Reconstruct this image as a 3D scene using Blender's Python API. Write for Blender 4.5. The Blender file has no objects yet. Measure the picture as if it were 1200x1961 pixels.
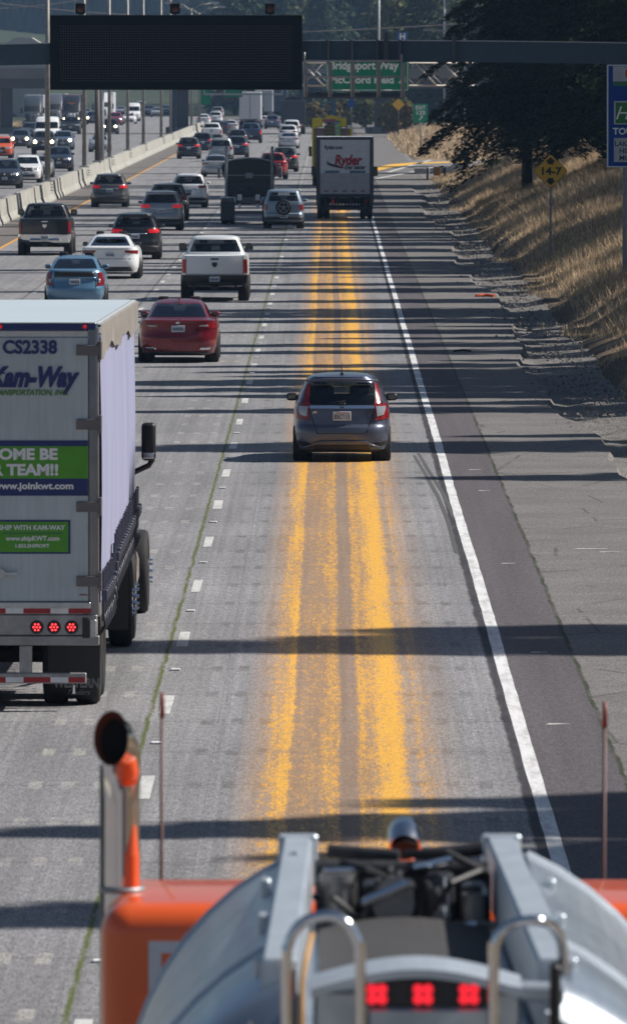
import bpy, bmesh, math, random
import numpy as np
from mathutils import Vector, Matrix
R = math.radians
PI = math.pi
sc = bpy.context.scene
COL = sc.collection

# ------------------------------------------------------------------ camera
CAM_H = 6.75            # metres above the carriageway (standing on an overpass)
F = 18900.0             # focal length in photograph pixels (1200 x 1961)
HORY, VPX = 138.0, 631.0
cam_d = bpy.data.cameras.new('camera')
cam = bpy.data.objects.new('camera', cam_d)
COL.objects.link(cam)
sc.camera = cam
cam_d.sensor_fit = 'VERTICAL'
cam_d.sensor_height = 36.0
cam_d.lens = F / 1961 * 36.0
cam.location = (0, 0, CAM_H)
cam.rotation_euler = (R(90) - math.atan((980.5 - HORY) / F), 0, math.atan((VPX - 600) / F))
cam_d.clip_start = 1.0
cam_d.clip_end = 30000.0
cam_d.dof.use_dof = True
cam_d.dof.focus_distance = 165.0
cam_d.dof.aperture_fstop = 11.5

# ------------------------------------------------------------------ sky and sun
SUN_EL, SUN_AZ = R(44), R(9)      # azimuth measured from +X towards +Y
world = bpy.data.worlds.new("World")
sc.world = world
world.use_nodes = True
wn = world.node_tree
wn.nodes.clear()
sky = wn.nodes.new('ShaderNodeTexSky')
sky.sky_type = 'NISHITA'
sky.sun_disc = False
sky.sun_elevation = SUN_EL
sky.sun_rotation = R(90) - SUN_AZ
sky.air_density = 1.0
sky.dust_density = 1.0
bg = wn.nodes.new('ShaderNodeBackground')
bg.inputs[1].default_value = 0.050
wo = wn.nodes.new('ShaderNodeOutputWorld')
wn.links.new(sky.outputs[0], bg.inputs[0])
wn.links.new(bg.outputs[0], wo.inputs[0])
sl = bpy.data.lights.new('sun', 'SUN')
sl.energy = 5.0
sl.angle = R(0.5)
sl.color = (1.0, 0.95, 0.88)
sun = bpy.data.objects.new('sun', sl)
COL.objects.link(sun)
sd = Vector((math.cos(SUN_AZ) * math.cos(SUN_EL), math.sin(SUN_AZ) * math.cos(SUN_EL), math.sin(SUN_EL)))
sun.rotation_euler = sd.to_track_quat('Z', 'Y').to_euler()
sun.location = (60, 200, 80)
sc.view_settings.view_transform = 'Standard'
sc.view_settings.look = 'None'
sc.view_settings.exposure = 0.24
sc.view_settings.gamma = 1.0
sc.cycles.use_denoising = True
sc.cycles.max_bounces = 6
sc.cycles.transparent_max_bounces = 12
sc.cycles.volume_bounces = 0
sc.cycles.sample_clamp_indirect = 4.0

# ------------------------------------------------------------------ helpers
def gp(px, py, z=0.0):
    """Ground point (at height z) seen at a pixel of the photograph."""
    d = F * (CAM_H - z) / (py - HORY)
    return ((px - VPX) * d / F, d)

def wx(px, d): return (px - VPX) * d / F
def wz(py, d): return CAM_H - (py - HORY) * d / F

def tag(o, label=None, cat=None, group=None, kind=None):
    if label: o['label'] = label
    if cat: o['category'] = cat
    if group: o['group'] = group
    if kind: o['kind'] = kind
    return o

def empty(name, loc=(0, 0, 0), rz=0.0, label=None, cat=None, group=None):
    o = bpy.data.objects.new(name, None)
    o.empty_display_size = 0.3
    COL.objects.link(o)
    o.location = loc
    o.rotation_euler = (0, 0, rz)
    return tag(o, label, cat, group)

def copy_tree(o, parent=None):
    c = o.copy()
    COL.objects.link(c)
    c.parent = parent
    for ch in list(o.children):
        copy_tree(ch, c)
    return c

class MB:
    """Collects shapes and links them as one mesh object."""
    def __init__(s): s.bm = bmesh.new()
    def face(s, pts):
        try: return s.bm.faces.new([s.bm.verts.new(p) for p in pts])
        except ValueError: return None
    def box(s, x0, x1, y0, y1, z0, z1, b=0.0, seg=2, M=None):
        r = bmesh.ops.create_cube(s.bm, size=1.0)
        vs = r['verts']
        for v in vs:
            v.co = Vector((x0 + (v.co.x + .5) * (x1 - x0), y0 + (v.co.y + .5) * (y1 - y0), z0 + (v.co.z + .5) * (z1 - z0)))
        if M is not None:
            for v in vs: v.co = M @ v.co
        if b > 0:
            es = list({e for v in vs for e in v.link_edges})
            bmesh.ops.bevel(s.bm, geom=es, offset=b, segments=seg, affect='EDGES', profile=0.5, clamp_overlap=True)
        return s
    def cyl(s, p0, p1, r0, r1=None, n=16, caps=True):
        p0 = Vector(p0); p1 = Vector(p1)
        if r1 is None: r1 = r0
        d = (p1 - p0)
        q = d.to_track_quat('Z', 'Y')
        A, B = [], []
        for i in range(n):
            a = 2 * PI * i / n
            e = q @ Vector((math.cos(a), math.sin(a), 0))
            A.append(s.bm.verts.new(p0 + e * r0)); B.append(s.bm.verts.new(p1 + e * r1))
        for i in range(n):
            j = (i + 1) % n
            f = s.bm.faces.new((A[i], A[j], B[j], B[i])); f.smooth = True
        if caps:
            s.bm.faces.new(A[::-1]); s.bm.faces.new(B)
        return s
    def tube(s, pts, r, n=10, caps=True):
        pts = [Vector(p) for p in pts]
        rr = r if isinstance(r, (list, tuple)) else [r] * len(pts)
        rings = []
        up = Vector((0.013, 0.021, 1))
        for i, p in enumerate(pts):
            t = (pts[min(i + 1, len(pts) - 1)] - pts[max(i - 1, 0)]).normalized()
            if abs(t.dot(up.normalized())) > .95: ref = Vector((1, 0.02, 0))
            else: ref = up
            if i == 0: a = t.cross(ref).normalized()
            else:
                a = (pa - t * pa.dot(t)).normalized()
            pa = a
            b = t.cross(a)
            rings.append([s.bm.verts.new(p + (a * math.cos(2 * PI * k / n) + b * math.sin(2 * PI * k / n)) * rr[i]) for k in range(n)])
        for A, B in zip(rings, rings[1:]):
            for k in range(n):
                f = s.bm.faces.new((A[k], A[(k + 1) % n], B[(k + 1) % n], B[k])); f.smooth = True
        if caps:
            s.bm.faces.new(rings[0][::-1]); s.bm.faces.new(rings[-1])
        return s
    def prism(s, poly, y0, y1):
        """poly in XZ, extruded along Y."""
        A = [s.bm.verts.new((x, y0, z)) for x, z in poly]
        B = [s.bm.verts.new((x, y1, z)) for x, z in poly]
        n = len(poly)
        for i in range(n):
            j = (i + 1) % n
            s.bm.faces.new((A[i], A[j], B[j], B[i]))
        s.bm.faces.new(A[::-1]); s.bm.faces.new(B)
        return s
    def prismx(s, poly, x0, x1):
        """poly in YZ, extruded along X."""
        A = [s.bm.verts.new((x0, y, z)) for y, z in poly]
        B = [s.bm.verts.new((x1, y, z)) for y, z in poly]
        n = len(poly)
        for i in range(n):
            j = (i + 1) % n
            s.bm.faces.new((A[i], A[j], B[j], B[i]))
        s.bm.faces.new(A[::-1]); s.bm.faces.new(B)
        return s
    def lathe(s, prof, M, n=20):
        """prof = [(r, h)] turned round local Z; M places it."""
        rings = []
        for r, h in prof:
            rings.append([s.bm.verts.new(M @ Vector((max(r, 1e-4) * math.cos(2 * PI * k / n), max(r, 1e-4) * math.sin(2 * PI * k / n), h))) for k in range(n)])
        for A, B in zip(rings, rings[1:]):
            for k in range(n):
                s.bm.faces.new((A[k], A[(k + 1) % n], B[(k + 1) % n], B[k])).smooth = True
        return s
    def build(s, name, mat, parent=None, smooth=False, loc=None, angle=35):
        me = bpy.data.meshes.new(name)
        bmesh.ops.recalc_face_normals(s.bm, faces=s.bm.faces)
        s.bm.to_mesh(me); s.bm.free()
        if smooth:
            me.polygons.foreach_set('use_smooth', [True] * len(me.polygons))
            me.set_sharp_from_angle(angle=R(angle))
        me.materials.append(mat)
        o = bpy.data.objects.new(name, me)
        COL.objects.link(o)
        o.parent = parent
        if loc: o.location = loc
        return o

def np_mesh(name, V, k, mat, parent=None, smooth=False):
    """V: (n*k,3) vertices, every k consecutive ones a face."""
    V = np.asarray(V, dtype=np.float32).reshape(-1, 3)
    nf = len(V) // k
    me = bpy.data.meshes.new(name)
    me.vertices.add(len(V)); me.vertices.foreach_set('co', V.ravel())
    me.loops.add(nf * k); me.loops.foreach_set('vertex_index', np.arange(nf * k, dtype=np.int32))
    me.polygons.add(nf); me.polygons.foreach_set('loop_start', np.arange(0, nf * k, k, dtype=np.int32))
    me.update(calc_edges=True)
    me.materials.append(mat)
    o = bpy.data.objects.new(name, me)
    COL.objects.link(o); o.parent = parent
    return o

def text(body, x, y, z, size, mat, parent, name='lettering', bold=0.0, shear=0.0, width=None, align='CENTER', ex=0.002, rz=0.0):
    """Lettering standing in the XZ plane and facing -Y; (x, z) is the middle (or left/right end) of the line."""
    cu = bpy.data.curves.new('t', 'FONT')
    cu.body = body; cu.size = size; cu.offset = bold * size; cu.shear = shear
    cu.extrude = ex; cu.align_x = align; cu.align_y = 'CENTER'; cu.resolution_u = 3
    t = bpy.data.objects.new('t', cu); COL.objects.link(t)
    dg = bpy.context.evaluated_depsgraph_get()
    me = bpy.data.meshes.new_from_object(t.evaluated_get(dg))
    bpy.data.objects.remove(t)
    n = len(me.vertices)
    co = np.zeros(n * 3, dtype=np.float32); me.vertices.foreach_get('co', co); co = co.reshape(-1, 3)
    if n:
        w = co[:, 0].max() - co[:, 0].min()
        if width and w > 0: co[:, 0] *= width / w
        co[:, 1] -= (co[:, 1].max() + co[:, 1].min()) / 2
    out = np.stack([co[:, 0], -co[:, 2], co[:, 1]], 1).astype(np.float32)
    me.vertices.foreach_set('co', out.ravel())
    me.materials.clear(); me.materials.append(mat)
    me.name = name
    o = bpy.data.objects.new(name, me); COL.objects.link(o)
    o.parent = parent; o.location = (x, y, z); o.rotation_euler = (0, 0, rz)
    return o

# ------------------------------------------------------------------ materials
MATS = {}
class NT:
    def __init__(s, name):
        s.m = bpy.data.materials.new(name); s.m.use_nodes = True
        s.t = s.m.node_tree; s.t.nodes.clear()
        s.out = s.t.nodes.new('ShaderNodeOutputMaterial')
    def n(s, typ, **kw):
        o = s.t.nodes.new(typ)
        for k, v in kw.items(): setattr(o, k, v)
        return o
    def l(s, a, b): s.t.links.new(a, b)
    def val(s, x, sock):
        if hasattr(x, 'is_linked') or hasattr(x, 'links'): s.l(x, sock)
        else: sock.default_value = x
    def math(s, op, a, b=0.0, c=0.0, clamp=False):
        o = s.n('ShaderNodeMath', operation=op, use_clamp=clamp)
        s.val(a, o.inputs[0]); s.val(b, o.inputs[1]); s.val(c, o.inputs[2])
        return o.outputs[0]
    def noise(s, scale, vec=None, detail=4, rough=.55, dist=0.0):
        o = s.n('ShaderNodeTexNoise')
        o.inputs['Scale'].default_value = scale; o.inputs['Detail'].default_value = detail
        o.inputs['Roughness'].default_value = rough; o.inputs['Distortion'].default_value = dist
        if vec is not None: s.l(vec, o.inputs['Vector'])
        return o.outputs[0]
    def mapping(s, vec, scale=(1, 1, 1), loc=(0, 0, 0), rot=(0, 0, 0)):
        o = s.n('ShaderNodeMapping'); s.l(vec, o.inputs[0])
        o.inputs['Scale'].default_value = scale; o.inputs['Location'].default_value = loc; o.inputs['Rotation'].default_value = rot
        return o.outputs[0]
    def ramp(s, fac, stops, interp='LINEAR'):
        o = s.n('ShaderNodeValToRGB'); s.l(fac, o.inputs[0])
        cr = o.color_ramp; cr.interpolation = interp
        while len(cr.elements) < len(stops): cr.elements.new(0.5)
        for e, (p, c) in zip(cr.elements, stops):
            e.position = p
            e.color = (c, c, c, 1) if isinstance(c, (int, float)) else (*c, 1)
        return o.outputs[0]
    def mix(s, fac, a, b, mode='MIX'):
        o = s.n('ShaderNodeMix', data_type='RGBA', blend_type=mode)
        s.val(fac, o.inputs[0])
        for x, k in ((a, 6), (b, 7)):
            if isinstance(x, (tuple, list)): o.inputs[k].default_value = (*x[:3], 1)
            else: s.l(x, o.inputs[k])
        return o.outputs[2]
    def bsdf(s, color, rough=.6, metal=0.0, coat=0.0, spec=.5, bump=None, bs=.2, bd=.01):
        p = s.n('ShaderNodeBsdfPrincipled')
        if isinstance(color, (tuple, list)): p.inputs['Base Color'].default_value = (*color[:3], 1)
        else: s.l(color, p.inputs['Base Color'])
        s.val(rough, p.inputs['Roughness']); p.inputs['Metallic'].default_value = metal
        p.inputs['Coat Weight'].default_value = coat; p.inputs['Coat Roughness'].default_value = .04
        p.inputs['Specular IOR Level'].default_value = spec
        if bump is not None:
            b = s.n('ShaderNodeBump'); b.inputs['Strength'].default_value = bs; b.inputs['Distance'].default_value = bd
            s.l(bump, b.inputs['Height']); s.l(b.outputs[0], p.inputs['Normal'])
        s.l(p.outputs[0], s.out.inputs[0])
        return p

def srgb(r, g, b):
    f = lambda c: (c / 255 / 12.92) if c / 255 <= .04045 else ((c / 255 + .055) / 1.055) ** 2.4
    return (f(r), f(g), f(b))

def plain(name, col, rough=.5, metal=0.0, coat=0.0, spec=.5, vary=.15, nscale=6.0):
    """Simple procedural finish: a little dirt and colour drift on every surface."""
    if name in MATS: return MATS[name]
    t = NT(name)
    tc = t.n('ShaderNodeTexCoord')
    nz = t.noise(nscale, tc.outputs['Object'], 5, .6)
    f = t.ramp(nz, [(.3, 1 - vary), (.7, 1 + vary * .5)])
    c = t.mix(1.0, col, f, 'MULTIPLY')
    rg = t.math('MULTIPLY_ADD', nz, .12, rough - .06, clamp=True)
    t.bsdf(c, rg, metal, coat, spec)
    MATS[name] = t.m
    return t.m

def emis(name, col, strength):
    if name in MATS: return MATS[name]
    t = NT(name)
    p = t.bsdf(tuple(c * .5 for c in col), .25)
    p.inputs['Emission Color'].default_value = (*col, 1)
    p.inputs['Emission Strength'].default_value = strength
    MATS[name] = t.m
    return t.m

def paint(name, col, metal=.3, rough=.32):
    if name in MATS: return MATS[name]
    t = NT(name)
    tc = t.n('ShaderNodeTexCoord')
    nz = t.noise(3.0, tc.outputs['Object'], 5, .6)
    sp = t.n('ShaderNodeSeparateXYZ'); t.l(tc.outputs['Object'], sp.inputs[0])
    low = t.math('SUBTRACT', 1.0, t.math('MULTIPLY', sp.outputs[2], 1.6), clamp=True)      # road dirt thrown up on the sills
    dirt = t.math('MULTIPLY', low, t.ramp(nz, [(.35, 0.0), (.75, .55)]))
    c = t.mix(dirt, col, (.13, .12, .10))
    rg = t.math('MULTIPLY_ADD', dirt, .5, rough, clamp=True)
    t.bsdf(c, rg, metal, .6, .5)
    MATS[name] = t.m
    return t.m

def glass(name, tint, gloss=.35):
    if name in MATS: return MATS[name]
    t = NT(name)
    tr = t.n('ShaderNodeBsdfTransparent'); tr.inputs[0].default_value = (*tint, 1)
    gl = t.n('ShaderNodeBsdfGlossy'); gl.inputs['Roughness'].default_value = .03
    gl.inputs[0].default_value = (.85, .9, 1, 1)
    fr = t.n('ShaderNodeLayerWeight'); fr.inputs[0].default_value = .5
    f = t.math('MULTIPLY_ADD', t.math('POWER', fr.outputs['Facing'], 4.0), .7, .05 * gloss / .35, clamp=True)
    mx = t.n('ShaderNodeMixShader'); t.l(f, mx.inputs[0]); t.l(tr.outputs[0], mx.inputs[1]); t.l(gl.outputs[0], mx.inputs[2])
    t.l(mx.outputs[0], t.out.inputs[0])
    MATS[name] = t.m
    return t.m

M_GLASS = glass('tinted_glass', (.28, .31, .33))
M_CLEAR = glass('clear_glass', (.62, .68, .68))
M_TYRE = plain('tyre_rubber', (.012, .012, .013), .8)
M_BLACK = plain('black_plastic', (.015, .015, .017), .45)
M_DARK = plain('dark_grey_plastic', (.035, .036, .04), .6)
M_UNDER = plain('underbody_black', (.008, .008, .009), .9)
M_CHROME = plain('chrome', (.75, .77, .8), .12, 1.0, vary=.05)
M_ALU = plain('dull_aluminium', (.5, .52, .55), .38, .9, vary=.2)
M_RIM = plain('alloy_rim', (.4, .41, .43), .35, .8)
M_RED = plain('red_lens', (.20, .004, .008), .2, 0, .5, vary=.05)
M_REDLIT = emis('red_brake_light_lit', (1.0, .02, .03), .22)
M_REDSOFT = emis('red_tail_light', (.5, .006, .012), .08)
M_WLENS = plain('clear_lamp_lens', (.38, .40, .44), .12, .3, .5, vary=.05)
M_HEAD = emis('headlight_lit', (1.0, .82, .5), 14.0)
M_AMBER = emis('amber_marker_lit', (1.0, .35, .03), 1.5)
M_PLATE = plain('number_plate_white', (.55, .6, .66), .5)
M_PLATEINK = plain('number_plate_ink', (.03, .05, .12), .5)
M_MIRR = plain('mirror_silvering', (.10, .12, .14), .1, 1.0, vary=.05)
M_SEAT = plain('dark_seat_fabric', (.02, .02, .022), .9)
M_WHITE = plain('white_paint', (.75, .76, .76), .4)
M_STEEL = plain('galvanised_steel', (.32, .34, .36), .5, .6, vary=.25)
M_ORANGE = plain('signal_orange', (.75, .12, .03), .5)
# ------------------------------------------------------------------ setting: terrain and road
random.seed(7)
rng = np.random.default_rng(11)

def smooth(a, b, x):
    t = max(0.0, min(1.0, (x - a) / (b - a)))
    return t * t * (3 - 2 * t)

def ground_z(x, y):
    z = 0.0
    # cutting slope right of the shoulder, running out where the exit ramp leaves
    e = 6.25 + .35 * math.sin(y * .045) + .2 * math.sin(y * .13 + 1)
    k = 1 - smooth(585, 640, y)
    if x > e and k > 0:
        t = x - e
        h = .37 * min(t, 5.0) + .26 * max(0, min(t - 5.0, 14))
        h += .22 * math.sin(x * .9 + y * .07) + .12 * math.sin(y * .21 + x)
        z += max(0, h) * k * smooth(0, .8, t)
    # gore mound between the road and the ramp
    if y > 740 and x > 5.0:
        gm = smooth(5.2, 11, x) * smooth(745, 860, y) * (1 - smooth(1000, 1060, y))
        z += 1.3 * gm
    if x < -42: z += .12 * min(30, -42 - x) * .3
    # rising country far ahead
    z += 14 * smooth(1500, 2600, y) + (55 * smooth(3000, 5200, y) * (1 - .25 * math.sin(x * .002 + 1)))
    z += smooth(1250, 2200, y) * 10 * smooth(25, 160, abs(x + 10))
    return z

def mat_ground():
    t = NT('dry_verge_soil')
    tc = t.n('ShaderNodeTexCoord'); v = tc.outputs['Object']
    a = t.noise(.35, v, 6, .6); b = t.noise(9.0, v, 5, .7); c = t.noise(60, v, 3, .7)
    base = t.ramp(a, [(.3, (.14, .10, .065)), (.5, (.36, .26, .16)), (.7, (.52, .39, .25))])
    base = t.mix(t.ramp(b, [(.35, 0.0), (.7, .7)]), base, (.10, .085, .065))
    base = t.mix(1.0, base, t.ramp(c, [(.3, .7), (.7, 1.2)]), 'MULTIPLY')
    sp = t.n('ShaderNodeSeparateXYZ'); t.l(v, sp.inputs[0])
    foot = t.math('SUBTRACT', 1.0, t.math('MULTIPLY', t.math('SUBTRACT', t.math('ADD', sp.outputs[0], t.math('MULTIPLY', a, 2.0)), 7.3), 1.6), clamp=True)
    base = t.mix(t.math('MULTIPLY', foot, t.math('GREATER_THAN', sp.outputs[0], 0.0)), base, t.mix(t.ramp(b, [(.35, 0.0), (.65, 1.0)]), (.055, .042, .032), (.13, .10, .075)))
    far = t.math('SMOOTH_MIN', 1.0, t.math('MULTIPLY', t.math('SUBTRACT', sp.outputs[1], 1150.0), .004, clamp=True), .1)
    wood = t.ramp(t.noise(.012, v, 6, .7), [(.35, (.018, .03, .018)), (.65, (.05, .065, .035))])
    base = t.mix(far, base, wood)
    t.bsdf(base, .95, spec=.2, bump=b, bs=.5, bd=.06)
    return t.m

def build_terrain():
    xs = sorted(set([-3000, -1500, -800, -400, -200, -120, -80, -60, -50, -45, -42] + list(np.linspace(-40, 5.6, 12)) +
                    list(np.linspace(6.0, 30, 60)) + [33, 37, 42, 50, 60, 80, 120, 200, 400, 800, 1500, 3000]))
    ys = sorted(set(list(np.linspace(-60, 180, 14)) + list(np.linspace(184, 700, 170)) + list(np.linspace(706, 1100, 50)) +
                    [1150, 1200, 1300, 1400, 1500, 1650, 1800, 2000, 2200, 2400, 2600, 2800, 3000, 3300, 3600, 4000, 4500, 5200, 6000, 8000, 12000]))
    bm = bmesh.new()
    rows = []
    for y in ys:
        rows.append([bm.verts.new((x, y, ground_z(x, y) - (.30 if -37 < x < 6.25 and y < 1500 else 0.0))) for x in xs])
    for A, B in zip(rows, rows[1:]):
        for i in range(len(xs) - 1):
            bm.faces.new((A[i], A[i + 1], B[i + 1], B[i])).smooth = True
    me = bpy.data.meshes.new('ground'); bm.to_mesh(me); bm.free()
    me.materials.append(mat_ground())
    o = bpy.data.objects.new('ground', me); COL.objects.link(o)
    tag(o, kind='structure')
build_terrain()

def band(t, x, c, hw, soft=.01):
    """1 inside |x-c|<hw, soft edges."""
    d = t.math('ABSOLUTE', t.math('SUBTRACT', x, c))
    o = t.n('ShaderNodeMapRange'); t.l(d, o.inputs[0])
    o.inputs[1].default_value = hw - soft; o.inputs[2].default_value = hw + soft
    o.inputs[3].default_value = 1.0; o.inputs[4].default_value = 0.0
    return o.outputs[0]
def step(t, x, e, soft=.02):
    o = t.n('ShaderNodeMapRange'); t.val(x, o.inputs[0])
    o.inputs[1].default_value = e - soft; o.inputs[2].default_value = e + soft
    return o.outputs[0]

def road_colour(t, v):
    """Concrete lanes, asphalt shoulder, joints, dowel patches, cracks and the gravel edge, all laid out in metres."""
    sp = t.n('ShaderNodeSeparateXYZ'); t.l(v, sp.inputs[0]); X0, Y = sp.outputs[0], sp.outputs[1]
    wob = t.noise(.55, v, 4, .6)
    X = t.math('ADD', X0, t.math('MULTIPLY', t.math('SUBTRACT', wob, .5), .10))
    fine = t.noise(14, t.mapping(v, (1, .16, 1)), 5, .8); grit = t.noise(42, t.mapping(v, (1, .10, 1)), 3, .85); big = t.noise(.12, v, 5, .6)
    streak = t.noise(1.0, t.mapping(v, (2.6, .05, 1)), 5, .6)
    conc = t.mix(1.0, (.235, .231, .238), t.ramp(streak, [(.3, .80), (.7, 1.14)]), 'MULTIPLY')
    thin = t.noise(1.0, t.mapping(v, (16, .03, 1)), 3, .6)
    conc = t.mix(1.0, conc, t.ramp(thin, [(.35, .88), (.65, 1.08)]), 'MULTIPLY')
    conc = t.mix(1.0, conc, t.ramp(big, [(.3, .88), (.7, 1.1)]), 'MULTIPLY')
    # slabs differ a little from one to the next
    slab = t.math('FLOOR', t.math('DIVIDE', t.math('SUBTRACT', Y, 1.9), 4.57))
    lane = t.math('FLOOR', t.math('DIVIDE', t.math('ADD', X0, 16.3), 3.65))
    wn_ = t.n('ShaderNodeTexWhiteNoise', noise_dimensions='2D')
    cb = t.n('ShaderNodeCombineXYZ'); t.l(slab, cb.inputs[0]); t.l(lane, cb.inputs[1]); t.l(cb.outputs[0], wn_.inputs['Vector'])
    conc = t.mix(1.0, conc, t.ramp(wn_.outputs[0], [(0, .93), (1, 1.06)]), 'MULTIPLY')
    # wheel tracks a little darker, oil streak in the lane middle
    xl = t.math('MODULO', t.math('ADD', X0, 38.25), 3.65)
    trk = t.math('MAXIMUM', band(t, xl, .95, .45, .3), band(t, xl, 2.7, .45, .3))
    conc = t.mix(t.math('MULTIPLY', trk, .10), conc, (.12, .12, .13))
    oil = t.math('MULTIPLY', band(t, xl, 1.82, .22, .2), t.ramp(t.noise(1.0, t.mapping(v, (3, .12, 1)), 5, .7), [(.4, 0), (.7, .32)]))
    conc = t.mix(oil, conc, (.07, .068, .07))
    spots = t.ramp(t.noise(1.0, t.mapping(v, (2.2, .5, 1)), 6, .75), [(.66, 0), (.74, .4)])
    conc = t.mix(spots, conc, (.10, .098, .10))
    # transverse joints and dowel patches every 4.57 m
    ym = t.math('MODULO', t.math('SUBTRACT', Y, 1.9 - 4.57 / 2), 4.57)
    jn = band(t, ym, 4.57 / 2, .05, .02)
    conc = t.mix(t.math('MULTIPLY', jn, .45), conc, (.08, .08, .08))
    dx = t.math('MODULO', t.math('ADD', xl, -.48 + .1525 + .305 * 4), .305)
    dw = t.math('MULTIPLY', band(t, dx, .1525, .062, .012), t.math('MAXIMUM', band(t, xl, .785, .40, .01), band(t, xl, 2.93, .40, .01)))
    dw = t.math('MULTIPLY', dw, band(t, ym, 4.57 / 2, .48, .04))
    wn2 = t.n('ShaderNodeTexWhiteNoise', noise_dimensions='3D')
    cb2 = t.n('ShaderNodeCombineXYZ'); t.l(slab, cb2.inputs[0]); t.l(lane, cb2.inputs[1]); t.l(t.math('FLOOR', t.math('DIVIDE', xl, .305)), cb2.inputs[2])
    t.l(cb2.outputs[0], wn2.inputs['Vector'])
    inner = t.math('LESS_THAN', X0, -1.87)
    dcol = t.mix(inner, (.13, .125, .125), (.34, .33, .31))
    conc = t.mix(t.math('MULTIPLY', dw, t.ramp(wn2.outputs[0], [(0, .25), (1, .8)])), conc, dcol)
    # longitudinal joints
    for c_, w_ in ((-5.52, .02), (-9.15, .02), (-12.75, .03)):
        conc = t.mix(band(t, X, c_, w_, .012), conc, (.06, .06, .06))
    ms = t.ramp(t.noise(2.2, t.mapping(v, (1, .22, 1)), 4, .7), [(.3, .25), (.5, 1)])
    conc = t.mix(t.math('MULTIPLY', band(t, X, -1.885, .022, .014), ms), conc, (.085, .105, .02))
    # shoulder: new dark asphalt strip, then weathered asphalt with cracks
    a1 = t.mix(1.0, (.098, .088, .094), t.ramp(streak, [(.3, .85), (.7, 1.15)]), 'MULTIPLY')
    a2 = t.mix(1.0, (.168, .158, .152), t.ramp(t.noise(.5, v, 6, .65), [(.3, .78), (.7, 1.15)]), 'MULTIPLY')
    vo = t.n('ShaderNodeTexVoronoi', feature='DISTANCE_TO_EDGE')
    t.l(t.mapping(v, (.5, .16, 1)), vo.inputs['Vector'])
    vo.inputs['Scale'].default_value = 1.0
    crk = t.math('MULTIPLY', t.math('LESS_THAN', vo.outputs['Distance'], .012), t.ramp(wob, [(.5, 0), (.55, 1)]))
    a2 = t.mix(t.math('MULTIPLY', crk, .6), a2, (.05, .05, .05))
    sh = t.mix(step(t, X, 2.82, .02), a1, a2)
    ck = t.ramp(t.noise(1.5, t.mapping(v, (1, .3, 1)), 4, .7), [(.35, .3), (.55, 1)])
    sh = t.mix(t.math('MULTIPLY', band(t, X, 2.82, .025, .012), ck), sh, (.035, .04, .02))
    col = t.mix(step(t, X, 1.80, .012), conc, sh)
    gap = t.math('MULTIPLY', band(t, X, 1.85, .05, .02), t.ramp(t.noise(3, t.mapping(v, (1, .2, 1)), 4, .7), [(.35, .55), (.6, 1)]))
    col = t.mix(gap, col, (.032, .032, .036))
    # left shoulder asphalt beside the barrier, both carriageways
    ls = t.mix(1.0, (.15, .135, .125), t.ramp(t.noise(.6, v, 6, .7), [(.3, .75), (.7, 1.2)]), 'MULTIPLY')
    lm = t.math('MULTIPLY', t.math('LESS_THAN', X, -12.75), t.math('GREATER_THAN', X, -17.4))
    col = t.mix(lm, col, ls)
    # gravel and dirt edge
    gx = t.math('ADD', X0, t.math('MULTIPLY', t.math('SUBTRACT', t.noise(.35, t.mapping(v, (1, .35, 1)), 6, .7), .5), .5))
    grav = t.mix(1.0, t.ramp(t.noise(2.6, t.mapping(v, (1.6, .5, 1)), 7, .85), [(.30, (.035, .031, .028)), (.45, (.13, .12, .11)), (.7, (.23, .215, .20))]), t.ramp(grit, [(.3, .6), (.7, 1.4)]), 'MULTIPLY')
    near = t.math('LESS_THAN', Y, 640.0)
    gm = t.math('MULTIPLY', t.math('MULTIPLY', step(t, gx, 5.0, .25), .92), near)
    col = t.mix(gm, col, grav)
    col = t.mix(1.0, col, t.ramp(fine, [(.3, .74), (.7, 1.22)]), 'MULTIPLY')
    col = t.mix(1.0, col, t.ramp(grit, [(.3, .50), (.7, 1.5)]), 'MULTIPLY')
    return col, fine, grit, X0, Y

t = NT('road_surface')
tc = t.n('ShaderNodeTexCoord')
colr, fine, grit, X0, Y = road_colour(t, tc.outputs['Object'])
t.bsdf(colr, .82, spec=.35, bump=grit, bs=.35, bd=.006)
M_ROAD = t.m

def sheet(name, poly, z, mat, kind='structure'):
    mb = MB(); mb.face([(x, y, z) for x, y in poly])
    o = mb.build(name, mat); 
    return tag(o, kind=kind)
mb = MB()
def road_row(y):
    k = (1 - smooth(560, 600, y)) * smooth(100, 150, y)       # the pavement edge drops to the gravel
    e = 4.75 + .30 * math.sin(y * .05) + .14 * math.sin(y * .21 + 1) + .05 * math.sin(y * .9)
    n1 = lambda s: .025 * math.sin(y * .8 + s) + .02 * math.sin(y * 1.9 + 2.3 * s)
    return [(-36, y, 0), (1.6, y, 0), (e, y, 0), (e + .07, y, -.10 * k), (e + .35, y, (-.13 + n1(0)) * k), (e + .8, y, (-.11 + n1(1.7)) * k), (6.35, y, (-.06 + n1(3)) * k), (6.9, y, (.0 + n1(4)) * k if k > 0 else -.2)]
yr_ = list(np.arange(-40, 100, 20)) + list(np.arange(100, 600, 1.6)) + list(np.arange(600, 1500, 30)) + [1500]
pr_ = None
for y in yr_:
    q_ = [mb.bm.verts.new(p) for p in road_row(float(y))]
    if pr_:
        for i in range(len(q_) - 1): mb.bm.faces.new((pr_[i], pr_[i + 1], q_[i + 1], q_[i]))
    pr_ = q_
bmesh.ops.remove_doubles(mb.bm, verts=mb.bm.verts, dist=.001)
tag(mb.build('freeway', M_ROAD), kind='structure')

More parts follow.
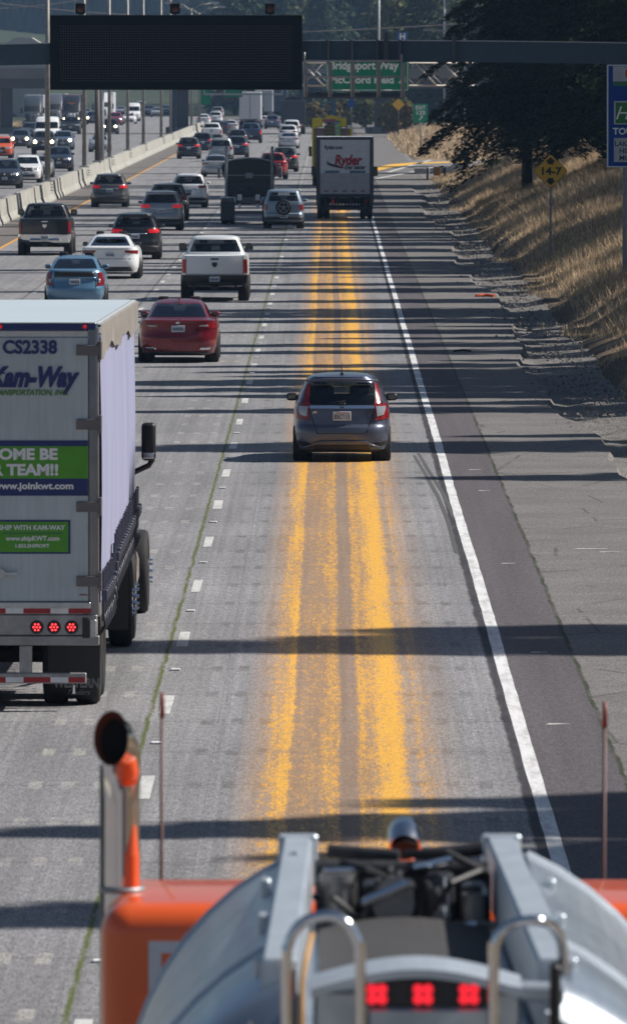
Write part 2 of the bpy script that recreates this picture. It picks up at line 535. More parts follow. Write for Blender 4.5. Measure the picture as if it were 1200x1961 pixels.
# exit ramp asphalt, swinging right ahead of the lorry
M_RAMP = None
t = NT('ramp_asphalt'); tc = t.n('ShaderNodeTexCoord'); v = tc.outputs['Object']
nz = t.noise(.4, v, 6, .65)
c = t.ramp(nz, [(.3, (.15, .145, .14)), (.7, (.23, .225, .22))])
t.bsdf(t.mix(1.0, c, t.ramp(t.noise(20, v, 4, .8), [(.3, .8), (.7, 1.2)]), 'MULTIPLY'), .85, spec=.3)
M_RAMP = t.m
def ramp_c(s):
    """centre line of the ramp, s 0..1"""
    y = 560 + 300 * s
    x = 2.0 + 4.5 * s + 34 * max(0, s - .25) ** 2.1
    return x, y
mb = MB()
pa = None
for i in range(41):
    s = i / 40
    x, y = ramp_c(s)
    w0, w1 = (0.0 if x - 3 < 4 else 3.2), 3.6
    L_, R_ = (min(x - 3.4, 6.3) if x - 3.4 < 6.3 else x - 3.4), x + 3.2 + 1.6 * s
    L_ = max(L_, 5.9) if R_ > 6.4 else None
    if L_ is not None:
        p = ((L_, y, .012), (R_, y, .012))
        if pa: mb.face([pa[0], pa[1], p[1], p[0]])
        pa = p
bmesh.ops.remove_doubles(mb.bm, verts=mb.bm.verts, dist=.001)
tag(mb.build('exit_ramp', M_RAMP), kind='structure')
# gravel apron under the gore
mb = MB()
for i in range(10):
    a, b = 690 + 16 * i, 690 + 16 * (i + 1)
    fa = 6.3 + 2.0 * (1 - abs(i / 5 - 1)); fb = 6.3 + 2.0 * (1 - abs((i + 1) / 5 - 1))
    mb.face([(5.9, a, .006), (fa, a, .006), (fb, b, .006), (5.9, b, .006)])
tag(mb.build('gore_pavement', M_RAMP), kind='structure')

# ------------------------------------------------------------------ painted lines
def line_mat(name, col, wear=.25):
    t = NT(name); tc = t.n('ShaderNodeTexCoord'); v = tc.outputs['Object']
    w = t.ramp(t.noise(6, t.mapping(v, (1, .12, 1)), 6, .8), [(.38, wear), (.56, 0.0)])
    c = t.mix(w, col, (.22, .21, .2))
    c = t.mix(1.0, c, t.ramp(t.noise(60, v, 2, .8), [(.3, .82), (.7, 1.1)]), 'MULTIPLY')
    t.bsdf(c, .6, spec=.4)
    return t.m
M_LW = line_mat('white_line_paint', (.78, .78, .78), .5)
M_LD = line_mat('white_dash_paint', (.62, .62, .60), .5)
M_LY = line_mat('yellow_line_paint', (.70, .34, .045), .3)

mb = MB()
y = 60.0
pts = []
while y < 1100:
    jl, jr = random.uniform(-.012, .012), random.uniform(-.012, .012)
    wv = .012 * math.sin(y * .11)
    pts.append((1.895 + jl * .4 + wv * .5, 2.035 + jr * .4 + wv * .5, y)); y += 1.3
for a, b in zip(pts, pts[1:]):
    mb.face([(a[0], a[2], .004), (a[1], a[2], .004), (b[1], b[2], .004), (b[0], b[2], .004)])
tag(mb.build('edge_line', M_LW), kind='structure')
mb = MB()
for c_, y1 in ((-1.74, 1000), (-5.37, 1000), (-9.02, 1000), (-20.95, 1000), (-24.6, 1000)):
    k = 0
    y = 54.9 + (0 if c_ == -1.74 else {-5.37: 5.5, -9.02: 3.0, -20.95: 2.0, -24.6: 8.0}[c_])
    while y < y1:
        w = .065
        o = [random.uniform(-.008, .008) for _ in range(4)]
        mb.face([(c_ - w + o[0], y, .004), (c_ + w + o[1], y, .004), (c_ + w + o[2], y + 3.05, .004), (c_ - w + o[3], y + 3.05, .004)])
        y += 12.19
tag(mb.build('lane_markings', M_LD), kind='structure')
mb = MB()
for c_ in (-1.74,):
    y = 54.9 + 1.5 + 6.1
    while y < 420:
        mb.box(c_ - .055, c_ + .055, y - .08, y + .08, .004, .022, .006, 1); y += 12.19
tag(mb.build('raised_lane_markers', M_LW), kind='structure')
mb = MB()
for c_, y0, y1 in ((-12.62, 60, 1060), (-17.15, 60, 1100)):
    mb.face([(c_ - .08, y0, .004), (c_ + .08, y0, .004), (c_ + .08, y1, .004), (c_ - .08, y1, .004)])
tag(mb.build('yellow_edge_line', M_LY), kind='structure')
# ramp lines and scratches on the shoulder
mb = MB()
def strip(mb, pts, w, z):
    for a, b in zip(pts, pts[1:]):
        mb.face([(a[0] - w, a[1], z), (a[0] + w, a[1], z), (b[0] + w, b[1], z), (b[0] - w, b[1], z)])
strip(mb, [gp(716, 343), gp(770, 333), gp(812, 325), gp(835, 318)], .18, .018)
strip(mb, [gp(742, 330), gp(790, 316), gp(830, 305), gp(866, 301)], .18, .018)
tag(mb.build('ramp_lines', M_LD), kind='structure')
mb = MB()
for px, py, l in ((908, 900, .22), (926, 940, .2), (972, 1080, .2), (1031, 1251, .2), (1068, 1389, .26), (1130, 1052, .5), (1165, 1058, .3), (830, 693, .3), (790, 430, .2)):
    x, y = gp(px, py)
    mb.face([(x - l / 2, y - .05, .005), (x + l / 2, y + .05, .005), (x + l / 2, y + .12, .005), (x - l / 3, y + .16, .005)])
tag(mb.build('shoulder_scratches', M_LD), kind='structure')

# ------------------------------------------------------------------ the yellow paint spilled along the lane
t = NT('spilled_yellow_paint')
tc = t.n('ShaderNodeTexCoord'); v = tc.outputs['Object']
colr, fine, grit, X0, Y = road_colour(t, v)
drift = t.math('MULTIPLY', t.math('SUBTRACT', t.noise(.02, t.mapping(v, (0, 1, 0)), 2, .5), .5), .16)
Xs = t.math('ADD', X0, drift)
ragged = t.noise(3.2, t.mapping(v, (2.2, .25, 1)), 6, .75)
Xr = t.math('ADD', Xs, t.math('MULTIPLY', t.math('SUBTRACT', ragged, .5), .16))
def bump_prof(stops, x, x0=-1.1, x1=1.6):
    o = t.n('ShaderNodeMapRange'); t.l(x, o.inputs[0]); o.inputs[1].default_value = x0; o.inputs[2].default_value = x1
    return t.ramp(o.outputs[0], [((p - x0) / (x1 - x0), c) for p, c in stops])
solid = bump_prof([(-.95, 0), (-.70, .34), (-.54, .60), (-.40, .78), (-.365, .40), (-.1, .47), (.02, .58), (.08, .60), (.12, .30), (.26, .28), (.31, .62), (.42, .56), (.55, .78), (.65, 1.0), (.76, .66), (.81, .42), (.86, .40), (.90, .56), (.98, .42), (1.14, .16), (1.40, 0)], Xr)
sp1 = t.noise(9, t.mapping(v, (1.5, .16, 1), rot=(0, 0, .05)), 5, .85)
sp2 = t.noise(30, t.mapping(v, (1.3, .10, 1)), 3, .85)
spk = t.math('ADD', t.math('MULTIPLY', sp1, .55), t.math('MULTIPLY', sp2, .45))
smear = t.noise(1.0, t.mapping(v, (11, .07, 1)), 4, .65); blot = t.noise(1.0, t.mapping(v, (1.6, .13, 1)), 5, .7)
solid = t.math('MULTIPLY', t.math('MULTIPLY', solid, 1.04), t.math('MULTIPLY', t.ramp(smear, [(.3, .78), (.7, 1.18)]), t.ramp(blot, [(.3, .82), (.7, 1.16)])))
thr = t.math('SUBTRACT', .635, t.math('MULTIPLY', solid, .30))
msk = t.math('MULTIPLY', t.math('SUBTRACT', spk, thr), 11.0, clamp=True)
edge = t.math('MULTIPLY', band(t, X0, .2, 1.25, .25), 1.0)
wash = t.math('MULTIPLY', solid, .54, clamp=True)
m = t.math('MULTIPLY', t.math('MAXIMUM', t.math('MULTIPLY', msk, .95), wash), edge)
core = t.mix(t.ramp(solid, [(.3, 0.0), (.8, 1.0)]), (.70, .33, .05), (.87, .45, .045))
yel = t.mix(1.0, core, t.ramp(grit, [(.3, .68), (.7, 1.22)]), 'MULTIPLY')
# brown tyre-tracked film between the bands
film = t.math('MULTIPLY', band(t, Xs, .02, .50, .14), .50)
base = t.mix(film, colr, (.15, .10, .075))
t.bsdf(t.mix(m, base, yel), t.math('SUBTRACT', .8, t.math('MULTIPLY', m, .3)), spec=.45, bump=grit, bs=.35, bd=.006)
M_SPILL = t.m
mb = MB()
for i in range(30):
    a = 40 + 21.0 * i; b = a + 21.0
    mb.face([(-1.15, a, .003), (1.60, a, .003), (1.60, b, .003), (-1.15, b, .003)])
bmesh.ops.remove_doubles(mb.bm, verts=mb.bm.verts, dist=.001)
o = mb.build('paint_spill', M_SPILL)
tag(o, 'yellow paint spilled in ragged bands along the right lane', 'paint spill')
# its tail leaving by the ramp
t = NT('yellow_paint_trail'); tc = t.n('ShaderNodeTexCoord'); v = tc.outputs['Object']
n1 = t.noise(1.2, v, 6, .7)
t.bsdf(t.mix(t.ramp(n1, [(.5, 0.0), (.7, .5)]), (.85, .46, .04), (.3, .24, .14)), .6)
mb = MB()
tr = [gp(640, 343), gp(714, 325), gp(752, 317), gp(800, 312.5), gp(860, 310.5), gp(915, 309.5)]
ws = [.6, 1.0, .8, .42, .30, .25]
fin = []
for k in range(len(tr) - 1):
    for j in range(6):
        f = j / 6
        fin.append((tr[k][0] * (1 - f) + tr[k + 1][0] * f, tr[k][1] * (1 - f) + tr[k + 1][1] * f, (ws[k] * (1 - f) + ws[k + 1] * f) * random.uniform(.9, 1.1)))
for a, b in zip(fin, fin[1:]):
    ha, hb = a[2] * 14, b[2] * 14
    mb.face([(a[0], a[1] - ha, .018), (b[0], b[1] - hb, .018), (b[0], b[1] + hb, .018), (a[0], a[1] + ha, .018)])
tag(mb.build('paint_trail', t.m), 'thinner yellow paint trail curving off onto the exit ramp', 'paint spill')

# dark tyre marks
mb = MB()
for pts in ([(792, 872), (812, 905), (838, 950), (858, 1000), (874, 1060)], [(800, 868), (823, 905), (848, 945), (868, 990)], [(905, 600), (880, 612), (840, 622), (800, 630)], [(1010, 640), (950, 655), (880, 672)]):
    P = [gp(*p) for p in pts]
    for a, b in zip(P, P[1:]):
        dx, dy = b[0] - a[0], b[1] - a[1]; l = math.hypot(dx, dy); nx, ny = -dy / l * .03, dx / l * .03
        mb.face([(a[0] - nx, a[1] - ny, .0032), (b[0] - nx, b[1] - ny, .0032), (b[0] + nx, b[1] + ny, .0032), (a[0] + nx, a[1] + ny, .0032)])
tag(mb.build('tyre_marks', plain('tyre_mark_grey', (.085, .082, .085), .8)), kind='structure')
# ------------------------------------------------------------------ vehicle shell: horizontal slices stacked from sill to roof
class Shell:
    """levels: (z, half width, rear y, front y, corner radius). u runs round the plan: 0 rear middle, 1-2 rear corner,
    2-3 side, 3-4 front corner, 5 front middle; negative u is the left side."""
    def __init__(s, levels, bow=.10, fbow=.16):
        s.L = levels; s.bow = bow; s.fbow = fbow
        s.zs = [l[0] for l in levels]
    def v_of(s, z):
        zs = s.zs
        if z <= zs[0]: return 0.0
        for i in range(len(zs) - 1):
            if z <= zs[i + 1]: return i + (z - zs[i]) / (zs[i + 1] - zs[i] + 1e-9)
        return len(zs) - 1.0
    def P(s, u, v):
        i = min(int(v), len(s.L) - 2); f = v - i
        a, b = s.L[i], s.L[i + 1]
        z, w, yr, yf, r = [a[k] * (1 - f) + b[k] * f for k in range(5)]
        r = max(.01, min(r, w * .9, (yf - yr) * .45)); q = abs(u); sg = -1 if u < 0 else 1
        if q <= 1: x = q * (w - r); y = yr
        elif q <= 2:
            th = (q - 1) * PI / 2; x = w - r + r * math.sin(th); y = yr + r - r * math.cos(th)
        elif q <= 3: x = w; y = yr + r + (q - 2) * (yf - yr - 2 * r)
        elif q <= 4:
            th = (q - 3) * PI / 2; x = w - r + r * math.cos(th); y = yf - r + r * math.sin(th)
        else: x = (5 - q) * (w - r); y = yf
        k = (x / max(w, .05)) ** 2
        m = min(1, w / .6)
        if q < 2: y -= s.bow * (1 - k) * m
        if q > 3: y += s.fbow * (1 - k) * m
        if 2 <= q <= 3:                       # sides tuck in a little towards both ends
            x -= .035 * abs((q - 2.5) * 2) ** 3
        else: x -= .035 * min(1, x / max(w, .05)) ** 2
        return Vector((sg * x, y, z))
    def N(s, u, v):
        e = .02
        vm = len(s.L) - 1.0
        du = s.P(u + e, v) - s.P(u - e, v); dv = s.P(u, min(vm, v + e)) - s.P(u, max(0, v - e))
        n = du.cross(dv)
        if n.length < 1e-9: return Vector((0, -1, 0))
        n.normalize()
        p = s.P(u, v)
        c = Vector((0, (s.L[0][2] + s.L[0][3]) / 2, .7))
        if n.dot(p - c) < 0: n = -n
        return n

    def body(s, wins, mats, root, sub=2, name='body', roof_mat=None):
        """wins: (name, a0, a1, z0, z1, 'c' or 's')"""
        ua = set([0, .5, 1, 1.25, 1.5, 1.75, 2, 3, 3.25, 3.5, 3.75, 4, 4.5, 5]) | {2 + k / 8 for k in range(9)}
        vs = set()
        for i in range(len(s.L) - 1):
            for k in range(sub): vs.add(i + k / sub)
        vs.add(float(len(s.L) - 1))
        for w in wins:
            ua |= {w[1], w[2]}; vs |= {s.v_of(w[3]), s.v_of(w[4])}
        ua = sorted(ua); vs = sorted(vs)
        us = [-a for a in ua[::-1]] + ua[1:]
        B = MB(); W = {}
        grid = {}
        def vert(bm, key, cache, i, j):
            if (key, i, j) not in cache: cache[(key, i, j)] = bm.verts.new(s.P(us[i], vs[j]))
            return cache[(key, i, j)]
        cache = {}
        for j in range(len(vs) - 1):
            for i in range(len(us) - 1):
                um = (us[i] + us[i + 1]) / 2; vm = (vs[j] + vs[j + 1]) / 2
                key = None
                for k, w in enumerate(wins):
                    if w[1] < abs(um) < w[2] and s.v_of(w[3]) < vm < s.v_of(w[4]):
                        key = (k, 0 if w[5] == 'c' else (1 if um > 0 else -1)); break
                if key is None: bm = B.bm
                else:
                    if key not in W: W[key] = MB()
                    bm = W[key].bm
                q = [vert(bm, key, cache, i, j), vert(bm, key, cache, i + 1, j), vert(bm, key, cache, i + 1, j + 1), vert(bm, key, cache, i, j + 1)]
                try: bm.faces.new(q)
                except ValueError: pass
        n = len(us)
        top = [vert(B.bm, None, cache, i, len(vs) - 1) for i in range(n - 1)]
        bot = [vert(B.bm, None, cache, i, 0) for i in range(n - 1)]
        for ring in (top, bot):
            # close with strips running across the car
            h = len(ring) // 2
            for i in range(h):
                a, b = ring[h - i], ring[h + i] if h + i < len(ring) else ring[0]
                c, d = ring[h - i - 1], ring[(h + i + 1) % len(ring)]
                vsq = []
                for q in (a, b, d, c):
                    if q not in vsq: vsq.append(q)
                if len(vsq) > 2:
                    try: B.bm.faces.new(vsq)
                    except ValueError: pass
        bmesh.ops.remove_doubles(B.bm, verts=B.bm.verts, dist=.0008)
        o = B.build(name, mats['body'], root, smooth=True, angle=32)
        for key, m in W.items():
            bmesh.ops.remove_doubles(m.bm, verts=m.bm.verts, dist=.0008)
            m.build(wins[key[0]][0], mats.get('glass', M_GLASS), root, smooth=True)
        return o

    def patch(s, mb, quad, off=.008, nu=6, nv=4, skirt=.03):
        """quad = four (u, z) corners (bottom-left, bottom-right, top-right, top-left), laid on the skin and raised by off."""
        (a, b, c, d) = quad
        rows = []
        for j in range(nv + 1):
            g = j / nv; row = []
            for i in range(nu + 1):
                f = i / nu
                u = (a[0] * (1 - f) + b[0] * f) * (1 - g) + (d[0] * (1 - f) + c[0] * f) * g
                z = (a[1] * (1 - f) + b[1] * f) * (1 - g) + (d[1] * (1 - f) + c[1] * f) * g
                v = s.v_of(z)
                p, n = s.P(u, v), s.N(u, v)
                row.append((mb.bm.verts.new(p + n * off), p - n * skirt))
            rows.append(row)
        for j in range(nv):
            for i in range(nu):
                f = mb.bm.faces.new((rows[j][i][0], rows[j][i + 1][0], rows[j + 1][i + 1][0], rows[j + 1][i][0])); f.smooth = True
        ring = [rows[0][i] for i in range(nu + 1)] + [rows[j][nu] for j in range(1, nv + 1)] + \
               [rows[nv][i] for i in range(nu - 1, -1, -1)] + [rows[j][0] for j in range(nv - 1, 0, -1)]
        low = [mb.bm.verts.new(q[1]) for q in ring]
        for i in range(len(ring)):
            j = (i + 1) % len(ring)
            mb.bm.faces.new((ring[i][0], ring[j][0], low[j], low[i]))
        return mb
    def rect(s, mb, u0, u1, z0, z1, off=.008, nu=6, nv=3, skirt=.03):
        return s.patch(mb, ((u0, z0), (u1, z0), (u1, z1), (u0, z1)), off, nu, nv, skirt)
    def both(s, mb, quad, off=.008, **k):
        s.patch(mb, quad, off, **k)
        s.patch(mb, [(-u, z) for u, z in quad], off, **k)
        return mb
    def u_rear(s, x, z):
        """u on the rear face for a lateral position x"""
        v = s.v_of(z); lo, hi = 0.0, 2.0
        for _ in range(24):
            m = (lo + hi) / 2
            if s.P(m, v).x < abs(x): lo = m
            else: hi = m
        return math.copysign(lo, x)
    def u_front(s, x, z):
        v = s.v_of(z); lo, hi = 3.0, 5.0
        for _ in range(24):
            m = (lo + hi) / 2
            if s.P(m, v).x > abs(x): lo = m
            else: hi = m
        return math.copysign(lo, x)

def wheel(root, x, y, r, w, rim=True, rimmat=None, name='wheel'):
    """Rim with tyre as its child; sits on the ground."""
    sg = 1 if x > 0 else -1
    M = Matrix.Translation((x, y, r)) @ Matrix.Rotation(R(90) * sg, 4, 'Y')
    h = w / 2
    tb = MB()
    prof = [(r * .64, -h * .92), (r * .8, -h), (r * .95, -h * .92), (r * .995, -h * .7), (r, -h * .3), (r, h * .3), (r * .995, h * .7), (r * .95, h * .92), (r * .8, h), (r * .64, h * .92), (r * .6, h * .7)]
    tb.lathe(prof, M, 28)
    if not rim:
        tb.cyl(M @ Vector((0, 0, -h * .8)), M @ Vector((0, 0, h * .8)), r * .65, n=20)
        return tb.build('wheel', M_TYRE, root)
    rb = MB()
    rb.cyl(M @ Vector((0, 0, -h * .6)), M @ Vector((0, 0, h * .55)), r * .5, n=20)
    rb.lathe([(r * .5, h * .55), (r * .6, h * .75), (r * .66, h * .9), (r * .66, h * .4)], M, 28)
    for k in range(5):
        a = 2 * PI * k / 5
        e = Vector((math.cos(a), math.sin(a), 0)); q = Vector((-e.y, e.x, 0)) * r * .07
        pts = [e * r * .1 + q, e * r * .62 + q * .7, e * r * .62 - q * .7, e * r * .1 - q]
        lo = [rb.bm.verts.new(M @ (p + Vector((0, 0, h * .55)))) for p in pts]
        hi = [rb.bm.verts.new(M @ (p + Vector((0, 0, h * .8)))) for p in pts]
        rb.bm.faces.new(hi)
        for i in range(4): rb.bm.faces.new((lo[i], lo[(i + 1) % 4], hi[(i + 1) % 4], hi[i]))
    ro = rb.build(name, rimmat or M_RIM, root)
    tb.build('tyre', M_TYRE, ro)
    return ro

def mirrors(root, x, y, z, mat, w=.20, h=.15, d=.10, arm=.08):
    for sg in (-1, 1):
        mb = MB()
        mb.box(*sorted((sg * (x + arm), sg * (x + arm + w))), y - d / 2, y + d * .8, z - h / 2, z + h / 2, min(h, d) * .42, 4)
        mb.box(*sorted((sg * (x - .06), sg * (x + arm + .03))), y, y + .05, z - h / 2 + .01, z - h / 2 + .05, .01, 1)
        o = mb.build('mirror', mat, root, smooth=True, angle=50)
        g = MB(); g.box(*sorted((sg * (x + arm + .035), sg * (x + arm + w - .035))), y - d / 2 - .004, y - d / 2 + .01, z - h / 2 + .03, z + h / 2 - .03, .006, 1)
        g.build('mirror_glass', M_MIRR, o)

def seats(root, y_front, y_rear, z, w, h=.62):
    for sg in (-1, 1):
        mb = MB(); x = sg * w
        mb.box(x - .24, x + .24, y_front - .08, y_front + .08, z, z + h, .07, 2)
        mb.box(x - .13, x + .13, y_front - .07, y_front + .03, z + h + .02, z + h + .22, .05, 2)
        mb.box(x - .24, x + .24, y_front, y_front + .5, z - .05, z + .08, .05, 2)
        mb.build('seat', M_SEAT, root, smooth=True)
    if y_rear is not None:
        mb = MB()
        mb.box(-w - .3, w + .3, y_rear - .08, y_rear + .08, z, z + h * .82, .07, 2)
        for x in (-w, w): mb.box(x - .12, x + .12, y_rear - .06, y_rear + .04, z + h * .8, z + h * .8 + .14, .04, 2)
        mb.box(-w - .3, w + .3, y_rear, y_rear + .45, z - .1, z + .1, .05, 2)
        mb.build('rear_seat', M_SEAT, root, smooth=True)

def plate(root, sh, z, txt=None, w=.31, h=.155, off=.03, y=None, front=False):
    v = sh.v_of(z); p = sh.P(5 if front else 0, v)
    yy = (p.y + off) if front else (p.y - off)
    mb = MB(); mb.box(-w / 2, w / 2, yy - .006, yy + .03 if not front else yy + .006, z - h / 2, z + h / 2, .006, 1)
    o = mb.build('number_plate', M_PLATE, root)
    if txt:
        text(txt, 0, yy - .008, z - .012, .115, M_PLATEINK, o, 'plate_number', bold=.012, width=w * .86)
        mb = MB(); mb.box(-w * .34, w * .34, yy - .009, yy - .006, z + h * .31, z + h * .39); mb.build('plate_band', M_REDSOFT, o)
    else:
        mb = MB()
        s = -1 if not front else 1
        a, b = sorted((yy + s * .006, yy + s * .010))
        for k in range(6):
            x = (k - 2.5) * .042
            mb.box(x - .013, x + .013, a, b, z - .045, z + .025)
        mb.build('plate_number', M_PLATEINK, o)

# level tables -----------------------------------------------------------------
LV = {}
LV['hatch'] = [(.17, .70, .30, 3.85, .25), (.22, .79, .10, 3.98, .3), (.36, .825, .02, 4.08, .32), (.50, .84, .0, 4.10, .32), (.60, .842, .02, 4.09, .32),
               (.655, .842, .075, 4.06, .3), (.80, .838, .10, 3.95, .28), (.90, .832, .11, 3.72, .27), (.98, .815, .13, 3.30, .26), (1.04, .79, .16, 3.05, .25),
               (1.20, .725, .26, 2.66, .22), (1.36, .645, .38, 2.28, .2), (1.43, .60, .40, 2.10, .2), (1.47, .555, .40, 1.98, .22), (1.50, .46, .60, 1.75, .3), (1.52, .25, .95, 1.5, .22)]
LV['sedan'] = [(.17, .74, .35, 4.6, .25), (.23, .86, .12, 4.75, .35), (.40, .91, .02, 4.86, .36), (.58, .925, .0, 4.88, .36), (.70, .93, .04, 4.84, .36),
               (.80, .925, .05, 4.70, .34), (.90, .915, .05, 4.40, .32), (.98, .89, .03, 3.95, .30), (1.00, .86, .05, 3.70, .30), (1.015, .80, .16, 3.5, .28), (1.03, .76, .62, 3.42, .24),
               (1.16, .70, .98, 3.10, .24), (1.30, .63, 1.36, 2.80, .24), (1.38, .56, 1.62, 2.60, .24), (1.43, .44, 1.95, 2.40, .2), (1.45, .25, 2.1, 2.25, .07)]
LV['prius'] = [(.17, .70, .35, 4.2, .25), (.23, .80, .12, 4.36, .3), (.38, .85, .02, 4.44, .32), (.55, .868, .0, 4.46, .34), (.66, .87, .05, 4.43, .34),
               (.78, .868, .10, 4.3, .3), (.90, .86, .10, 4.0, .3), (1.0, .83, .10, 3.5, .3), (1.06, .79, .12, 3.2, .27), (1.10, .765, .16, 3.1, .26), (1.115, .75, .30, 3.06, .24),
               (1.22, .70, .62, 2.80, .22), (1.36, .62, 1.05, 2.5, .22), (1.43, .54, 1.35, 2.3, .22), (1.48, .40, 1.7, 2.15, .2), (1.49, .22, 1.9, 2.0, .04)]
LV['liftback'] = [(.17, .78, .35, 4.7, .25), (.23, .90, .12, 4.85, .35), (.40, .955, .02, 4.96, .38), (.58, .975, .0, 4.98, .4), (.72, .98, .03, 4.93, .4),
               (.84, .97, .04, 4.75, .38), (.96, .94, .03, 4.3, .36), (1.03, .90, .02, 3.8, .34), (1.05, .86, .06, 3.65, .32), (1.065, .80, .32, 3.5, .28),
               (1.16, .73, .80, 3.2, .24), (1.30, .64, 1.35, 2.85, .24), (1.38, .56, 1.75, 2.65, .24), (1.43, .42, 2.1, 2.45, .15), (1.445, .24, 2.2, 2.35, .06)]
LV['suv'] = [(.24, .76, .35, 4.4, .25), (.30, .87, .10, 4.56, .3), (.46, .905, .01, 4.63, .32), (.62, .915, .0, 4.64, .32), (.74, .918, .06, 4.62, .3),
             (.90, .915, .09, 4.5, .3), (1.00, .905, .11, 4.25, .28), (1.08, .89, .13, 3.7, .27), (1.14, .865, .16, 3.4, .26),
             (1.30, .80, .30, 3.0, .23), (1.50, .71, .46, 2.6, .2), (1.59, .66, .42, 2.42, .2), (1.635, .61, .42, 2.3, .22), (1.67, .50, .75, 2.1, .3), (1.69, .28, 1.1, 1.8, .24)]
LV['boxsuv'] = [(.28, .76, .3, 3.9, .2), (.34, .85, .08, 4.05, .22), (.50, .868, .0, 4.10, .22), (.64, .87, .0, 4.1, .22), (.70, .868, .06, 4.1, .2),
                (.90, .865, .08, 4.0, .2), (1.02, .855, .08, 3.8, .18), (1.10, .845, .09, 3.2, .18), (1.16, .83, .10, 3.05, .17),
                (1.35, .775, .15, 2.8, .16), (1.55, .715, .22, 2.5, .15), (1.62, .685, .24, 2.4, .15), (1.66, .63, .28, 2.3, .2), (1.69, .52, .5, 2.15, .3), (1.70, .3, .8, 1.9, .25)]
LV['pickup'] = [(.42, .80, .5, 5.3, .1), (.50, .93, .16, 5.6, .12), (.62, .99, .05, 5.74, .14), (.80, 1.0, .04, 5.78, .14), (1.0, 1.0, .04, 5.75, .14), (1.14, .995, .04, 5.55, .14),
                (1.28, .985, .05, 4.75, .13), (1.345, .97, .055, 4.45, .12), (1.36, .94, .10, 4.35, .12), (1.365, .90, 1.90, 4.32, .14),
                (1.50, .855, 1.93, 4.10, .14), (1.72, .765, 1.99, 3.75, .14), (1.82, .72, 2.02, 3.6, .14), (1.87, .67, 2.05, 3.5, .18), (1.90, .55, 2.25, 3.3, .3), (1.915, .3, 2.5, 3.1, .2)]
LV['van'] = [(.28, .78, .3, 4.9, .2), (.34, .88, .08, 5.08, .2), (.50, .92, .0, 5.14, .2), (.66, .93, .0, 5.14, .2), (.74, .93, .04, 5.1, .18),
             (.95, .928, .05, 4.95, .18), (1.06, .92, .06, 4.7, .18), (1.12, .905, .07, 4.4, .18), (1.3, .86, .12, 4.1, .16), (1.58, .78, .2, 3.5, .15), (1.68, .73, .24, 3.3, .15), (1.74, .66, .3, 3.1, .2), (1.78, .48, .6, 2.8, .3), (1.79, .25, 1, 2.4, .2)]
LV['cargovan'] = [(.3, .85, .3, 5.4, .1), (.38, .95, .05, 5.6, .12), (.6, .99, .0, 5.7, .14), (.9, 1.0, .0, 5.68, .14), (1.12, 1.0, .0, 5.5, .14), (1.25, .995, .0, 5.0, .14), (1.32, .985, .0, 4.85, .14),
                  (1.75, .96, .02, 4.45, .12), (2.05, .93, .04, 4.15, .12), (2.3, .90, .06, 3.9, .12), (2.44, .86, .1, 3.75, .2), (2.5, .7, .3, 3.5, .3), (2.52, .4, .7, 3.2, .3)]
# windows: name, |u| from, |u| to, z0, z1, c(entral) or s(ides)
WN = {
 'hatch': [('rear_window', 0, 1.55, .99, 1.375, 'c'), ('windshield', 3.5, 5, 1.05, 1.42, 'c'), ('side_window', 2.06, 2.20, 1.05, 1.37, 's'), ('side_window', 2.24, 2.54, 1.03, 1.40, 's'), ('side_window', 2.58, 2.93, 1.03, 1.40, 's')],
 'sedan': [('rear_window', 0, 1.5, 1.05, 1.35, 'c'), ('windshield', 3.6, 5, 1.05, 1.36, 'c'), ('side_window', 2.10, 2.46, 1.04, 1.33, 's'), ('side_window', 2.52, 2.94, 1.04, 1.33, 's')],
 'prius': [('rear_window', 0, 1.45, 1.13, 1.40, 'c'), ('windshield', 3.6, 5, 1.12, 1.41, 'c'), ('side_window', 2.10, 2.46, 1.12, 1.36, 's'), ('side_window', 2.52, 2.94, 1.12, 1.36, 's')],
 'liftback': [('rear_window', 0, 1.4, 1.08, 1.36, 'c'), ('windshield', 3.6, 5, 1.07, 1.37, 'c'), ('side_window', 2.14, 2.48, 1.07, 1.33, 's'), ('side_window', 2.54, 2.94, 1.07, 1.33, 's')],
 'suv': [('rear_window', 0, 1.4, 1.17, 1.53, 'c'), ('windshield', 3.6, 5, 1.16, 1.56, 'c'), ('side_window', 2.05, 2.22, 1.16, 1.50, 's'), ('side_window', 2.26, 2.55, 1.15, 1.52, 's'), ('side_window', 2.59, 2.93, 1.15, 1.52, 's')],
 'boxsuv': [('rear_window', 0, 1.05, 1.20, 1.56, 'c'), ('windshield', 3.6, 5, 1.18, 1.58, 'c'), ('side_window', 2.05, 2.26, 1.17, 1.54, 's'), ('side_window', 2.30, 2.58, 1.17, 1.54, 's'), ('side_window', 2.62, 2.93, 1.17, 1.54, 's')],
 'pickup': [('rear_window', 0, 1.25, 1.43, 1.79, 'c'), ('windshield', 3.6, 5, 1.40, 1.80, 'c'), ('side_window', 2.08, 2.48, 1.41, 1.77, 's'), ('side_window', 2.54, 2.93, 1.41, 1.77, 's')],
 'van': [('rear_window', 0, 1.2, 1.17, 1.60, 'c'), ('windshield', 3.6, 5, 1.15, 1.62, 'c'), ('side_window', 2.05, 2.28, 1.16, 1.60, 's'), ('side_window', 2.32, 2.6, 1.16, 1.60, 's'), ('side_window', 2.64, 2.93, 1.16, 1.60, 's')],
 'cargovan': [('windshield', 3.6, 5, 1.40, 2.02, 'c'), ('side_window', 2.74, 2.93, 1.38, 1.95, 's')],
}
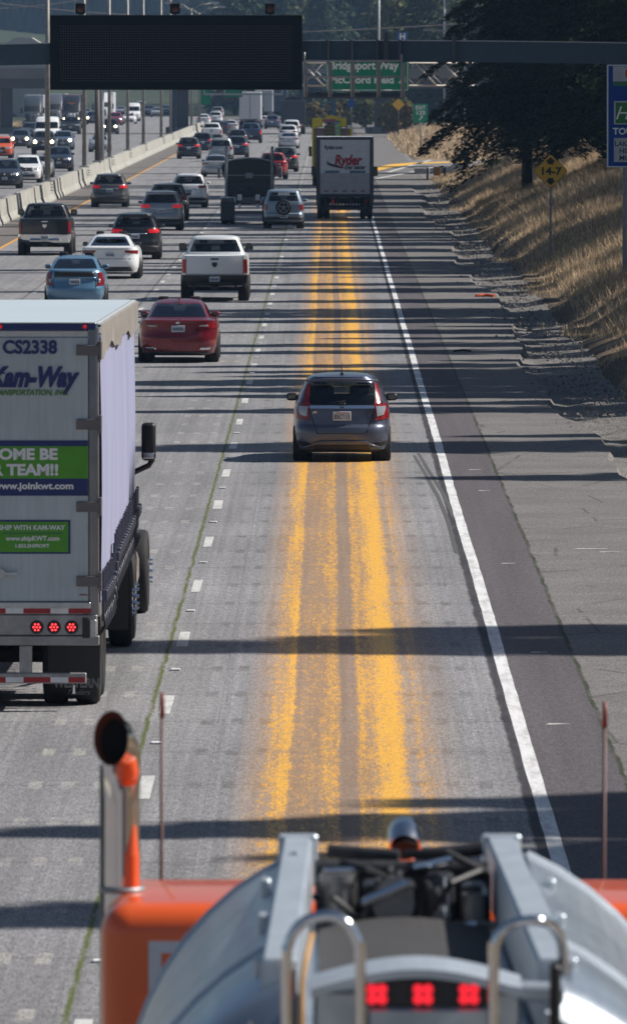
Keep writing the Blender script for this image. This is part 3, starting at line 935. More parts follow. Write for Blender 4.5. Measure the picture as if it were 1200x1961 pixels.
WH = {  # wheel radius, width, rear y, front y, half track
 'hatch': (.31, .185, .72, 3.25, .745), 'sedan': (.34, .225, 1.05, 3.90, .815), 'prius': (.32, .20, .85, 3.55, .77), 'liftback': (.35, .245, .98, 3.95, .86),
 'suv': (.365, .235, .85, 3.62, .80), 'boxsuv': (.35, .225, .75, 3.25, .755), 'pickup': (.40, .275, 1.2, 4.85, .87), 'van': (.345, .225, 1.0, 4.1, .815), 'cargovan': (.35, .225, 1.1, 4.75, .87)}
DIM = {'hatch': 4.1, 'sedan': 4.88, 'prius': 4.46, 'liftback': 4.98, 'suv': 4.64, 'boxsuv': 4.1, 'pickup': 5.78, 'van': 5.14, 'cargovan': 5.7}

def car(kind, label, cat, group, px, py, colour, name=None, oncoming=False, metal=.3, detail=1, lit=False, heads=True, style='', wide=1.0, plate_no=None, dy=0.0, at=None, rz=0.0, tall=1.0, rough=.32, brake=False, glassm=None):
    x, d = gp(px, py) if at is None else at
    L_ = DIM[kind]
    if oncoming: root = empty(name, (x, d + L_, 0), PI + rz, label, cat, group)
    else: root = empty(name, (x, d + dy, 0), rz, label, cat, group)
    root.scale = (wide, 1, tall)
    sh = Shell(LV[kind])
    pm = paint('paint_%02x%02x%02x' % tuple(int(min(1, c) ** (1 / 2.2) * 255) for c in colour), colour, metal, rough)
    wins = WN[kind]
    sh.body(wins, {'body': pm, 'glass': glassm or M_GLASS}, root, sub=2 if detail else 1)
    r, tw, y0, y1, trk = WH[kind]
    for y in (y0, y1):
        for sg in (-1, 1):
            wheel(root, sg * (trk + .012), y, r, tw, rim=detail > 0)
    # arches
    ab = MB()
    W_ = max(l[1] for l in LV[kind])
    for y in (y0, y1):
        for sg in (-1, 1):
            xx = trk + tw / 2 - .02
            ab.cyl((sg * (xx - .3), y, r + .01), (sg * xx, y, r + .01), r + .05, n=24)
    ab.box(-W_ + .14, W_ - .14, y0 - .35, y1 + .4, .16 if kind != 'pickup' else .30, LV[kind][2][0] + .25, .03, 1)
    ab.build('underbody', M_UNDER, root)
    belt = wins[-1][3]
    ib = MB(); ib.box(-W_ + .16, W_ - .16, y0 - .2 if kind != 'pickup' else 2.0, y1 - .35, .4, belt - .12, .03, 1); ib.build('cabin_floor', M_SEAT, root)
    if detail:
        yf = y0 + (y1 - y0) * (.50 if kind != 'pickup' else .50); 
        seats(root, yf, (yf - .95) if kind not in ('pickup', 'cargovan') else None, belt - .38, .37)
    mz = belt + (.03 if kind not in ('pickup', 'cargovan') else .12)
    my = {'pickup': 3.75, 'cargovan': 4.6, 'van': 3.95}.get(kind, y1 - .95)
    wv = sh.P(2.8, sh.v_of(mz)).x
    if kind in ('pickup', 'cargovan'): mirrors(root, wv - .03, my, mz + .02, M_BLACK, .24, .22, .12, .07)
    else: mirrors(root, wv - .02, my, mz, pm if style not in ('fit', 'tesla') else M_BLACK, .20, .135, .14, .02)
    red = M_REDLIT if brake else M_RED
    # ---- rear
    def lights(quads, mat, nm):
        for sg in (1, -1):
            m = MB()
            for q in quads: sh.patch(m, [(u * sg, z) for u, z in q], .012)
            m.build(nm, mat, root, smooth=True)
    if not oncoming or detail:
        ur, ux = sh.u_rear, None
        if kind == 'hatch':
            u = ur(.555, 1.0)
            lights([((ur(.57, .73), .72), (1.92, .76), (2.03, 1.02), (ur(.545, 1.0), 1.0)), ((ur(.56, 1.0), 1.0), (ur(.68, 1.0), 1.02), (ur(.61, 1.33), 1.35), (ur(.56, 1.33), 1.35))], M_RED, 'tail_light')
            lights([((ur(.60, .80), .79), (1.42, .82), (1.62, .97), (ur(.575, .97), .965))], M_WLENS, 'reversing_light')
            for o in [c for c in root.children if c.name.startswith('reversing_light')]: o.scale = (1.012, 1, 1); o.location.y = -.012
            m = MB(); sh.rect(m, -ur(.555, .95), ur(.555, .95), .925, .975, .022, 14, 2)
            m.build('garnish_strip', M_CHROME, root, smooth=True)
            m = MB()      # tailgate seam
            for sg in (1, -1):
                sh.patch(m, [(sg * ur(.555, .93), .93), (sg * ur(.565, .93), .93), (sg * ur(.44, .52), .505), (sg * ur(.425, .52), .505)], .004, nu=1, nv=8, skirt=.01)
            sh.rect(m, -ur(.44, .5), ur(.44, .5), .495, .508, .004, 12, 1, .01)
            m.build('tailgate_seam', M_UNDER, root)
            m = MB(); sh.patch(m, [(-ur(.50, .2), .19), (ur(.50, .2), .19), (ur(.46, .3), .30), (-ur(.46, .3), .30)], .012, 10, 3)
            sh.both(m, [(ur(.50, .27), .26), (1.7, .30), (1.75, .37), (ur(.60, .36), .35)], .01)
            m.build('lower_valance', M_BLACK, root, smooth=True)
            m = MB(); 
            sh.patch(m, [(-ur(.55, .3), .315), (-ur(.44, .3), .315), (-ur(.36, .4), .375), (-ur(.46, .4), .375)], .02, 3, 2)
            m2 = MB(); m2.tube([(-.66, .0, .26), (-.52, -.075, .30), (-.40, -.085, .355), (0, -.105, .365), (.40, -.085, .355), (.52, -.075, .30), (.66, .0, .26)], .014, 8)
            m.bm.free(); m2.build('bumper_trim', pm, root)
            m = MB(); m.tube([(-.02, .045, 1.0), (.06, .05, 1.055), (-.25, .10, 1.03)], .012, 6); m.box(-.05, .06, .0, .06, .985, 1.03, .01, 1)
            m.build('rear_wiper', M_BLACK, root)
            m = MB(); m.cyl((0, .55, 1.50), (0, .62, 1.53), .035, .02, 10); m.cyl((0, .60, 1.52), (0, .36, 1.71), .006, .004, 6); m.build('roof_aerial', M_BLACK, root)
            yv = sh.P(0, sh.v_of(.95)).y - .03
            m = MB()
            for a in ((-.03, -.022), (.022, .03)): m.box(a[0], a[1], yv - .012, yv, .925, .985)
            m.box(-.03, .03, yv - .012, yv, .948, .960)
            m.build('badge', M_BLACK, root)
            text('FIT', -.47, sh.P(-.8, sh.v_of(.86)).y - .012, .862, .055, M_CHROME, root, 'badge_lettering', .02, .2)
            m = MB(); m.tube([(-.62, .30, 1.40), (-.3, .22, 1.425), (0, .19, 1.43), (.3, .22, 1.425), (.62, .30, 1.40)], .022, 8); m.build('roof_spoiler', pm, root)
        elif kind == 'sedan':
            lights([((ur(.46, .82), .82), (1.85, .80), (1.95, .93), (ur(.43, .92), .925))], red, 'tail_light')
            m = MB(); sh.both(m, [(ur(.50, .85), .845), (ur(.68, .86), .85), (ur(.70, .89), .885), (ur(.49, .89), .88)], .018)
            m.build('light_bar', M_WLENS, root)
            m = MB(); sh.rect(m, -ur(.70, .2), ur(.70, .2), .19, .27, .008, 12, 2); m.build('lower_valance', M_BLACK, root)
            m = MB(); sh.both(m, [(ur(.50, .33), .31), (ur(.74, .33), .32), (ur(.76, .37), .37), (ur(.52, .37), .365)], .012); m.build('exhaust_trim', M_CHROME, root)
            m = MB(); sh.both(m, [(ur(.47, .6), .60), (ur(.476, .6), .60), (ur(.44, .8), .82), (ur(.434, .8), .82)], .003, nu=1, skirt=.01); sh.rect(m, -ur(.47, .6), ur(.47, .6), .594, .602, .003, 10, 1, .01)
            m.build('boot_seam', M_UNDER, root)
            m = MB(); m.box(-.045, .045, .0, .02, .905, .965, .01, 1); m.build('badge', M_CHROME, root).location.y = sh.P(0, sh.v_of(.93)).y - .02
            m = MB(); m.prismx([(1.45, 1.42), (1.75, 1.45), (1.52, 1.50)], -.02, .02); m.build('roof_aerial', pm, root)
        elif kind == 'prius':
            lights([((ur(.62, .62), .64), (1.9, .66), (1.8, 1.02), (ur(.66, 1.0), 1.02))], M_RED, 'tail_light')
            m = MB(); sh.both(m, [(ur(.66, .72), .72), (1.4, .74), (1.42, .84), (ur(.67, .84), .84)], .02); m.build('reversing_light', M_WLENS, root)
            m = MB(); sh.rect(m, -ur(.58, .95), ur(.58, .95), .90, 1.055, .006, 12, 3); m.build('vertical_rear_glass', M_BLACK, root)
            m = MB(); sh.rect(m, -ur(.60, .88), ur(.60, .88), .855, .885, .02, 12, 2); m.build('garnish_strip', pm, root)
            m = MB(); sh.both(m, [(ur(.60, .5), .50), (ur(.606, .5), .50), (ur(.61, .84), .86), (ur(.60, .84), .86)], .003, nu=1, skirt=.01); m.build('tailgate_seam', M_UNDER, root)
            m = MB(); m.cyl((0, 1.6, 1.47), (0, 1.2, 1.68), .006, .004, 6); m.build('roof_aerial', M_BLACK, root)
        elif kind == 'liftback':
            lights([((ur(.50, .84), .86), (1.7, .82), (1.85, .94), (ur(.46, .93), .94))], M_RED, 'tail_light')
            m = MB(); sh.rect(m, -ur(.46, .9), ur(.46, .9), .945, .965, .014, 12, 2); m.build('garnish_strip', M_CHROME, root)
            m = MB(); sh.patch(m, [(-ur(.72, .2), .20), (ur(.72, .2), .20), (ur(.66, .4), .40), (-ur(.66, .4), .40)], .01, 12, 3); m.build('lower_valance', M_BLACK, root)
            m = MB(); sh.rect(m, -1.4, 1.4, .655, .668, .003, 12, 1, .01); m.build('bumper_seam', M_UNDER, root)
        elif kind in ('suv', 'boxsuv', 'van'):
            q = {'suv': [((ur(.50, .96), .96), (1.95, .98), (1.98, 1.12), (ur(.46, 1.1), 1.09))],
                 'boxsuv': [((ur(.70, .8), .80), (1.95, .80), (1.95, 1.06), (ur(.70, 1.0), 1.06))],
                 'van': [((ur(.72, .9), .92), (1.95, .92), (1.95, 1.14), (ur(.70, 1.1), 1.14))]}[kind]
            lights(q, red, 'tail_light')
            m = MB(); zt = LV[kind][3][0]
            sh.patch(m, [(-1.9, LV[kind][1][0] - .02), (1.9, LV[kind][1][0] - .02), (1.85, zt - .12), (-1.85, zt - .12)], .01, 16, 3); m.build('lower_bumper', M_DARK, root)
            m = MB(); w_ = ur(.60, .8)
            sh.rect(m, -w_, w_, zt + .09, zt + .10, .003, 10, 1, .01); sh.both(m, [(w_, zt + .09), (w_ + .012, zt + .09), (w_ + .012, 1.1), (w_, 1.1)], .003, nu=1, skirt=.01)
            m.build('tailgate_seam', M_UNDER, root)
            for sg in (-1, 1):
                m = MB(); z = LV[kind][-4][0]; m.tube([(sg * (LV[kind][-4][1] - .02), LV[kind][-4][2] + .25, z + .04), (sg * (LV[kind][-4][1] - .03), LV[kind][-4][3] - .3, z + .04)], .018, 6)
                m.build('roof_rail', M_BLACK, root)
            if kind == 'suv':
                m = MB(); sh.rect(m, -ur(.44, .94), ur(.44, .94), .925, .955, .016, 10, 2); m.build('garnish_strip', M_CHROME if style != 'dark' else pm, root)
                m = MB(); sh.rect(m, -1.25, 1.25, 1.555, 1.60, .05, 12, 2, .06); m.build('roof_spoiler', pm, root)
        elif kind == 'pickup':
            lights([((ur(.86, .80), .84), (1.9, .84), (1.9, 1.24), (ur(.86, 1.2), 1.24))], red if lit or brake else M_REDSOFT, 'tail_light')
            m = MB(); sh.patch(m, [(-1.98, .50), (1.98, .50), (1.98, .78), (-1.98, .78)], .03, 18, 3)
            m.box(-.55, .55, -.16, .1, .52, .56)
            m.build('rear_bumper', M_CHROME if style == 'chrome' else M_BLACK, root, smooth=True)
            m = MB()
            sh.rect(m, -ur(.845, 1.0), ur(.845, 1.0), .80, .812, .003, 10, 1, .01)
            sh.both(m, [(ur(.838, .8), .80), (ur(.85, .8), .80), (ur(.85, 1.3), 1.34), (ur(.838, 1.3), 1.34)], .003, nu=1, skirt=.01)
            m.build('tailgate_seam', M_UNDER, root)
            m = MB(); yv = sh.P(0, sh.v_of(1.24)).y
            m.box(-.12, .12, yv - .02, yv + .02, 1.225, 1.275, .012, 1); m.build('tailgate_handle', M_BLACK if style != 'chrome' else M_CHROME, root)
            m = MB(); m.prism([(-.075, 1.15), (.075, 1.15), (.08, 1.08), (.04, 1.03), (0, 1.0), (-.04, 1.03), (-.08, 1.08)], yv - .035, yv); m.build('badge', M_CHROME if style == 'chrome' else M_BLACK, root)
            m = MB(); m.box(-.16, .16, 2.06, 2.10, 1.835, 1.875, .01, 1); m.build('high_brake_light', M_RED, root)
            m = MB()
            for sg in (-1, 1): m.cyl((sg * .62, .1, .42), (sg * .62, .5, .42), .045, n=10)
            m.box(-.1, .1, -.05, .4, .36, .46); m.cyl((-.75, 1.2, .36), (.75, 1.2, .36), .07, n=10)
            m.build('exhaust_and_hitch', M_DARK, root)
        pz = {'hatch': .80, 'sedan': .80, 'prius': .76, 'liftback': .80, 'suv': .84, 'boxsuv': .55, 'van': .86, 'pickup': .66, 'cargovan': .8}[kind]
        plate(root, sh, pz, plate_no, off=.03 if kind != 'pickup' else .045)
    # ---- front
    if oncoming or kind in ('hatch', 'pickup', 'sedan', 'suv', 'boxsuv', 'prius', 'liftback', 'van', 'cargovan'):
        hz = {'hatch': .74, 'sedan': .70, 'prius': .74, 'liftback': .70, 'suv': .86, 'boxsuv': .82, 'pickup': 1.02, 'van': .86, 'cargovan': .92}[kind]
        uf = sh.u_front
        wq = W_ - .14
        hq = ((uf(wq * .56, hz), hz - .07), (3.45, hz - .05), (3.35, hz + .09), (uf(wq * .62, hz), hz + .05))
        for sg in (1, -1):
            m = MB(); sh.patch(m, [(u * sg, z) for u, z in hq], .012)
            o = m.build('headlight', M_WLENS, root, smooth=True)
            if oncoming and lit:
                p = sh.P(uf(wq * .80, hz) * sg, sh.v_of(hz))
                b = MB(); b.cyl(p + Vector((0, .0, 0)), p + Vector((0, .09, 0)), .125, n=14); b.build('headlamp_bulb', M_HEAD, o)
        m = MB(); a = uf(wq * .52, hz)
        gh = .14 if kind in ('pickup', 'suv', 'boxsuv') else .07
        sh.patch(m, [(-a, hz - gh), (-5, hz - gh), (-5, hz + gh * .5), (-a, hz + gh * .5)], .012); sh.patch(m, [(a, hz - gh), (5, hz - gh), (5, hz + gh * .5), (a, hz + gh * .5)], .012)
        m.build('grille', M_BLACK, root)
        m = MB()
        p = sh.P(5, sh.v_of(hz)); m.box(-.07, .07, p.y, p.y + .03, hz - .05, hz + .03, .01, 1)
        if kind in ('pickup', 'boxsuv'):
            for k in (-1, 1): m.box(-.45, .45, p.y - .02, p.y + .03, hz + k * .08 - .012, hz + k * .08 + .012)
        m.build('badge', M_CHROME, root)
        m = MB(); z0 = LV[kind][1][0] + .06; z1 = LV[kind][3][0] - .08; b_ = uf(wq * .7, z1)
        sh.patch(m, [(-b_, z0), (-5, z0), (-5, z1), (-b_, z1)], .01); sh.patch(m, [(b_, z0), (5, z0), (5, z1), (b_, z1)], .01)
        m.build('lower_grille', M_DARK, root)
        if oncoming: plate(root, sh, z1 + .05, None, front=True, off=.03)
    return root
# ------------------------------------------------------------------ curtain-side trailer and its tractor (left lane, nearest)
def text_right(body, xr, y, z, size, mat, parent, **k):
    o = text(body, 0, y, z, size, mat, parent, **k)
    co = [v.co.x for v in o.data.vertices]
    o.location.x = xr - max(co)
    return o

def near_trailer():
    D = 104.2; S = F / D
    X = lambda px: (px - VPX) / S
    Z = lambda py: CAM_H - (py - HORY) / S
    cx = -3.73
    root = empty('curtain_side_lorry', (cx, D, 0), -R(.56), 'white curtain-side lorry with navy and green banners on its rear doors', 'lorry')
    LX = lambda px: X(px) - cx
    xr = LX(190); xl = -xr; W = xr
    L = 13.4
    mw = plain('trailer_white', (.60, .63, .66), .42, vary=.12, nscale=1.5)
    # dirt streaks on the doors
    t = NT('trailer_door_white'); tc = t.n('ShaderNodeTexCoord'); v = tc.outputs['Object']
    n1 = t.noise(1.2, v, 5, .6); n2 = t.noise(2.0, t.mapping(v, (14, 1, .6)), 5, .7)
    c = t.mix(1.0, (.43, .50, .55), t.ramp(n1, [(.3, .88), (.7, 1.05)]), 'MULTIPLY')
    c = t.mix(1.0, c, t.ramp(n2, [(.3, .88), (.6, 1.04)]), 'MULTIPLY')
    t.bsdf(c, .42); mdoor = t.m
    navy = plain('navy_vinyl', srgb(20, 40, 105), .4, vary=.1)
    green = plain('green_vinyl', srgb(75, 150, 30), .4, vary=.1)
    lw = plain('white_vinyl', (.72, .74, .78), .4, vary=.08)
    # curtain
    t = NT('curtain_fabric'); tc = t.n('ShaderNodeTexCoord'); v = tc.outputs['Object']
    n2 = t.noise(1.0, t.mapping(v, (1, 3.0, .25)), 5, .6)
    c = t.mix(1.0, (.31, .33, .48), t.ramp(n2, [(.3, .88), (.7, 1.06)]), 'MULTIPLY')
    t.bsdf(c, .55, spec=.3, bump=n2, bs=.5, bd=.03); mcur = t.m
    ztop_r, ztop_f = 4.10, 4.04
    zb_r, zb_f = 1.12, 1.50
    def zb(y): return 1.12 if y < 3.6 else (1.12 + (y - 3.6) / 1.2 * .22 if y < 4.8 else 1.34 + .16 * (y - 4.8) / (L - 4.8))
    # roof
    m = MB(); m.prismx([(.0, ztop_r - .05), (L, ztop_f - .05), (L, ztop_f), (.0, ztop_r)], -W + .01, W - .01)
    t = NT('trailer_roof'); tc = t.n('ShaderNodeTexCoord'); v = tc.outputs['Object']
    n2 = t.noise(1.0, t.mapping(v, (.8, 12, 1)), 4, .7); n3 = t.noise(1.0, t.mapping(v, (.4, 2.0, 1)), 3, .6)
    c = t.mix(1.0, (.64, .74, .80), t.ramp(n2, [(.3, .86), (.7, 1.08)]), 'MULTIPLY'); c = t.mix(t.ramp(n3, [(.45, 0), (.6, .3)]), c, (.8, .85, .86))
    t.bsdf(c, .35, .2)
    m.build('roof', t.m, root)
    # side curtains with folds, one each side
    for sg in (1, -1):
        V = []; ny = 150; nz = 12
        def pt(i, j):
            y = .12 + (L - .2) * i / ny; f = j / nz
            z0_ = zb(y) + .02; z1_ = ztop_r + (ztop_f - ztop_r) * y / L - .30
            z = z0_ + (z1_ - z0_) * f
            d = .014 * math.sin(y * 9.0 + .8 * math.sin(y * 2.3)) * (1 - .5 * f) + .012 * math.sin(y * 2.7 + 1) + .008 * math.sin(y * 21)
            return (sg * (W - .02 + d + .02 * math.sin(PI * f)), y, z)
        for i in range(ny):
            for j in range(nz):
                V += [pt(i, j), pt(i + 1, j), pt(i + 1, j + 1), pt(i, j + 1)]
        np_mesh('side_curtain', V, 4, mcur, root)
        # top rail and its sagging pelmet
        V = []
        for i in range(ny):
            ya, yb = .0 + L * i / ny, L * (i + 1) / ny
            za, zb_ = [ztop_r + (ztop_f - ztop_r) * q / L for q in (ya, yb)]
            sa, sb = [.33 + .05 * math.sin(q * 1.2 + .6) + .02 * math.sin(q * 3.1) for q in (ya, yb)]
            xo = sg * (W + .022)
            V += [(xo, ya, za - sa), (xo, yb, zb_ - sb), (xo, yb, zb_ - .02), (xo, ya, za - .02)]
            V += [(xo, ya, za - .02), (xo, yb, zb_ - .02), (sg * (W - .05), yb, zb_ + .004), (sg * (W - .05), ya, za + .004)]
        np_mesh('roof_rail_cover', V, 4, plain('pelmet_grey', (.30, .28, .26), .5, vary=.35, nscale=3), root)
        # straps and buckles
        m = MB()
        m.box(*sorted((sg * (W + .01), sg * (W + .04))), -.04, .04, -.20, .34)
        m.box(*sorted((sg * (W + .015), sg * (W + .075))), -.055, .055, .02, .14, .01, 1)
        m.tube([(sg * (W + .03), 0, -.12), (sg * (W + .05), .05, -.26), (sg * (W - .03), .1, -.36)], .018, 5)
        st = m.build('curtain_strap', plain('strap_black', (.04, .045, .07), .5), root)
        y = .55
        while y < L - .2:
            if y > .6:
                st = st.copy(); COL.objects.link(st); st.parent = root
            st.location = (0, y, zb(y)); st.rotation_euler = (R(random.uniform(-6, 6)), 0, 0)
            y += .46
        m = MB()
        m.box(sg * (W - .08), sg * (W + .006), .0, 3.6, zb_r - .12, zb_r + .02); m.box(sg * (W - .08), sg * (W + .006), 4.8, L, 1.26, 1.40)
        m.build('side_rail', M_ALU, root)
        m = MB()
        m.box(sg * (W - .04), sg * (W + .02), 1.9, 2.05, .95, 1.02, .005, 1); m.build('side_marker', M_AMBER, root); m = MB()
        m.cyl((sg * (W - .02), 4.3, .98), (sg * (W - .02), 4.85, .84), .035, n=8)
        m.build('reflective_strip', M_WHITE, root)
    # rear corner posts, header, sill
    for sg in (-1, 1):
        m = MB(); m.box(*sorted((sg * (W - .105), sg * (W - .004))), -.04, .10, 1.02, 4.06, .012, 2)
        m.build('corner_post', plain('post_metal', (.24, .24, .26), .45, .6), root, smooth=True)
    zh = Z(630)
    m = MB(); m.box(-W + .02, W - .03, -.045, .08, Z(632), Z(618), .01, 1); m.build('header_band', navy, root)
    m = MB(); m.box(-W + .02, W - .03, -.05, -.02, Z(619), 4.11, .004, 1); m.build('header_trim', M_ALU, root)
    for px in (1, 163, -320):
        m = MB(); m.cyl((LX(px), -.045, Z(625)), (LX(px), -.066, Z(625)), .022, n=12); m.build('marker_light', M_REDLIT, root)
    m = MB(); m.box(-W + .11, W - .11, -.03, .06, Z(645), Z(632.5), .006, 1); m.build('header_frame', M_ALU, root)
    # doors
    for sg in (-1, 1):
        m = MB(); a, b = sorted((sg * .008, sg * (W - .112)))
        m.box(a, b, -.035, .05, Z(1152), Z(645.5), .008, 1); door = m.build('rear_door', mdoor, root)
        m = MB()
        for px_y in (670, 812, 970, 1113):
            z = Z(px_y)
            a, b = sorted((sg * (W - .24), sg * (W + .006)))
            m = MB(); m2 = m; m2.box(a, b, -.062, -.028, z - .055, z + .055, .006, 1)
            m2.box(*sorted((sg * (W + .0), sg * (W + .03))), -.07, .02, z - .10, z + .10, .006, 1)
            for kx in (.20, .13):
                for kz in (-.035, .035): m2.cyl((sg * (W - kx), -.062, z + kz), (sg * (W - kx), -.07, z + kz), .009, n=8)
            m.build('hinge', plain('hinge_steel', (.17, .16, .17), .55, .6), root)
        m = MB()
        xx = sg * .14
        m.cyl((xx, -.07, Z(1150)), (xx, -.07, Z(650)), .018, n=10)
        m.build('lock_rod', M_ALU, root)
    m = MB(); m.cyl((LX(2), -.05, Z(1098)), (LX(2), -.08, Z(1098)), .05, n=14); m.box(LX(2), LX(34), -.075, -.055, Z(1101), Z(1096)); m.build('door_latch', M_ALU, root)
    y = -.038
    def band_(px1, py0, py1, mat, name, px0=-380, yy=y, th=.004):
        m = MB(); m.box(LX(px0), LX(px1), yy - th, yy + .002, Z(py1), Z(py0)); return m.build(name, mat, root)
    band_(169, 843, 854, navy, 'navy_stripe'); band_(169, 854, 916, green, 'green_banner'); band_(169, 916, 949, navy, 'navy_banner')
    s1 = 1 / S
    text_right('CS2338', LX(110), y - .006, Z(664), 25.5 * s1 * 1.38, navy, root, name='trailer_number', bold=.035, width=104 * s1)
    logo = text_right('Kam-Way', LX(153), y - .006, Z(727), 37 * s1 * 1.40, navy, root, name='logo_lettering', bold=.05, shear=.32, width=172 * s1)
    m = MB()
    sw = [(LX(-62 + 5.2 * k), Z(738 - 24 * math.sin(k / 14 * PI / 2))) for k in range(15)]
    for a, b, k in zip(sw, sw[1:], range(14)):
        w = .004 + .010 * math.sin(k / 14 * PI)
        m.face([(a[0], y - .005, a[1] - w), (b[0], y - .005, b[1] - w), (b[0], y - .005, b[1] + w), (a[0], y - .005, a[1] + w)])
    m.build('logo_swoosh', navy, root)
    text_right('TRANSPORTATION, INC.', LX(131), y - .006, Z(752), 10.5 * s1 * 1.38, plain('dark_green_vinyl', srgb(80, 125, 45), .4), root, name='logo_subtitle', bold=.03, shear=.3, width=148 * s1)
    text_right('COME BE', LX(111), y - .008, Z(869), 21 * s1 * 1.38, lw, root, name='banner_lettering', bold=.045, width=136 * s1)
    text_right('OUR TEAM!!', LX(112), y - .008, Z(899), 21 * s1 * 1.38, lw, root, name='banner_lettering', bold=.045, width=176 * s1)
    text_right('www.joinkwt.com', LX(141), y - .008, Z(932), 13 * s1 * 1.38, lw, root, name='web_address', bold=.035, width=154 * s1)
    # green panel
    m = MB(); m.box(LX(-120), LX(135), y - .003, y + .002, Z(1060.5), Z(995.5), 0); m.build('panel_border', navy, root)
    m = MB(); m.box(LX(-117), LX(131), y - .006, y + .002, Z(1057), Z(999), 0); m.build('green_panel', green, root)
    text_right('SHIP WITH KAM-WAY', LX(125), y - .009, Z(1010), 9.5 * s1 * 1.38, lw, root, name='panel_lettering', bold=.03, width=127 * s1)
    m = MB(); m.box(LX(5), LX(120), y - .008, y - .004, Z(1021.6), Z(1020.4)); m.build('panel_rule', navy, root)
    text_right('www.shipKWT.com', LX(114), y - .009, Z(1032), 9 * s1 * 1.38, lw, root, name='panel_lettering', bold=.03, width=103 * s1)
    text_right('1.833.SHIPKWT', LX(95), y - .009, Z(1045), 7 * s1 * 1.38, lw, root, name='panel_lettering', bold=.03, width=65 * s1)
    m = MB(); m.box(LX(152), LX(167), y - .003, y + .002, Z(1140), Z(1138)); m.build('warning_sticker', M_RED, root)
    # sill with tape
    m = MB(); m.box(-W + .09, W - .09, -.06, .1, Z(1176), Z(1153), .008, 1); m.build('door_sill', M_ALU, root)
    white_t = plain('reflective_white', (.7, .72, .74), .3); red_t = plain('reflective_red', (.33, .012, .02), .3)
    def tape(py0, py1, yy, pxs, wl):
        for k, (a, b, r_) in enumerate(pxs):
            m = MB(); m.box(LX(a), LX(b), yy - .003, yy, Z(py1), Z(py0)); m.build('reflective_tape', red_t if r_ else white_t, root)
    tape(1165, 1174.5, -.0605, [(-78, -33, 0), (-33, 11, 1), (11, 45, 0), (45, 97, 1), (97, 131, 0), (131, 174, 1)], 0)
    # bumper panel with lamps
    m = MB(); m.box(-W + .06, W - .02, -.05, .1, Z(1217), Z(1177), .01, 1); m.box(-W + .06, W - .0, -.065, .1, Z(1236), Z(1218), .008, 1)
    m.build('rear_bumper_beam', plain('worn_beam', (.33, .33, .34), .5, .5, vary=.3), root)
    for px in (70.5, 103.5, 137):
        c_ = (LX(px), Z(1201))
        m = MB(); m.cyl((c_[0], -.050, c_[1]), (c_[0], -.060, c_[1]), .072, n=24); o = m.build('lamp_grommet', M_BLACK, root)
        m = MB(); m.cyl((c_[0], -.060, c_[1]), (c_[0], -.068, c_[1]), .054, n=24); m.build('lamp_lens', plain('dark_red_lens', (.14, .004, .006), .2), o)
        m = MB()
        for k in range(6):
            a = PI / 3 * k
            m.cyl((c_[0] + .034 * math.cos(a), -.068, c_[1] + .034 * math.sin(a)), (c_[0] + .034 * math.cos(a), -.071, c_[1] + .034 * math.sin(a)), .0105, n=8)
        m.cyl((c_[0], -.068, c_[1]), (c_[0], -.071, c_[1]), .010, n=8)
        m.build('lamp_diodes', emis('led_red', (1, .04, .05), 3.0), o)
    m = MB(); m.box(LX(158), LX(171), -.075, -.045, Z(1222), Z(1183), .006, 1); m.build('dock_bumper', M_BLACK, root)
    m = MB(); m.box(LX(172), LX(184), -.07, -.04, Z(1220), Z(1187), .006, 1); m.build('corner_bracket', M_ALU, root)
    # underride guard
    m = MB(); 
    for px in (49, 49 - 2 * 0 - 220): m.box(LX(px) - .066, LX(px) + .066, -.05, .06, Z(1292), Z(1237), .006, 1)
    m.box(-1.02 * 1, LX(165), -.07, .05, Z(1309), Z(1289), .008, 1)
    m.build('underride_guard', plain('worn_beam', (.33, .33, .34)), root)
    tape(1297, 1307, -.0705, [(-78, -33, 0), (-33, 11, 1), (11, 45, 0), (45, 97, 1), (97, 131, 0), (131, 163, 1)], 0)
    # mudflaps
    for sg in (-1, 1):
        m = MB(); m.box(*sorted((sg * (LX(88)), sg * LX(188))), .55, .57, .24, 1.0, 0)
        fl = m.build('mudflap', M_BLACK, root)
        if sg > 0:
            text('WESTERN', LX(142), .543, Z(1311) - .02, 19 * s1 * 1.3, plain('flap_grey', (.16, .17, .18), .6), fl, 'flap_lettering', .04, .12, width=88 * s1)
            text('Trailers', LX(145), .543, Z(1329) - .02, 11 * s1 * 1.3, plain('flap_grey', (.16, .17, .18)), fl, 'flap_lettering', 0, .5, width=44 * s1)
    # frame, axles and wheels
    m = MB()
    for sg in (-1, 1): m.box(sg * .42, sg * .52, .1, L, .95, 1.3)
    m.box(-W + .1, W - .1, .1, L, 1.14, 1.2); m.cyl((-1, 1.25, .52), (1, 1.25, .52), .08); m.cyl((-1, 2.5, .52), (1, 2.5, .52), .08)
    m.box(-.9, .9, .12, .3, 1.0, 1.18)
    m.build('chassis_frame', M_UNDER, root)
    for y_ in (1.25, 2.5):
        for sg in (-1, 1):
            for o_ in (W - .16, W - .50): wheel(root, sg * o_, y_, .51, .27, rimmat=M_WHITE)
    # tractor
    dk = paint('tractor_navy', srgb(30, 45, 90), .2)
    yt = 11.4
    m = MB(); m.box(-.42, .42, yt - .6, yt + 8.2, .75, 1.0); m.build('tractor_frame', M_UNDER, root)
    for y_ in (yt + .4, yt + 1.7):
        for sg in (-1, 1):
            for o_ in (W - .14, W - .50): wheel(root, sg * o_, y_, .52, .28, rimmat=M_ALU)
    ys_ = 123.2 - D
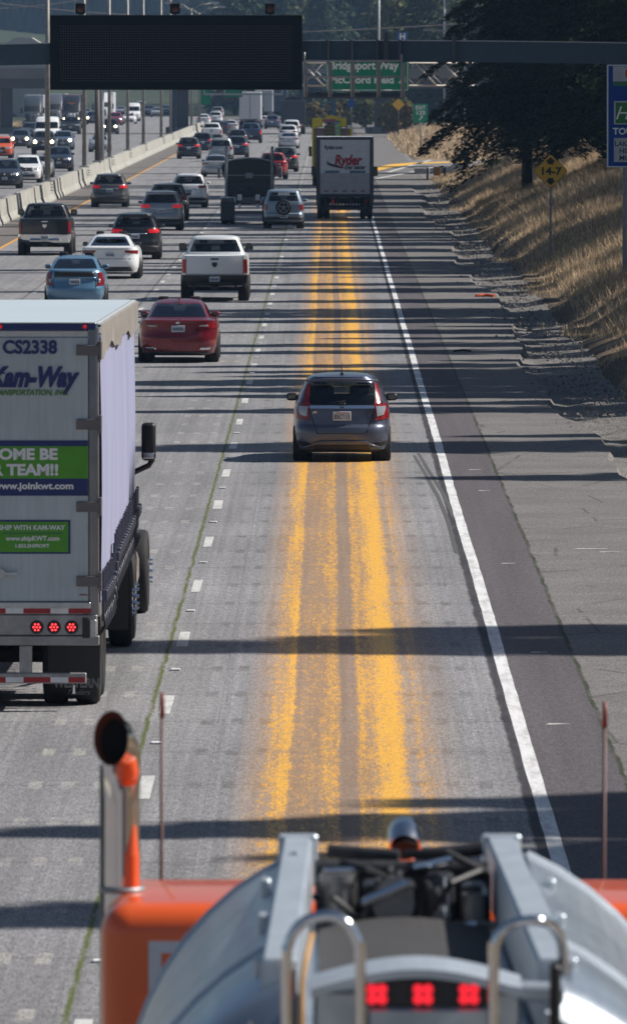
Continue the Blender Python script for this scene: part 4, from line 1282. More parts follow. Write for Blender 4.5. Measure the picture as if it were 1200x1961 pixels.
    for sg in (-1, 1):
        w_ = wheel(root, sg * (W - .16), ys_, .52, .3, rimmat=M_CHROME)
        m = MB()
        for yq, n_ in ((ys_, 10), (yt + 1.7, 10), (yt + .4, 10)):
            xo = W - .02
            m.cyl((sg * (xo - .05), yq, .52), (sg * (xo + .02), yq, .52), .17, n=20)
            for k in range(n_):
                a = 2 * PI * k / n_
                m.cyl((sg * xo, yq + .145 * math.cos(a), .52 + .145 * math.sin(a)), (sg * (xo + .06), yq + .145 * math.cos(a), .52 + .145 * math.sin(a)), .022, .010, 8)
            m.build('hub_cover', M_CHROME, root, smooth=True); m = MB()
        m = MB(); m.box(*sorted((sg * .75, sg * (W - .02))), yt - .62, yt - .6, .25, 1.0); fl = m.build('mudflap', M_BLACK, root)
        m = MB(); m.lathe([(.075, 0), (.075, .004), (.05, .004), (.05, 0)], Matrix.Translation((sg * .98, yt - .63, .62)) @ Matrix.Rotation(R(90), 4, 'X'), 20); m.build('flap_emblem', M_STEEL, fl)
        m = MB(); m.box(*sorted((sg * (W - .45), sg * (W - .02))), yt + 2.6, yt + 4.0, .45, 1.05, .2, 3); m.build('fuel_tank', M_CHROME, root, smooth=True)
    cab0 = yt + 3.0 + .2
    m = MB(); m.box(-1.1, 1.1, cab0, cab0 + 2.6, .95, 3.55, .18, 3); m.box(-1.05, 1.05, cab0 + 2.3, cab0 + 5.0, .75, 1.95, .22, 3)
    m.box(-1.2, 1.2, cab0 + 4.0, cab0 + 5.15, .45, .95, .12, 3)
    m.build('tractor_cab', dk, root, smooth=True)
    m = MB(); m.prismx([(cab0 + 2.55, 2.0), (cab0 + 2.85, 2.0), (cab0 + 2.62, 2.95), (cab0 + 2.45, 2.95)], -.98, .98); m.build('windshield', M_BLACK, root)
    for sg in (-1, 1):
        m = MB(); m.box(*sorted((sg * 1.09, sg * 1.112)), cab0 + 1.5, cab0 + 2.3, 2.0, 2.85); m.build('side_window', M_BLACK, root)
    dm = 121.0; Sm = F / dm
    ym = dm - D
    mx = (284 - VPX) / Sm - cx - .16; zt, zb2 = CAM_H - (809 - HORY) / Sm, CAM_H - (882 - HORY) / Sm
    for sg in (-1, 1):
        m = MB(); m.box(*sorted((sg * (mx - .088), sg * (mx + .088))), ym - .06, ym + .10, zb2, zt, .05, 3)
        m.tube([(sg * (mx + .05), ym + .04, zb2 + .02), (sg * (mx + .0), ym + .04, zb2 - .06), (sg * (mx - .24), ym + .05, zb2 - .17), (sg * 1.08, ym + .06, zb2 - .2)], .034, 8)
        o = m.build('mirror', M_BLACK, root, smooth=True)
        m = MB(); m.box(*sorted((sg * (mx - .07), sg * (mx + .07))), ym - .068, ym - .055, zb2 + .03, zb2 + .10, .01, 1); m.build('mirror_glass', M_CHROME, o)
    return root
near_trailer()

# ------------------------------------------------------------------ orange tank truck passing below
def tank_truck():
    cx = .33
    root = empty('tank_truck', (cx, 33.6, 0), 0, 'orange truck with a polished silver tank passing right below the bridge', 'truck')
    y0 = 33.6
    Sx = lambda px, d: (px - VPX) * d / F - cx
    Sz = lambda py, d: CAM_H - (py - HORY) * d / F
    orange = paint('truck_orange', (.80, .115, .022), .0, .3)
    t = NT('brushed_tank_metal'); tc = t.n('ShaderNodeTexCoord'); v = tc.outputs['Object']
    n1 = t.noise(1.5, v, 4, .6, .6); n2 = t.noise(1.0, t.mapping(v, (40, 1, 40)), 3, .6)
    c = t.ramp(n1, [(.3, (.36, .41, .47)), (.5, (.52, .58, .64)), (.7, (.62, .68, .74))])
    t.bsdf(c, t.math('MULTIPLY_ADD', n2, .12, .24), .8, bump=n1, bs=.10, bd=.04); tankm = t.m
    alu = plain('rail_aluminium', (.56, .62, .68), .42, .55, vary=.12)
    # tank: round with a flat trough on top between the rails
    cz, r = 2.56, 1.15; zf = 3.34
    sec = []
    a0 = math.acos(.46 / r)
    n = 44
    for k in range(n + 1):
        a = a0 - (2 * a0 + PI) * k / n * 1.0
        a = a0 - (PI + 2 * a0) * k / n
        sec.append((r * math.cos(a), cz + r * math.sin(a)))
    sec += [(-.46, zf), (.46, zf)]
    m = MB(); rings = []
    for yy, s_ in ((0.35, .9), (.42, .97), (.5, 1.0), (2, 1), (3.5, 1), (5, 1), (6.0, 1.0), (6.12, .97), (6.2, .88)):
        rings.append([m.bm.verts.new((x * s_, yy, cz + (z - cz) * s_)) for x, z in sec])
    for A, B in zip(rings, rings[1:]):
        for k in range(len(A)):
            j = (k + 1) % len(A); f = m.bm.faces.new((A[k], A[j], B[j], B[k]))
    m.bm.faces.new(rings[0][::-1]); m.bm.faces.new(rings[-1])
    m.build('tank', tankm, root, smooth=True, angle=30)
    for yy in (2.2, 5.9):
        m = MB(); pts = [(x * 1.002, yy, cz + (z - cz) * 1.002) for x, z in sec[:-2]]
        m.tube(pts, .016, 6); m.build('tank_band', alu, root, smooth=True)
    # square rails along the trough
    for sg in (-1, 1):
        d0, d1 = 34.2, 40.6
        xa, xb = (-.507, -.461) if sg < 0 else (.453, .375)
        za, zb = 3.67, 3.60
        m = MB()
        ya, yb = d0 - y0, d1 - y0
        w = .062
        P = [(xa - w, ya, za - .26), (xa + w, ya, za - .26), (xa + w, ya, za), (xa - w, ya, za)]
        Q = [(xb - w, yb, zb - .26), (xb + w, yb, zb - .26), (xb + w, yb, zb), (xb - w, yb, zb)]
        A = [m.bm.verts.new(p) for p in P]; B = [m.bm.verts.new(p) for p in Q]
        for i in range(4):
            j = (i + 1) % 4; m.bm.faces.new((A[i], A[j], B[j], B[i]))
        m.bm.faces.new(A[::-1]); m.bm.faces.new(B)
        bmesh.ops.bevel(m.bm, geom=m.bm.edges[:], offset=.012, segments=2, affect='EDGES')
        o = m.build('top_rail', alu, root)
        m = MB()
        m.box(xb - w - .02, xb + w + .02, yb - .05, yb + .02, zb - .2, zb + .012, .01, 1); m.build('rail_end_cap', alu, o)
        for yy in (1.2, 3.0, 4.6):
          m = MB(); m.box(xa - w - .03 if sg < 0 else xa + w - .01, xa - w + .01 if sg < 0 else xa + w + .03, yy, yy + .12, za - .24, za - .05, .008, 1)
          m.build('rail_bracket', alu, o)
    # anti-slip deck in the trough
    m = MB()
    for i in range(10):
        a, b = -.40 + .08 * i, -.40 + .08 * (i + 1)
        za, zb_ = zf + .02 + .05 * (1 - (a / .4) ** 2), zf + .02 + .05 * (1 - (b / .4) ** 2)
        m.face([(a, .6, za), (b, .6, zb_), (b, 5.35, zb_), (a, 5.35, za)])
        m.face([(a, 5.35, za), (b, 5.35, zb_), (b, 5.35, zf), (a, 5.35, zf)])
    m.build('walkway_deck', plain('anti_slip_mat', (.045, .043, .045), .85), root)
    # machinery at the front of the trough
    mc = plain('greasy_metal', (.07, .07, .075), .45, .5, vary=.4, nscale=12)
    gy = plain('cast_grey', (.24, .23, .23), .4, .5, vary=.3, nscale=8)
    yy = 5.5
    m = MB()
    m.box(-.40, -.22, yy, yy + .35, zf, zf + .22, .03, 2); m.box(-.20, .06, yy + .1, yy + .5, zf, zf + .17, .03, 2)
    m.box(.10, .24, yy, yy + .3, zf, zf + .23, .03, 2); m.box(.27, .40, yy + .05, yy + .4, zf, zf + .17, .03, 2)
    m.cyl((-.42, yy + .15, zf + .24), (.40, yy + .15, zf + .235), .032, n=12)
    m.cyl((-.36, yy + .4, zf + .29), (-.02, yy + .34, zf + .27), .028, n=12)
    m.cyl((.05, yy + .4, zf + .26), (.38, yy + .4, zf + .30), .03, n=12)
    m.box(-.42, .42, yy + .5, yy + .56, zf - .1, zf + .20, .02, 1); m.build('pump_housing', mc, root, smooth=True)
    m = MB()
    m.cyl((-.31, yy - .02, zf + .02), (-.31, yy - .02, zf + .2), .07, n=16); m.cyl((-.31, yy - .02, zf + .2), (-.31, yy - .02, zf + .23), .09, n=16)
    m.cyl((.33, yy, zf + .02), (.33, yy, zf + .15), .06, n=16); m.cyl((-.05, yy + .05, zf + .12), (-.05, yy - .06, zf + .12), .1, n=20)
    m.cyl((.17, yy, zf + .05), (.17, yy - .07, zf + .05), .04, n=12); m.box(-.42, -.1, yy - .02, yy + .03, zf + .01, zf + .04, .006, 1)
    m.box(.12, .42, yy - .09, yy - .04, zf + .02, zf + .045, .006, 1)
    m.build('valve_bodies', gy, root, smooth=True)
    m = MB()
    m.tube([(-.3, yy, zf + .27), (-.18, yy - .05, zf + .25), (-.05, yy - .02, zf + .2), (.04, yy, zf + .27)], .018, 8)
    m.tube([(-.42, yy + .2, zf + .12), (-.33, yy - .1, zf + .14), (-.2, yy - .1, zf + .05), (-.12, yy - .05, zf + .2)], .016, 8)
    m.tube([(.1, yy, zf + .2), (.16, yy - .1, zf + .12), (.22, yy - .1, zf + .2), (.36, yy, zf + .24)], .017, 8)
    m.tube([(0, yy + .1, zf + .3), (.2, yy + .05, zf + .31), (.4, yy + .1, zf + .22)], .015, 8)
    m.build('hoses', M_BLACK, root, smooth=True)
    m = MB()
    for q in ((-.02, yy - .03, zf + .235), (.16, yy - .05, zf + .17), (.18, yy - .05, zf + .1), (.2, yy - .04, zf + .215), (-.12, yy - .02, zf + .22), (.38, yy - .02, zf + .16), (-.06, yy, zf + .25), (.12, yy - .08, zf + .04)):
        m = MB(); m.cyl((q[0], q[1], q[2]), (q[0], q[1] - .03, q[2]), .016, n=8)
        m.build('clamp', M_CHROME, root, smooth=True)
    for (p0_, p1_, r_) in (((-.38, yy - .06, zf + .245), (-.16, yy - .02, zf + .25), .012), ((.04, yy - .05, zf + .255), (.22, yy + .02, zf + .285), .016), ((.15, yy - .1, zf + .03), (.34, yy - .1, zf + .035), .014), ((-.2, yy - .08, zf + .12), (.02, yy - .09, zf + .20), .022), ((.20, yy - .08, zf + .06), (.20, yy - .08, zf + .22), .014)):
        m = MB(); m.cyl(p0_, p1_, r_, n=10); m.build('polished_pipe', M_CHROME, root, smooth=True)
    for o_ in root.children:
        if o_.name.split('.')[0] in ('pump_housing', 'valve_bodies', 'hoses', 'clamp', 'polished_pipe', 'walkway_deck'): o_.scale = (.84, 1, 1); o_.location.x = -.035
    # rear light box
    d = .22
    xa, xb = Sx(700, y0 + d), Sx(944, y0 + d)
    za, zb = Sz(1932, y0 + d), Sz(1878, y0 + d)
    m = MB(); m.box(xa, xb, d, d + .06, za, zb, .006, 1); m.build('light_bar', M_DARK, root)
    for px in (722, 810, 898):
        q = (Sx(px, y0 + d), Sz(1907, y0 + d))
        m = MB(); m.cyl((q[0], d + .005, q[1]), (q[0], d - .012, q[1]), .046, n=20); o = m.build('marker_lamp', M_BLACK, root)
        m = MB()
        for ax in (-.017, .017):
            for az in (-.017, .017): m.cyl((q[0] + ax, d - .012, q[1] + az), (q[0] + ax, d - .02, q[1] + az), .0185, n=12)
        m.build('lamp_lens', emis('led_marker', (1, .02, .04), .8), o)
    m = MB(); pts = []
    for k in range(15):
        f = k / 14; px = 596 + (1000 - 596) * f
        pts.append((Sx(px, y0 + .3), Sz(1893 - 38 * math.sin(PI * f), y0 + .3)))
    for a, b in zip(pts, pts[1:]):
        m.face([(a[0], .2, a[1] - .03), (b[0], .2, b[1] - .03), (b[0], .2, b[1]), (a[0], .2, a[1])])
        m.face([(a[0], .2, a[1]), (b[0], .2, b[1]), (b[0], .62, b[1] + .01), (a[0], .62, a[1] + .01)])
    m.build('rear_cowl', alu, root, smooth=True)
    m = MB(); m.box(Sx(600, y0), Sx(1000, y0), .26, .5, 2.4, Sz(1900, y0 + .3), .01, 1); m.box(Sx(704, y0), Sx(940, y0), .2, .28, 3.2, Sz(1936, y0 + .2), .01, 1)
    m.build('rear_head_plate', tankm, root)
    # side cabinets below hoops, black posts and tan strap
    for a, b in ((546, 566), (1056, 1076)):
        m = MB(); m.box(Sx(a, y0), Sx(b, y0), .14, .3, 2.6, Sz(1852, y0 + .14), .01, 1)
        m.build('hose_post', M_BLACK, root)
    m = MB(); m.tube([(Sx(578, y0), .12, 2.8), (Sx(577, y0), .12, Sz(1890, y0 + .1)), (Sx(584, y0), .2, Sz(1850, y0 + .1)), (Sx(596, y0), .45, Sz(1800, y0 + .3))], .010, 8)
    m.build('tan_rope', plain('tan_rope', (.50, .28, .10), .8), root)
    for (pts, nm) in ((((548, 1975), (549, 1880), (552, 1815), (572, 1776), (605, 1759), (640, 1758), (668, 1776), (685, 1810), (690, 1870), (690, 1975)), 0),
                      (((945, 1975), (945, 1870), (949, 1812), (964, 1783), (995, 1768), (1035, 1766), (1062, 1784), (1078, 1820), (1084, 1880)), 1)):
        dd = y0 + .02
        P = [(Sx(a, dd), .02 + (.0 if i < len(pts) - 3 or nm == 0 else .1 * (i - len(pts) + 4)), Sz(b, dd)) for i, (a, b) in enumerate(pts)]
        if nm == 0: P[0] = (P[0][0], .02, 2.7); P[-1] = (P[-1][0], .02, 2.7)
        else: P[0] = (P[0][0], .02, 2.7)
        # round the hoop
        Q = []
        for i in range(len(P) - 1):
            for k in range(4):
                f = k / 4
                p0, p1, p2, p3 = Vector(P[max(0, i - 1)]), Vector(P[i]), Vector(P[i + 1]), Vector(P[min(len(P) - 1, i + 2)])
                Q.append(.5 * ((2 * p1) + (p2 - p0) * f + (2 * p0 - 5 * p1 + 4 * p2 - p3) * f * f + (3 * p1 - p0 - 3 * p2 + p3) * f ** 3))
        Q.append(Vector(P[-1]))
        m = MB(); m.tube(Q, .0185, 12); m.build('ladder_hoop', M_CHROME, root, smooth=True)
    m = MB()
    for px in (510, 1098):
        x = Sx(px, y0 + .5)
        m.box(x - .06, x + .06, .45, .7, 3.3, 3.52, .02, 2)
        for e in (-.05, .05): m.cyl((x + e, .40, 3.36), (x + e, .40, 3.47), .012, n=8)
    m.build('hinge_lug', M_CHROME, root, smooth=True)
    for (x0_, x1_) in ((Sx(960, y0), Sx(1052, y0)), ):
        m = MB(); m.cyl((x0_ + .02, .4, Sz(1900, y0 + .4)), (x1_ + .06, .4, Sz(1905, y0 + .4)), .035, n=12); m.build('hinge_tube', alu, root, smooth=True)
    # cab
    yc = 42.6 - y0
    hw = 1.30
    m = MB(); m.box(-hw - .02, hw + .02, yc, yc + 1.45, 1.1, 3.15, .13, 6); m.box(-1.15, 1.15, yc + 1.3, yc + 2.3, 1.1, 2.95, .12, 4)
    m.box(-1.05, 1.05, yc + 2.1, yc + 4.6, 1.0, 2.1, .2, 4)
    m.build('cab', orange, root, smooth=True, angle=50)
    m = MB(); m.prismx([(yc + 2.31, 2.15), (yc + 2.5, 2.15), (yc + 2.33, 3.0)], -1.0, 1.0); m.build('windshield', M_BLACK, root)
    for sg in (-1, 1):
        m = MB(); m.box(*sorted((sg * (hw + .01), sg * (hw + .026))), yc + 1.0, yc + 2.0, 2.1, 2.9); m.build('side_window', M_BLACK, root)
        m = MB(); m.box(*sorted((sg * 1.0, sg * 1.3)), yc + 2.8, yc + 4.4, .8, 1.35, .15, 3); m.build('front_fender', orange, root, smooth=True)
    m = MB()   # white outlined square on the back of the cab
    xa, xb = Sx(284, 42.6), -.45; zt, zb_ = Sz(1806, 42.6), 1.9; w = .05
    m.box(xa, xb, yc - .008, yc + .002, zt - w, zt); m.box(xa, xa + w * 1.1, yc - .008, yc + .002, zb_, zt - w)
    m.box(xb - w, xb, yc - .008, yc + .002, zb_, zt - w); m.box(xa, xb, yc - .008, yc + .002, zb_ - w, zb_)
    m.build('cab_emblem_square', plain('decal_pale', (.62, .66, .74), .4), root)
    # exhaust stacks
    for sg in (-1,):
        ds = 43.3; s_ = F / ds
        xs = Sx(233, ds); zt = Sz(1445, ds)
        m = MB()
        yy = ds - y0
        E = [((xs, yy, .9), .078, .078, 0), ((xs, yy, 2.0), .078, .078, 0), ((xs, yy, zt - .22), .078, .078, 0), ((xs - .000, yy - .003, zt - .12), .080, .081, 6), ((xs - .002, yy - .02, zt - .03), .084, .090, 24),
             ((xs - .012, yy - .06, zt + .03), .088, .102, 48), ((xs - .026, yy - .12, zt + .065), .085, .114, 66), ((xs - .044, yy - .19, zt + .08), .076, .120, 82)]
        P = [e[0] for e in E]; rings = []
        for c_, ra, rb, tilt in E:
            T_ = R(tilt); rings.append([m.bm.verts.new((c_[0] + ra * math.cos(2 * PI * k / 28), c_[1] + rb * math.sin(2 * PI * k / 28) * math.cos(T_), c_[2] + rb * math.sin(2 * PI * k / 28) * math.sin(T_))) for k in range(28)])
        for A, B in zip(rings, rings[1:]):
            for k in range(28): m.bm.faces.new((A[k], A[(k + 1) % 28], B[(k + 1) % 28], B[k])).smooth = True
        o = m.build('exhaust_stack', plain('stack_chrome', (.72, .70, .70), .10, 1.0, vary=.06), root, smooth=True, angle=80)
        # open end: dark bore
        t1 = (Vector(P[-1]) - Vector(P[-2])).normalized()
        m = MB(); m.face([tuple(v_ + Vector((.004, .05, 0))) for v_ in [Vector((P[-1][0] + .074 * math.cos(2 * PI * k / 28), P[-1][1], P[-1][2] + .120 * math.sin(2 * PI * k / 28))) for k in range(28)]]); m.build('stack_bore', M_UNDER, o)
        m = MB(); ra_ = [[m.bm.verts.new((P[-1][0] + sx_ + .0745 * s__ * math.cos(2 * PI * k / 28), P[-1][1] + dy_, P[-1][2] + dz_ + .1185 * s__ * math.sin(2 * PI * k / 28))) for k in range(28)] for sx_, dy_, dz_, s__ in ((0, -.002, 0, 1.0), (.006, .02, -.004, .93), (.014, .048, -.012, .80))]
        for A, B in zip(ra_, ra_[1:]):
            for k in range(28): m.bm.faces.new((A[k], A[(k + 1) % 28], B[(k + 1) % 28], B[k])).smooth = True
        m.build('rusty_mouth', plain('rust_dark', (.10, .028, .014), .8), o)
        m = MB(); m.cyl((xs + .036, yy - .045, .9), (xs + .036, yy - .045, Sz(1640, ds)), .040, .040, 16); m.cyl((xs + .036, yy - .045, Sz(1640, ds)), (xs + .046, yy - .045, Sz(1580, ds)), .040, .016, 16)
        m.build('stack_reflection_orange', orange, root, smooth=True)  # added orange tube, shaped as the cab's reflection in the chrome
        m = MB(); m.tube([(xs + .030, yy - .055, Sz(1500, ds)), (xs + .022, yy - .07, Sz(1478, ds)), (xs + .014, yy - .10, Sz(1452, ds))], [.040, .054, .050], 16); m.build('elbow_reflection_orange', orange, root, smooth=True, angle=80)  # orange piece standing in for the cab roof mirrored in the elbow
        m = MB(); m.cyl((xs - .065, yy + .03, .9), (xs - .065, yy + .03, zt - .05), .034, n=14); m.build('stack_shield', plain('shield_bronze', (.38, .30, .22), .35, .8), root)
        m = MB(); m.cyl((xs, yy, 3.145), (xs, yy, 3.17), .10, n=24); m.build('stack_bracket', M_STEEL, root)
    ds = 43.2
    m = MB(); c0 = Vector((Sx(775, ds), ds - y0, Sz(1612, ds)))
    m.tube([c0 + Vector((0, .05, -.65)), c0 + Vector((0, .05, -.06)), c0 + Vector((0, .04, .0)), c0 + Vector((0, .0, .035)), c0 + Vector((0, -.05, .02)), c0 + Vector((0, -.1, -.02))], [.05, .055, .066, .074, .074, .07], 24, caps=True)
    o = m.build('breather_pipe', M_CHROME, root, smooth=True, angle=60)
    m = MB(); m.cyl(c0 + Vector((0, -.103, -.032)), c0 + Vector((0, -.107, -.036)), .062, n=22); m.build('pipe_bore', M_UNDER, o)
    # marker rods
    for px, pt in ((310, 1327), (1158, 1345)):
        ds = 46.6; x = Sx(px, ds)
        zt = Sz(pt, ds)
        m = MB(); m.cyl((x - .012, ds - y0, 1.3), (x, ds - y0, zt), .012, .008, 8); o = m.build('marker_rod', plain('rod_brown', (.10, .04, .035), .5), root)
        m = MB(); m.cyl((x, ds - y0, zt - .12), (x, ds - y0, zt), .013, .011, 8); m.build('rod_tip', plain('rod_red', (.20, .04, .035), .5), o)
    # running gear
    m = MB()
    for sg in (-1, 1): m.box(sg * .4, sg * .5, .5, yc + 4.5, .8, 1.1)
    m.box(-1.0, 1.0, .5, 6.2, 1.1, 1.5); m.build('chassis_frame', M_UNDER, root)
    for y_ in (1.4, 2.75):
        for sg in (-1, 1):
            for o_ in (1.1, .78): wheel(root, sg * o_, y_, .52, .28, rimmat=M_ALU)
    for y_ in (7.4, yc + 3.6):
        for sg in (-1, 1): wheel(root, sg * 1.1, y_, .52, .3, rimmat=M_ALU)
    return root
tank_truck()

# ------------------------------------------------------------------ box truck, flat tractor, service truck
def ryder():
    x, D = gp(660, 419.5)
    S = F / D
    root = empty('box_truck', (x, D, 0), 0, 'white rental box truck with a red and black name on its roller door', 'box truck')
    LX = lambda px: (px - VPX) / S - x
    Z = lambda py: CAM_H - (py - HORY) / S
    W = LX(714.5)
    box = plain('box_side_grey', (.30, .31, .33), .5, vary=.2)
    zt = Z(262.5)
    m = MB(); m.box(-W, W, .06, 7.4, 1.15, zt, .03, 2); m.build('cargo_box', plain('box_white', (.62, .64, .66), .45), root)
    m = MB()
    for sg in (-1, 1): m.box(*sorted((sg * (W - .17), sg * (W + .01))), -.02, .12, .62, zt - .1, .015, 1)
    m.box(-W + .0, W - .0, -.02, .12, zt - .12, zt + .012, .012, 1)
    m.build('rear_frame', plain('frame_dark_grey', (.085, .09, .10), .5), root)
    t = NT('roller_door_white'); tc = t.n('ShaderNodeTexCoord'); v = tc.outputs['Object']
    sp = t.n('ShaderNodeSeparateXYZ'); t.l(v, sp.inputs[0])
    zz = t.math('MODULO', sp.outputs[2], .28)
    ln = t.math('LESS_THAN', zz, .012)
    nz = t.noise(3, v, 6, .7)
    low = t.math('MULTIPLY', t.math('LESS_THAN', sp.outputs[2], Z(331)), t.ramp(nz, [(.35, .45), (.65, .85)]))
    c = t.mix(1.0, (.90, .92, .94), t.ramp(nz, [(.3, .88), (.7, 1.04)]), 'MULTIPLY')
    c = t.mix(low, c, (.42, .37, .40)); c = t.mix(t.math('MULTIPLY', ln, .3), c, (.2, .2, .22))
    t.bsdf(c, .5)
    m = MB(); m.box(-W + .17, W - .17, -.005, .06, Z(371), zt - .12); m.build('roller_door', t.m, root)
    m = MB()
    for k in range(5): m.box(-W + .35 + k * .42, -W + .55 + k * .42, -.010, -.004, Z(366.5), Z(364.5))
    m.build('reflective_tape', M_RED, root)
    red = plain('sign_red', (.50, .01, .02), .4); blk = plain('sign_black', (.02, .02, .025), .4); blu = plain('sign_blue', (.10, .22, .34), .4)
    s1 = 1 / S
    text('Ryder', LX(665), -.009, Z(309), 21 * s1 * 1.25, red, root, 'logo_lettering', .05, .2, width=53 * s1)
    text('Ryder.com', LX(638), -.009, Z(283), 8 * s1 * 1.25, blk, root, 'web_address', .04, .1, width=34 * s1)
    text('Ever better', LX(679), -.009, Z(320), 9 * s1 * 1.25, blk, root, 'slogan_lettering', .035, .2, width=40 * s1)
    m = MB()
    pr = None
    for k in range(17):
        f = k / 16; px = 622 + (4 if f < .3 else 0) + 38 * f - 8 * math.sin(PI * min(1, f * 1.5)); py = 304 + 17 * math.sin(f * PI / 2)
        w = .01 + .05 * math.sin(PI * f)
        p = ((LX(px), -.009, Z(py) - w), (LX(px), -.009, Z(py) + w))
        if pr: m.face([pr[0], p[0], p[1], pr[1]])
        pr = p
    m.build('logo_swoosh', blk, root)
    m = MB()
    for a, b in ((622, 649), (669, 699)): m.box(LX(a), LX(b), -.008, -.004, Z(331), Z(326.5))
    m.build('door_decals', blu, root)
    m = MB(); m.box(-W + .05, W - .05, -.1, .1, Z(402), Z(397), .02, 1)
    for xx in (-.9, -.3, .3, .9): m.box(xx - .04, xx + .04, -.05, .05, Z(398), 1.1)
    m.box(-W, W, .0, .2, .98, 1.15)
    m.build('rear_bumper', plain('bumper_dark', (.05, .05, .055), .6, .3), root)
    m = MB()
    for sg in (-1, 1): m.box(sg * .35, sg * .45, .1, 9.3, .75, 1.05)
    m.box(-1.0, 1.0, .3, 1.2, .72, .95); m.cyl((-1, 2.2, .5), (1, 2.2, .5), .11)
    for k in range(9): m.box(-.62 + .15 * k, -.56 + .15 * k, .6, .65, .42 + .05 * math.sin(k * 2.1), .8)
    m.build('chassis_frame', M_UNDER, root)
    m = MB()
    for px in (637, 699): m.box(LX(px) - .06, LX(px) + .06, -.03, .02, Z(388), Z(382), .01, 1)
    m.build('tail_light', M_REDSOFT, root)
    for sg in (-1, 1):
        for o_ in (W - .16, W - .48): wheel(root, sg * o_, 2.2, .48, .26, rimmat=M_WHITE)
        wheel(root, sg * (W - .22), 8.4, .48, .28, rimmat=M_WHITE)
        m = MB(); m.box(*sorted((sg * (W + .02), sg * (W + .24))), 7.95, 8.1, 1.9, 2.35, .03, 1); m.tube([(sg * (W - .2), 8.0, 1.95), (sg * (W + .1), 8.0, 1.9)], .02, 6); m.build('mirror', M_BLACK, root)
    m = MB(); m.box(-1.05, 1.05, 7.5, 9.2, .9, 2.6, .2, 3); m.box(-1.0, 1.0, 9.0, 10.2, .8, 1.7, .2, 3); m.build('cab', M_WHITE, root, smooth=True)
    return root
ryder()

def tractor():
    x, D = gp(476, 430)
    S = F / D
    root = empty('semi_tractor', (x, D, 0), 0, 'dark semi tractor without a trailer, round-topped sleeper and twin stacks', 'truck')
    LX = lambda px: (px - VPX) / S - x
    Z = lambda py: CAM_H - (py - HORY) / S
    dk = plain('sleeper_dark', (.030, .030, .034), .4, .2, vary=.3)
    yc = 3.3
    # sleeper: round topped
    m = MB(); poly = []
    for k in range(21):
        a = PI * k / 20
        poly.append((1.22 * math.cos(a), 2.40 + .48 * math.sin(a) ** .8))
    poly = [(1.02, 1.1)] + [(1.08, 1.9)] + poly + [(-1.08, 1.9), (-1.02, 1.1)]
    m.prism(poly, yc, yc + 2.2); m.build('sleeper', dk, root, smooth=True)
    m = MB(); pr = [(px_[0] * 1.02, yc - .03, px_[1] + .03) for px_ in poly[2:-2]]
    m.tube(pr, .05, 8); m.build('roof_fairing', M_STEEL, root, smooth=True)
    m = MB(); m.box(-.17, .17, yc - .06, yc, 2.02, 2.26, .02, 1); m.box(-1.2, 1.2, yc - .04, yc, 2.13, 2.17); m.build('rear_lamp_panel', M_STEEL, root)
    m = MB(); m.box(-.8, .8, yc - .12, yc - .01, 1.2, 1.9, .05, 2); m.cyl((-.5, yc - .3, 1.5), (.1, yc - .3, 1.55), .08, n=10); m.build('tool_rack', M_DARK, root)
    m = MB(); m.box(-1.1, 1.1, yc + 2.2, yc + 3.4, 1.0, 2.3, .15, 2); m.box(-1.0, 1.0, yc + 3.3, yc + 5.2, .8, 1.9, .2, 3); m.build('cab', dk, root, smooth=True)
    for sg in (-1, 1):
        m = MB(); m.cyl((sg * 1.02, yc - .2, 1.2), (sg * 1.02, yc - .2, 3.45), .065, n=12); m.build('exhaust_stack', M_STEEL, root, smooth=True)
        m = MB(); 
        pts = [(.2, .95), (.25, 1.12), (.6, 1.22), (2.6, 1.22), (2.95, 1.12), (3.0, .95), (2.9, .95), (2.6, 1.16), (.6, 1.16), (.3, 1.0)]
        m.prismx(pts, *sorted((sg * .58, sg * 1.24))); m.build('fender', M_CHROME, root)
        m = MB(); m.box(*sorted((sg * .60, sg * 1.24)), -.05, -.02, .22, 1.02); m.build('mudflap', plain('flap_dark', (.04, .045, .05), .6), root)
        m = MB(); m.box(*sorted((sg * .62, sg * 1.22)), -.12, -.03, 1.02, 1.2, .02, 1); o = m.build('light_bar', plain('bar_grey', (.12, .13, .14), .5), root)
        m = MB()
        for e in (1.12, .98): m.cyl((sg * e, -.12, 1.1), (sg * e, -.135, 1.1), .045, n=12)
        m.build('tail_light', M_RED, o)
        for y_ in (.85, 2.15):
            for o_ in (1.08, .76): wheel(root, sg * o_, y_, .5, .27, rimmat=M_ALU)
        wheel(root, sg * 1.05, yc + 4.2, .5, .28, rimmat=M_ALU)
        m = MB(); m.box(*sorted((sg * 1.3, sg * 1.45)), yc + 2.9, yc + 3.05, 2.0, 2.5, .02, 1); m.tube([(sg * 1.05, yc + 2.95, 2.1), (sg * 1.38, yc + 2.95, 2.1)], .02, 6); m.build('mirror', M_STEEL, root)
    m = MB()
    for sg in (-1, 1): m.box(sg * .38, sg * .46, -.1, yc + 5.0, .78, 1.05)
    m.box(-.6, .6, -.16, .0, .48, .62, .02, 1); m.box(-.46, .46, -.12, .1, .95, 1.12, .02, 1); m.box(-.3, .3, .2, .9, 1.05, 1.2, .03, 1)
    m.build('chassis_frame', plain('frame_grey', (.14, .14, .14), .6, .3), root)
    m = MB()
    for sg in (-1, 1): m.box(*sorted((sg * .34, sg * .46)), -.14, -.02, .70, .92, .02, 1); m.box(*sorted((sg * .30, sg * .5)), -.2, -.1, 1.08, 1.34, .02, 1)
    m.build('chassis_ends', M_WHITE, root)
    return root
tractor()

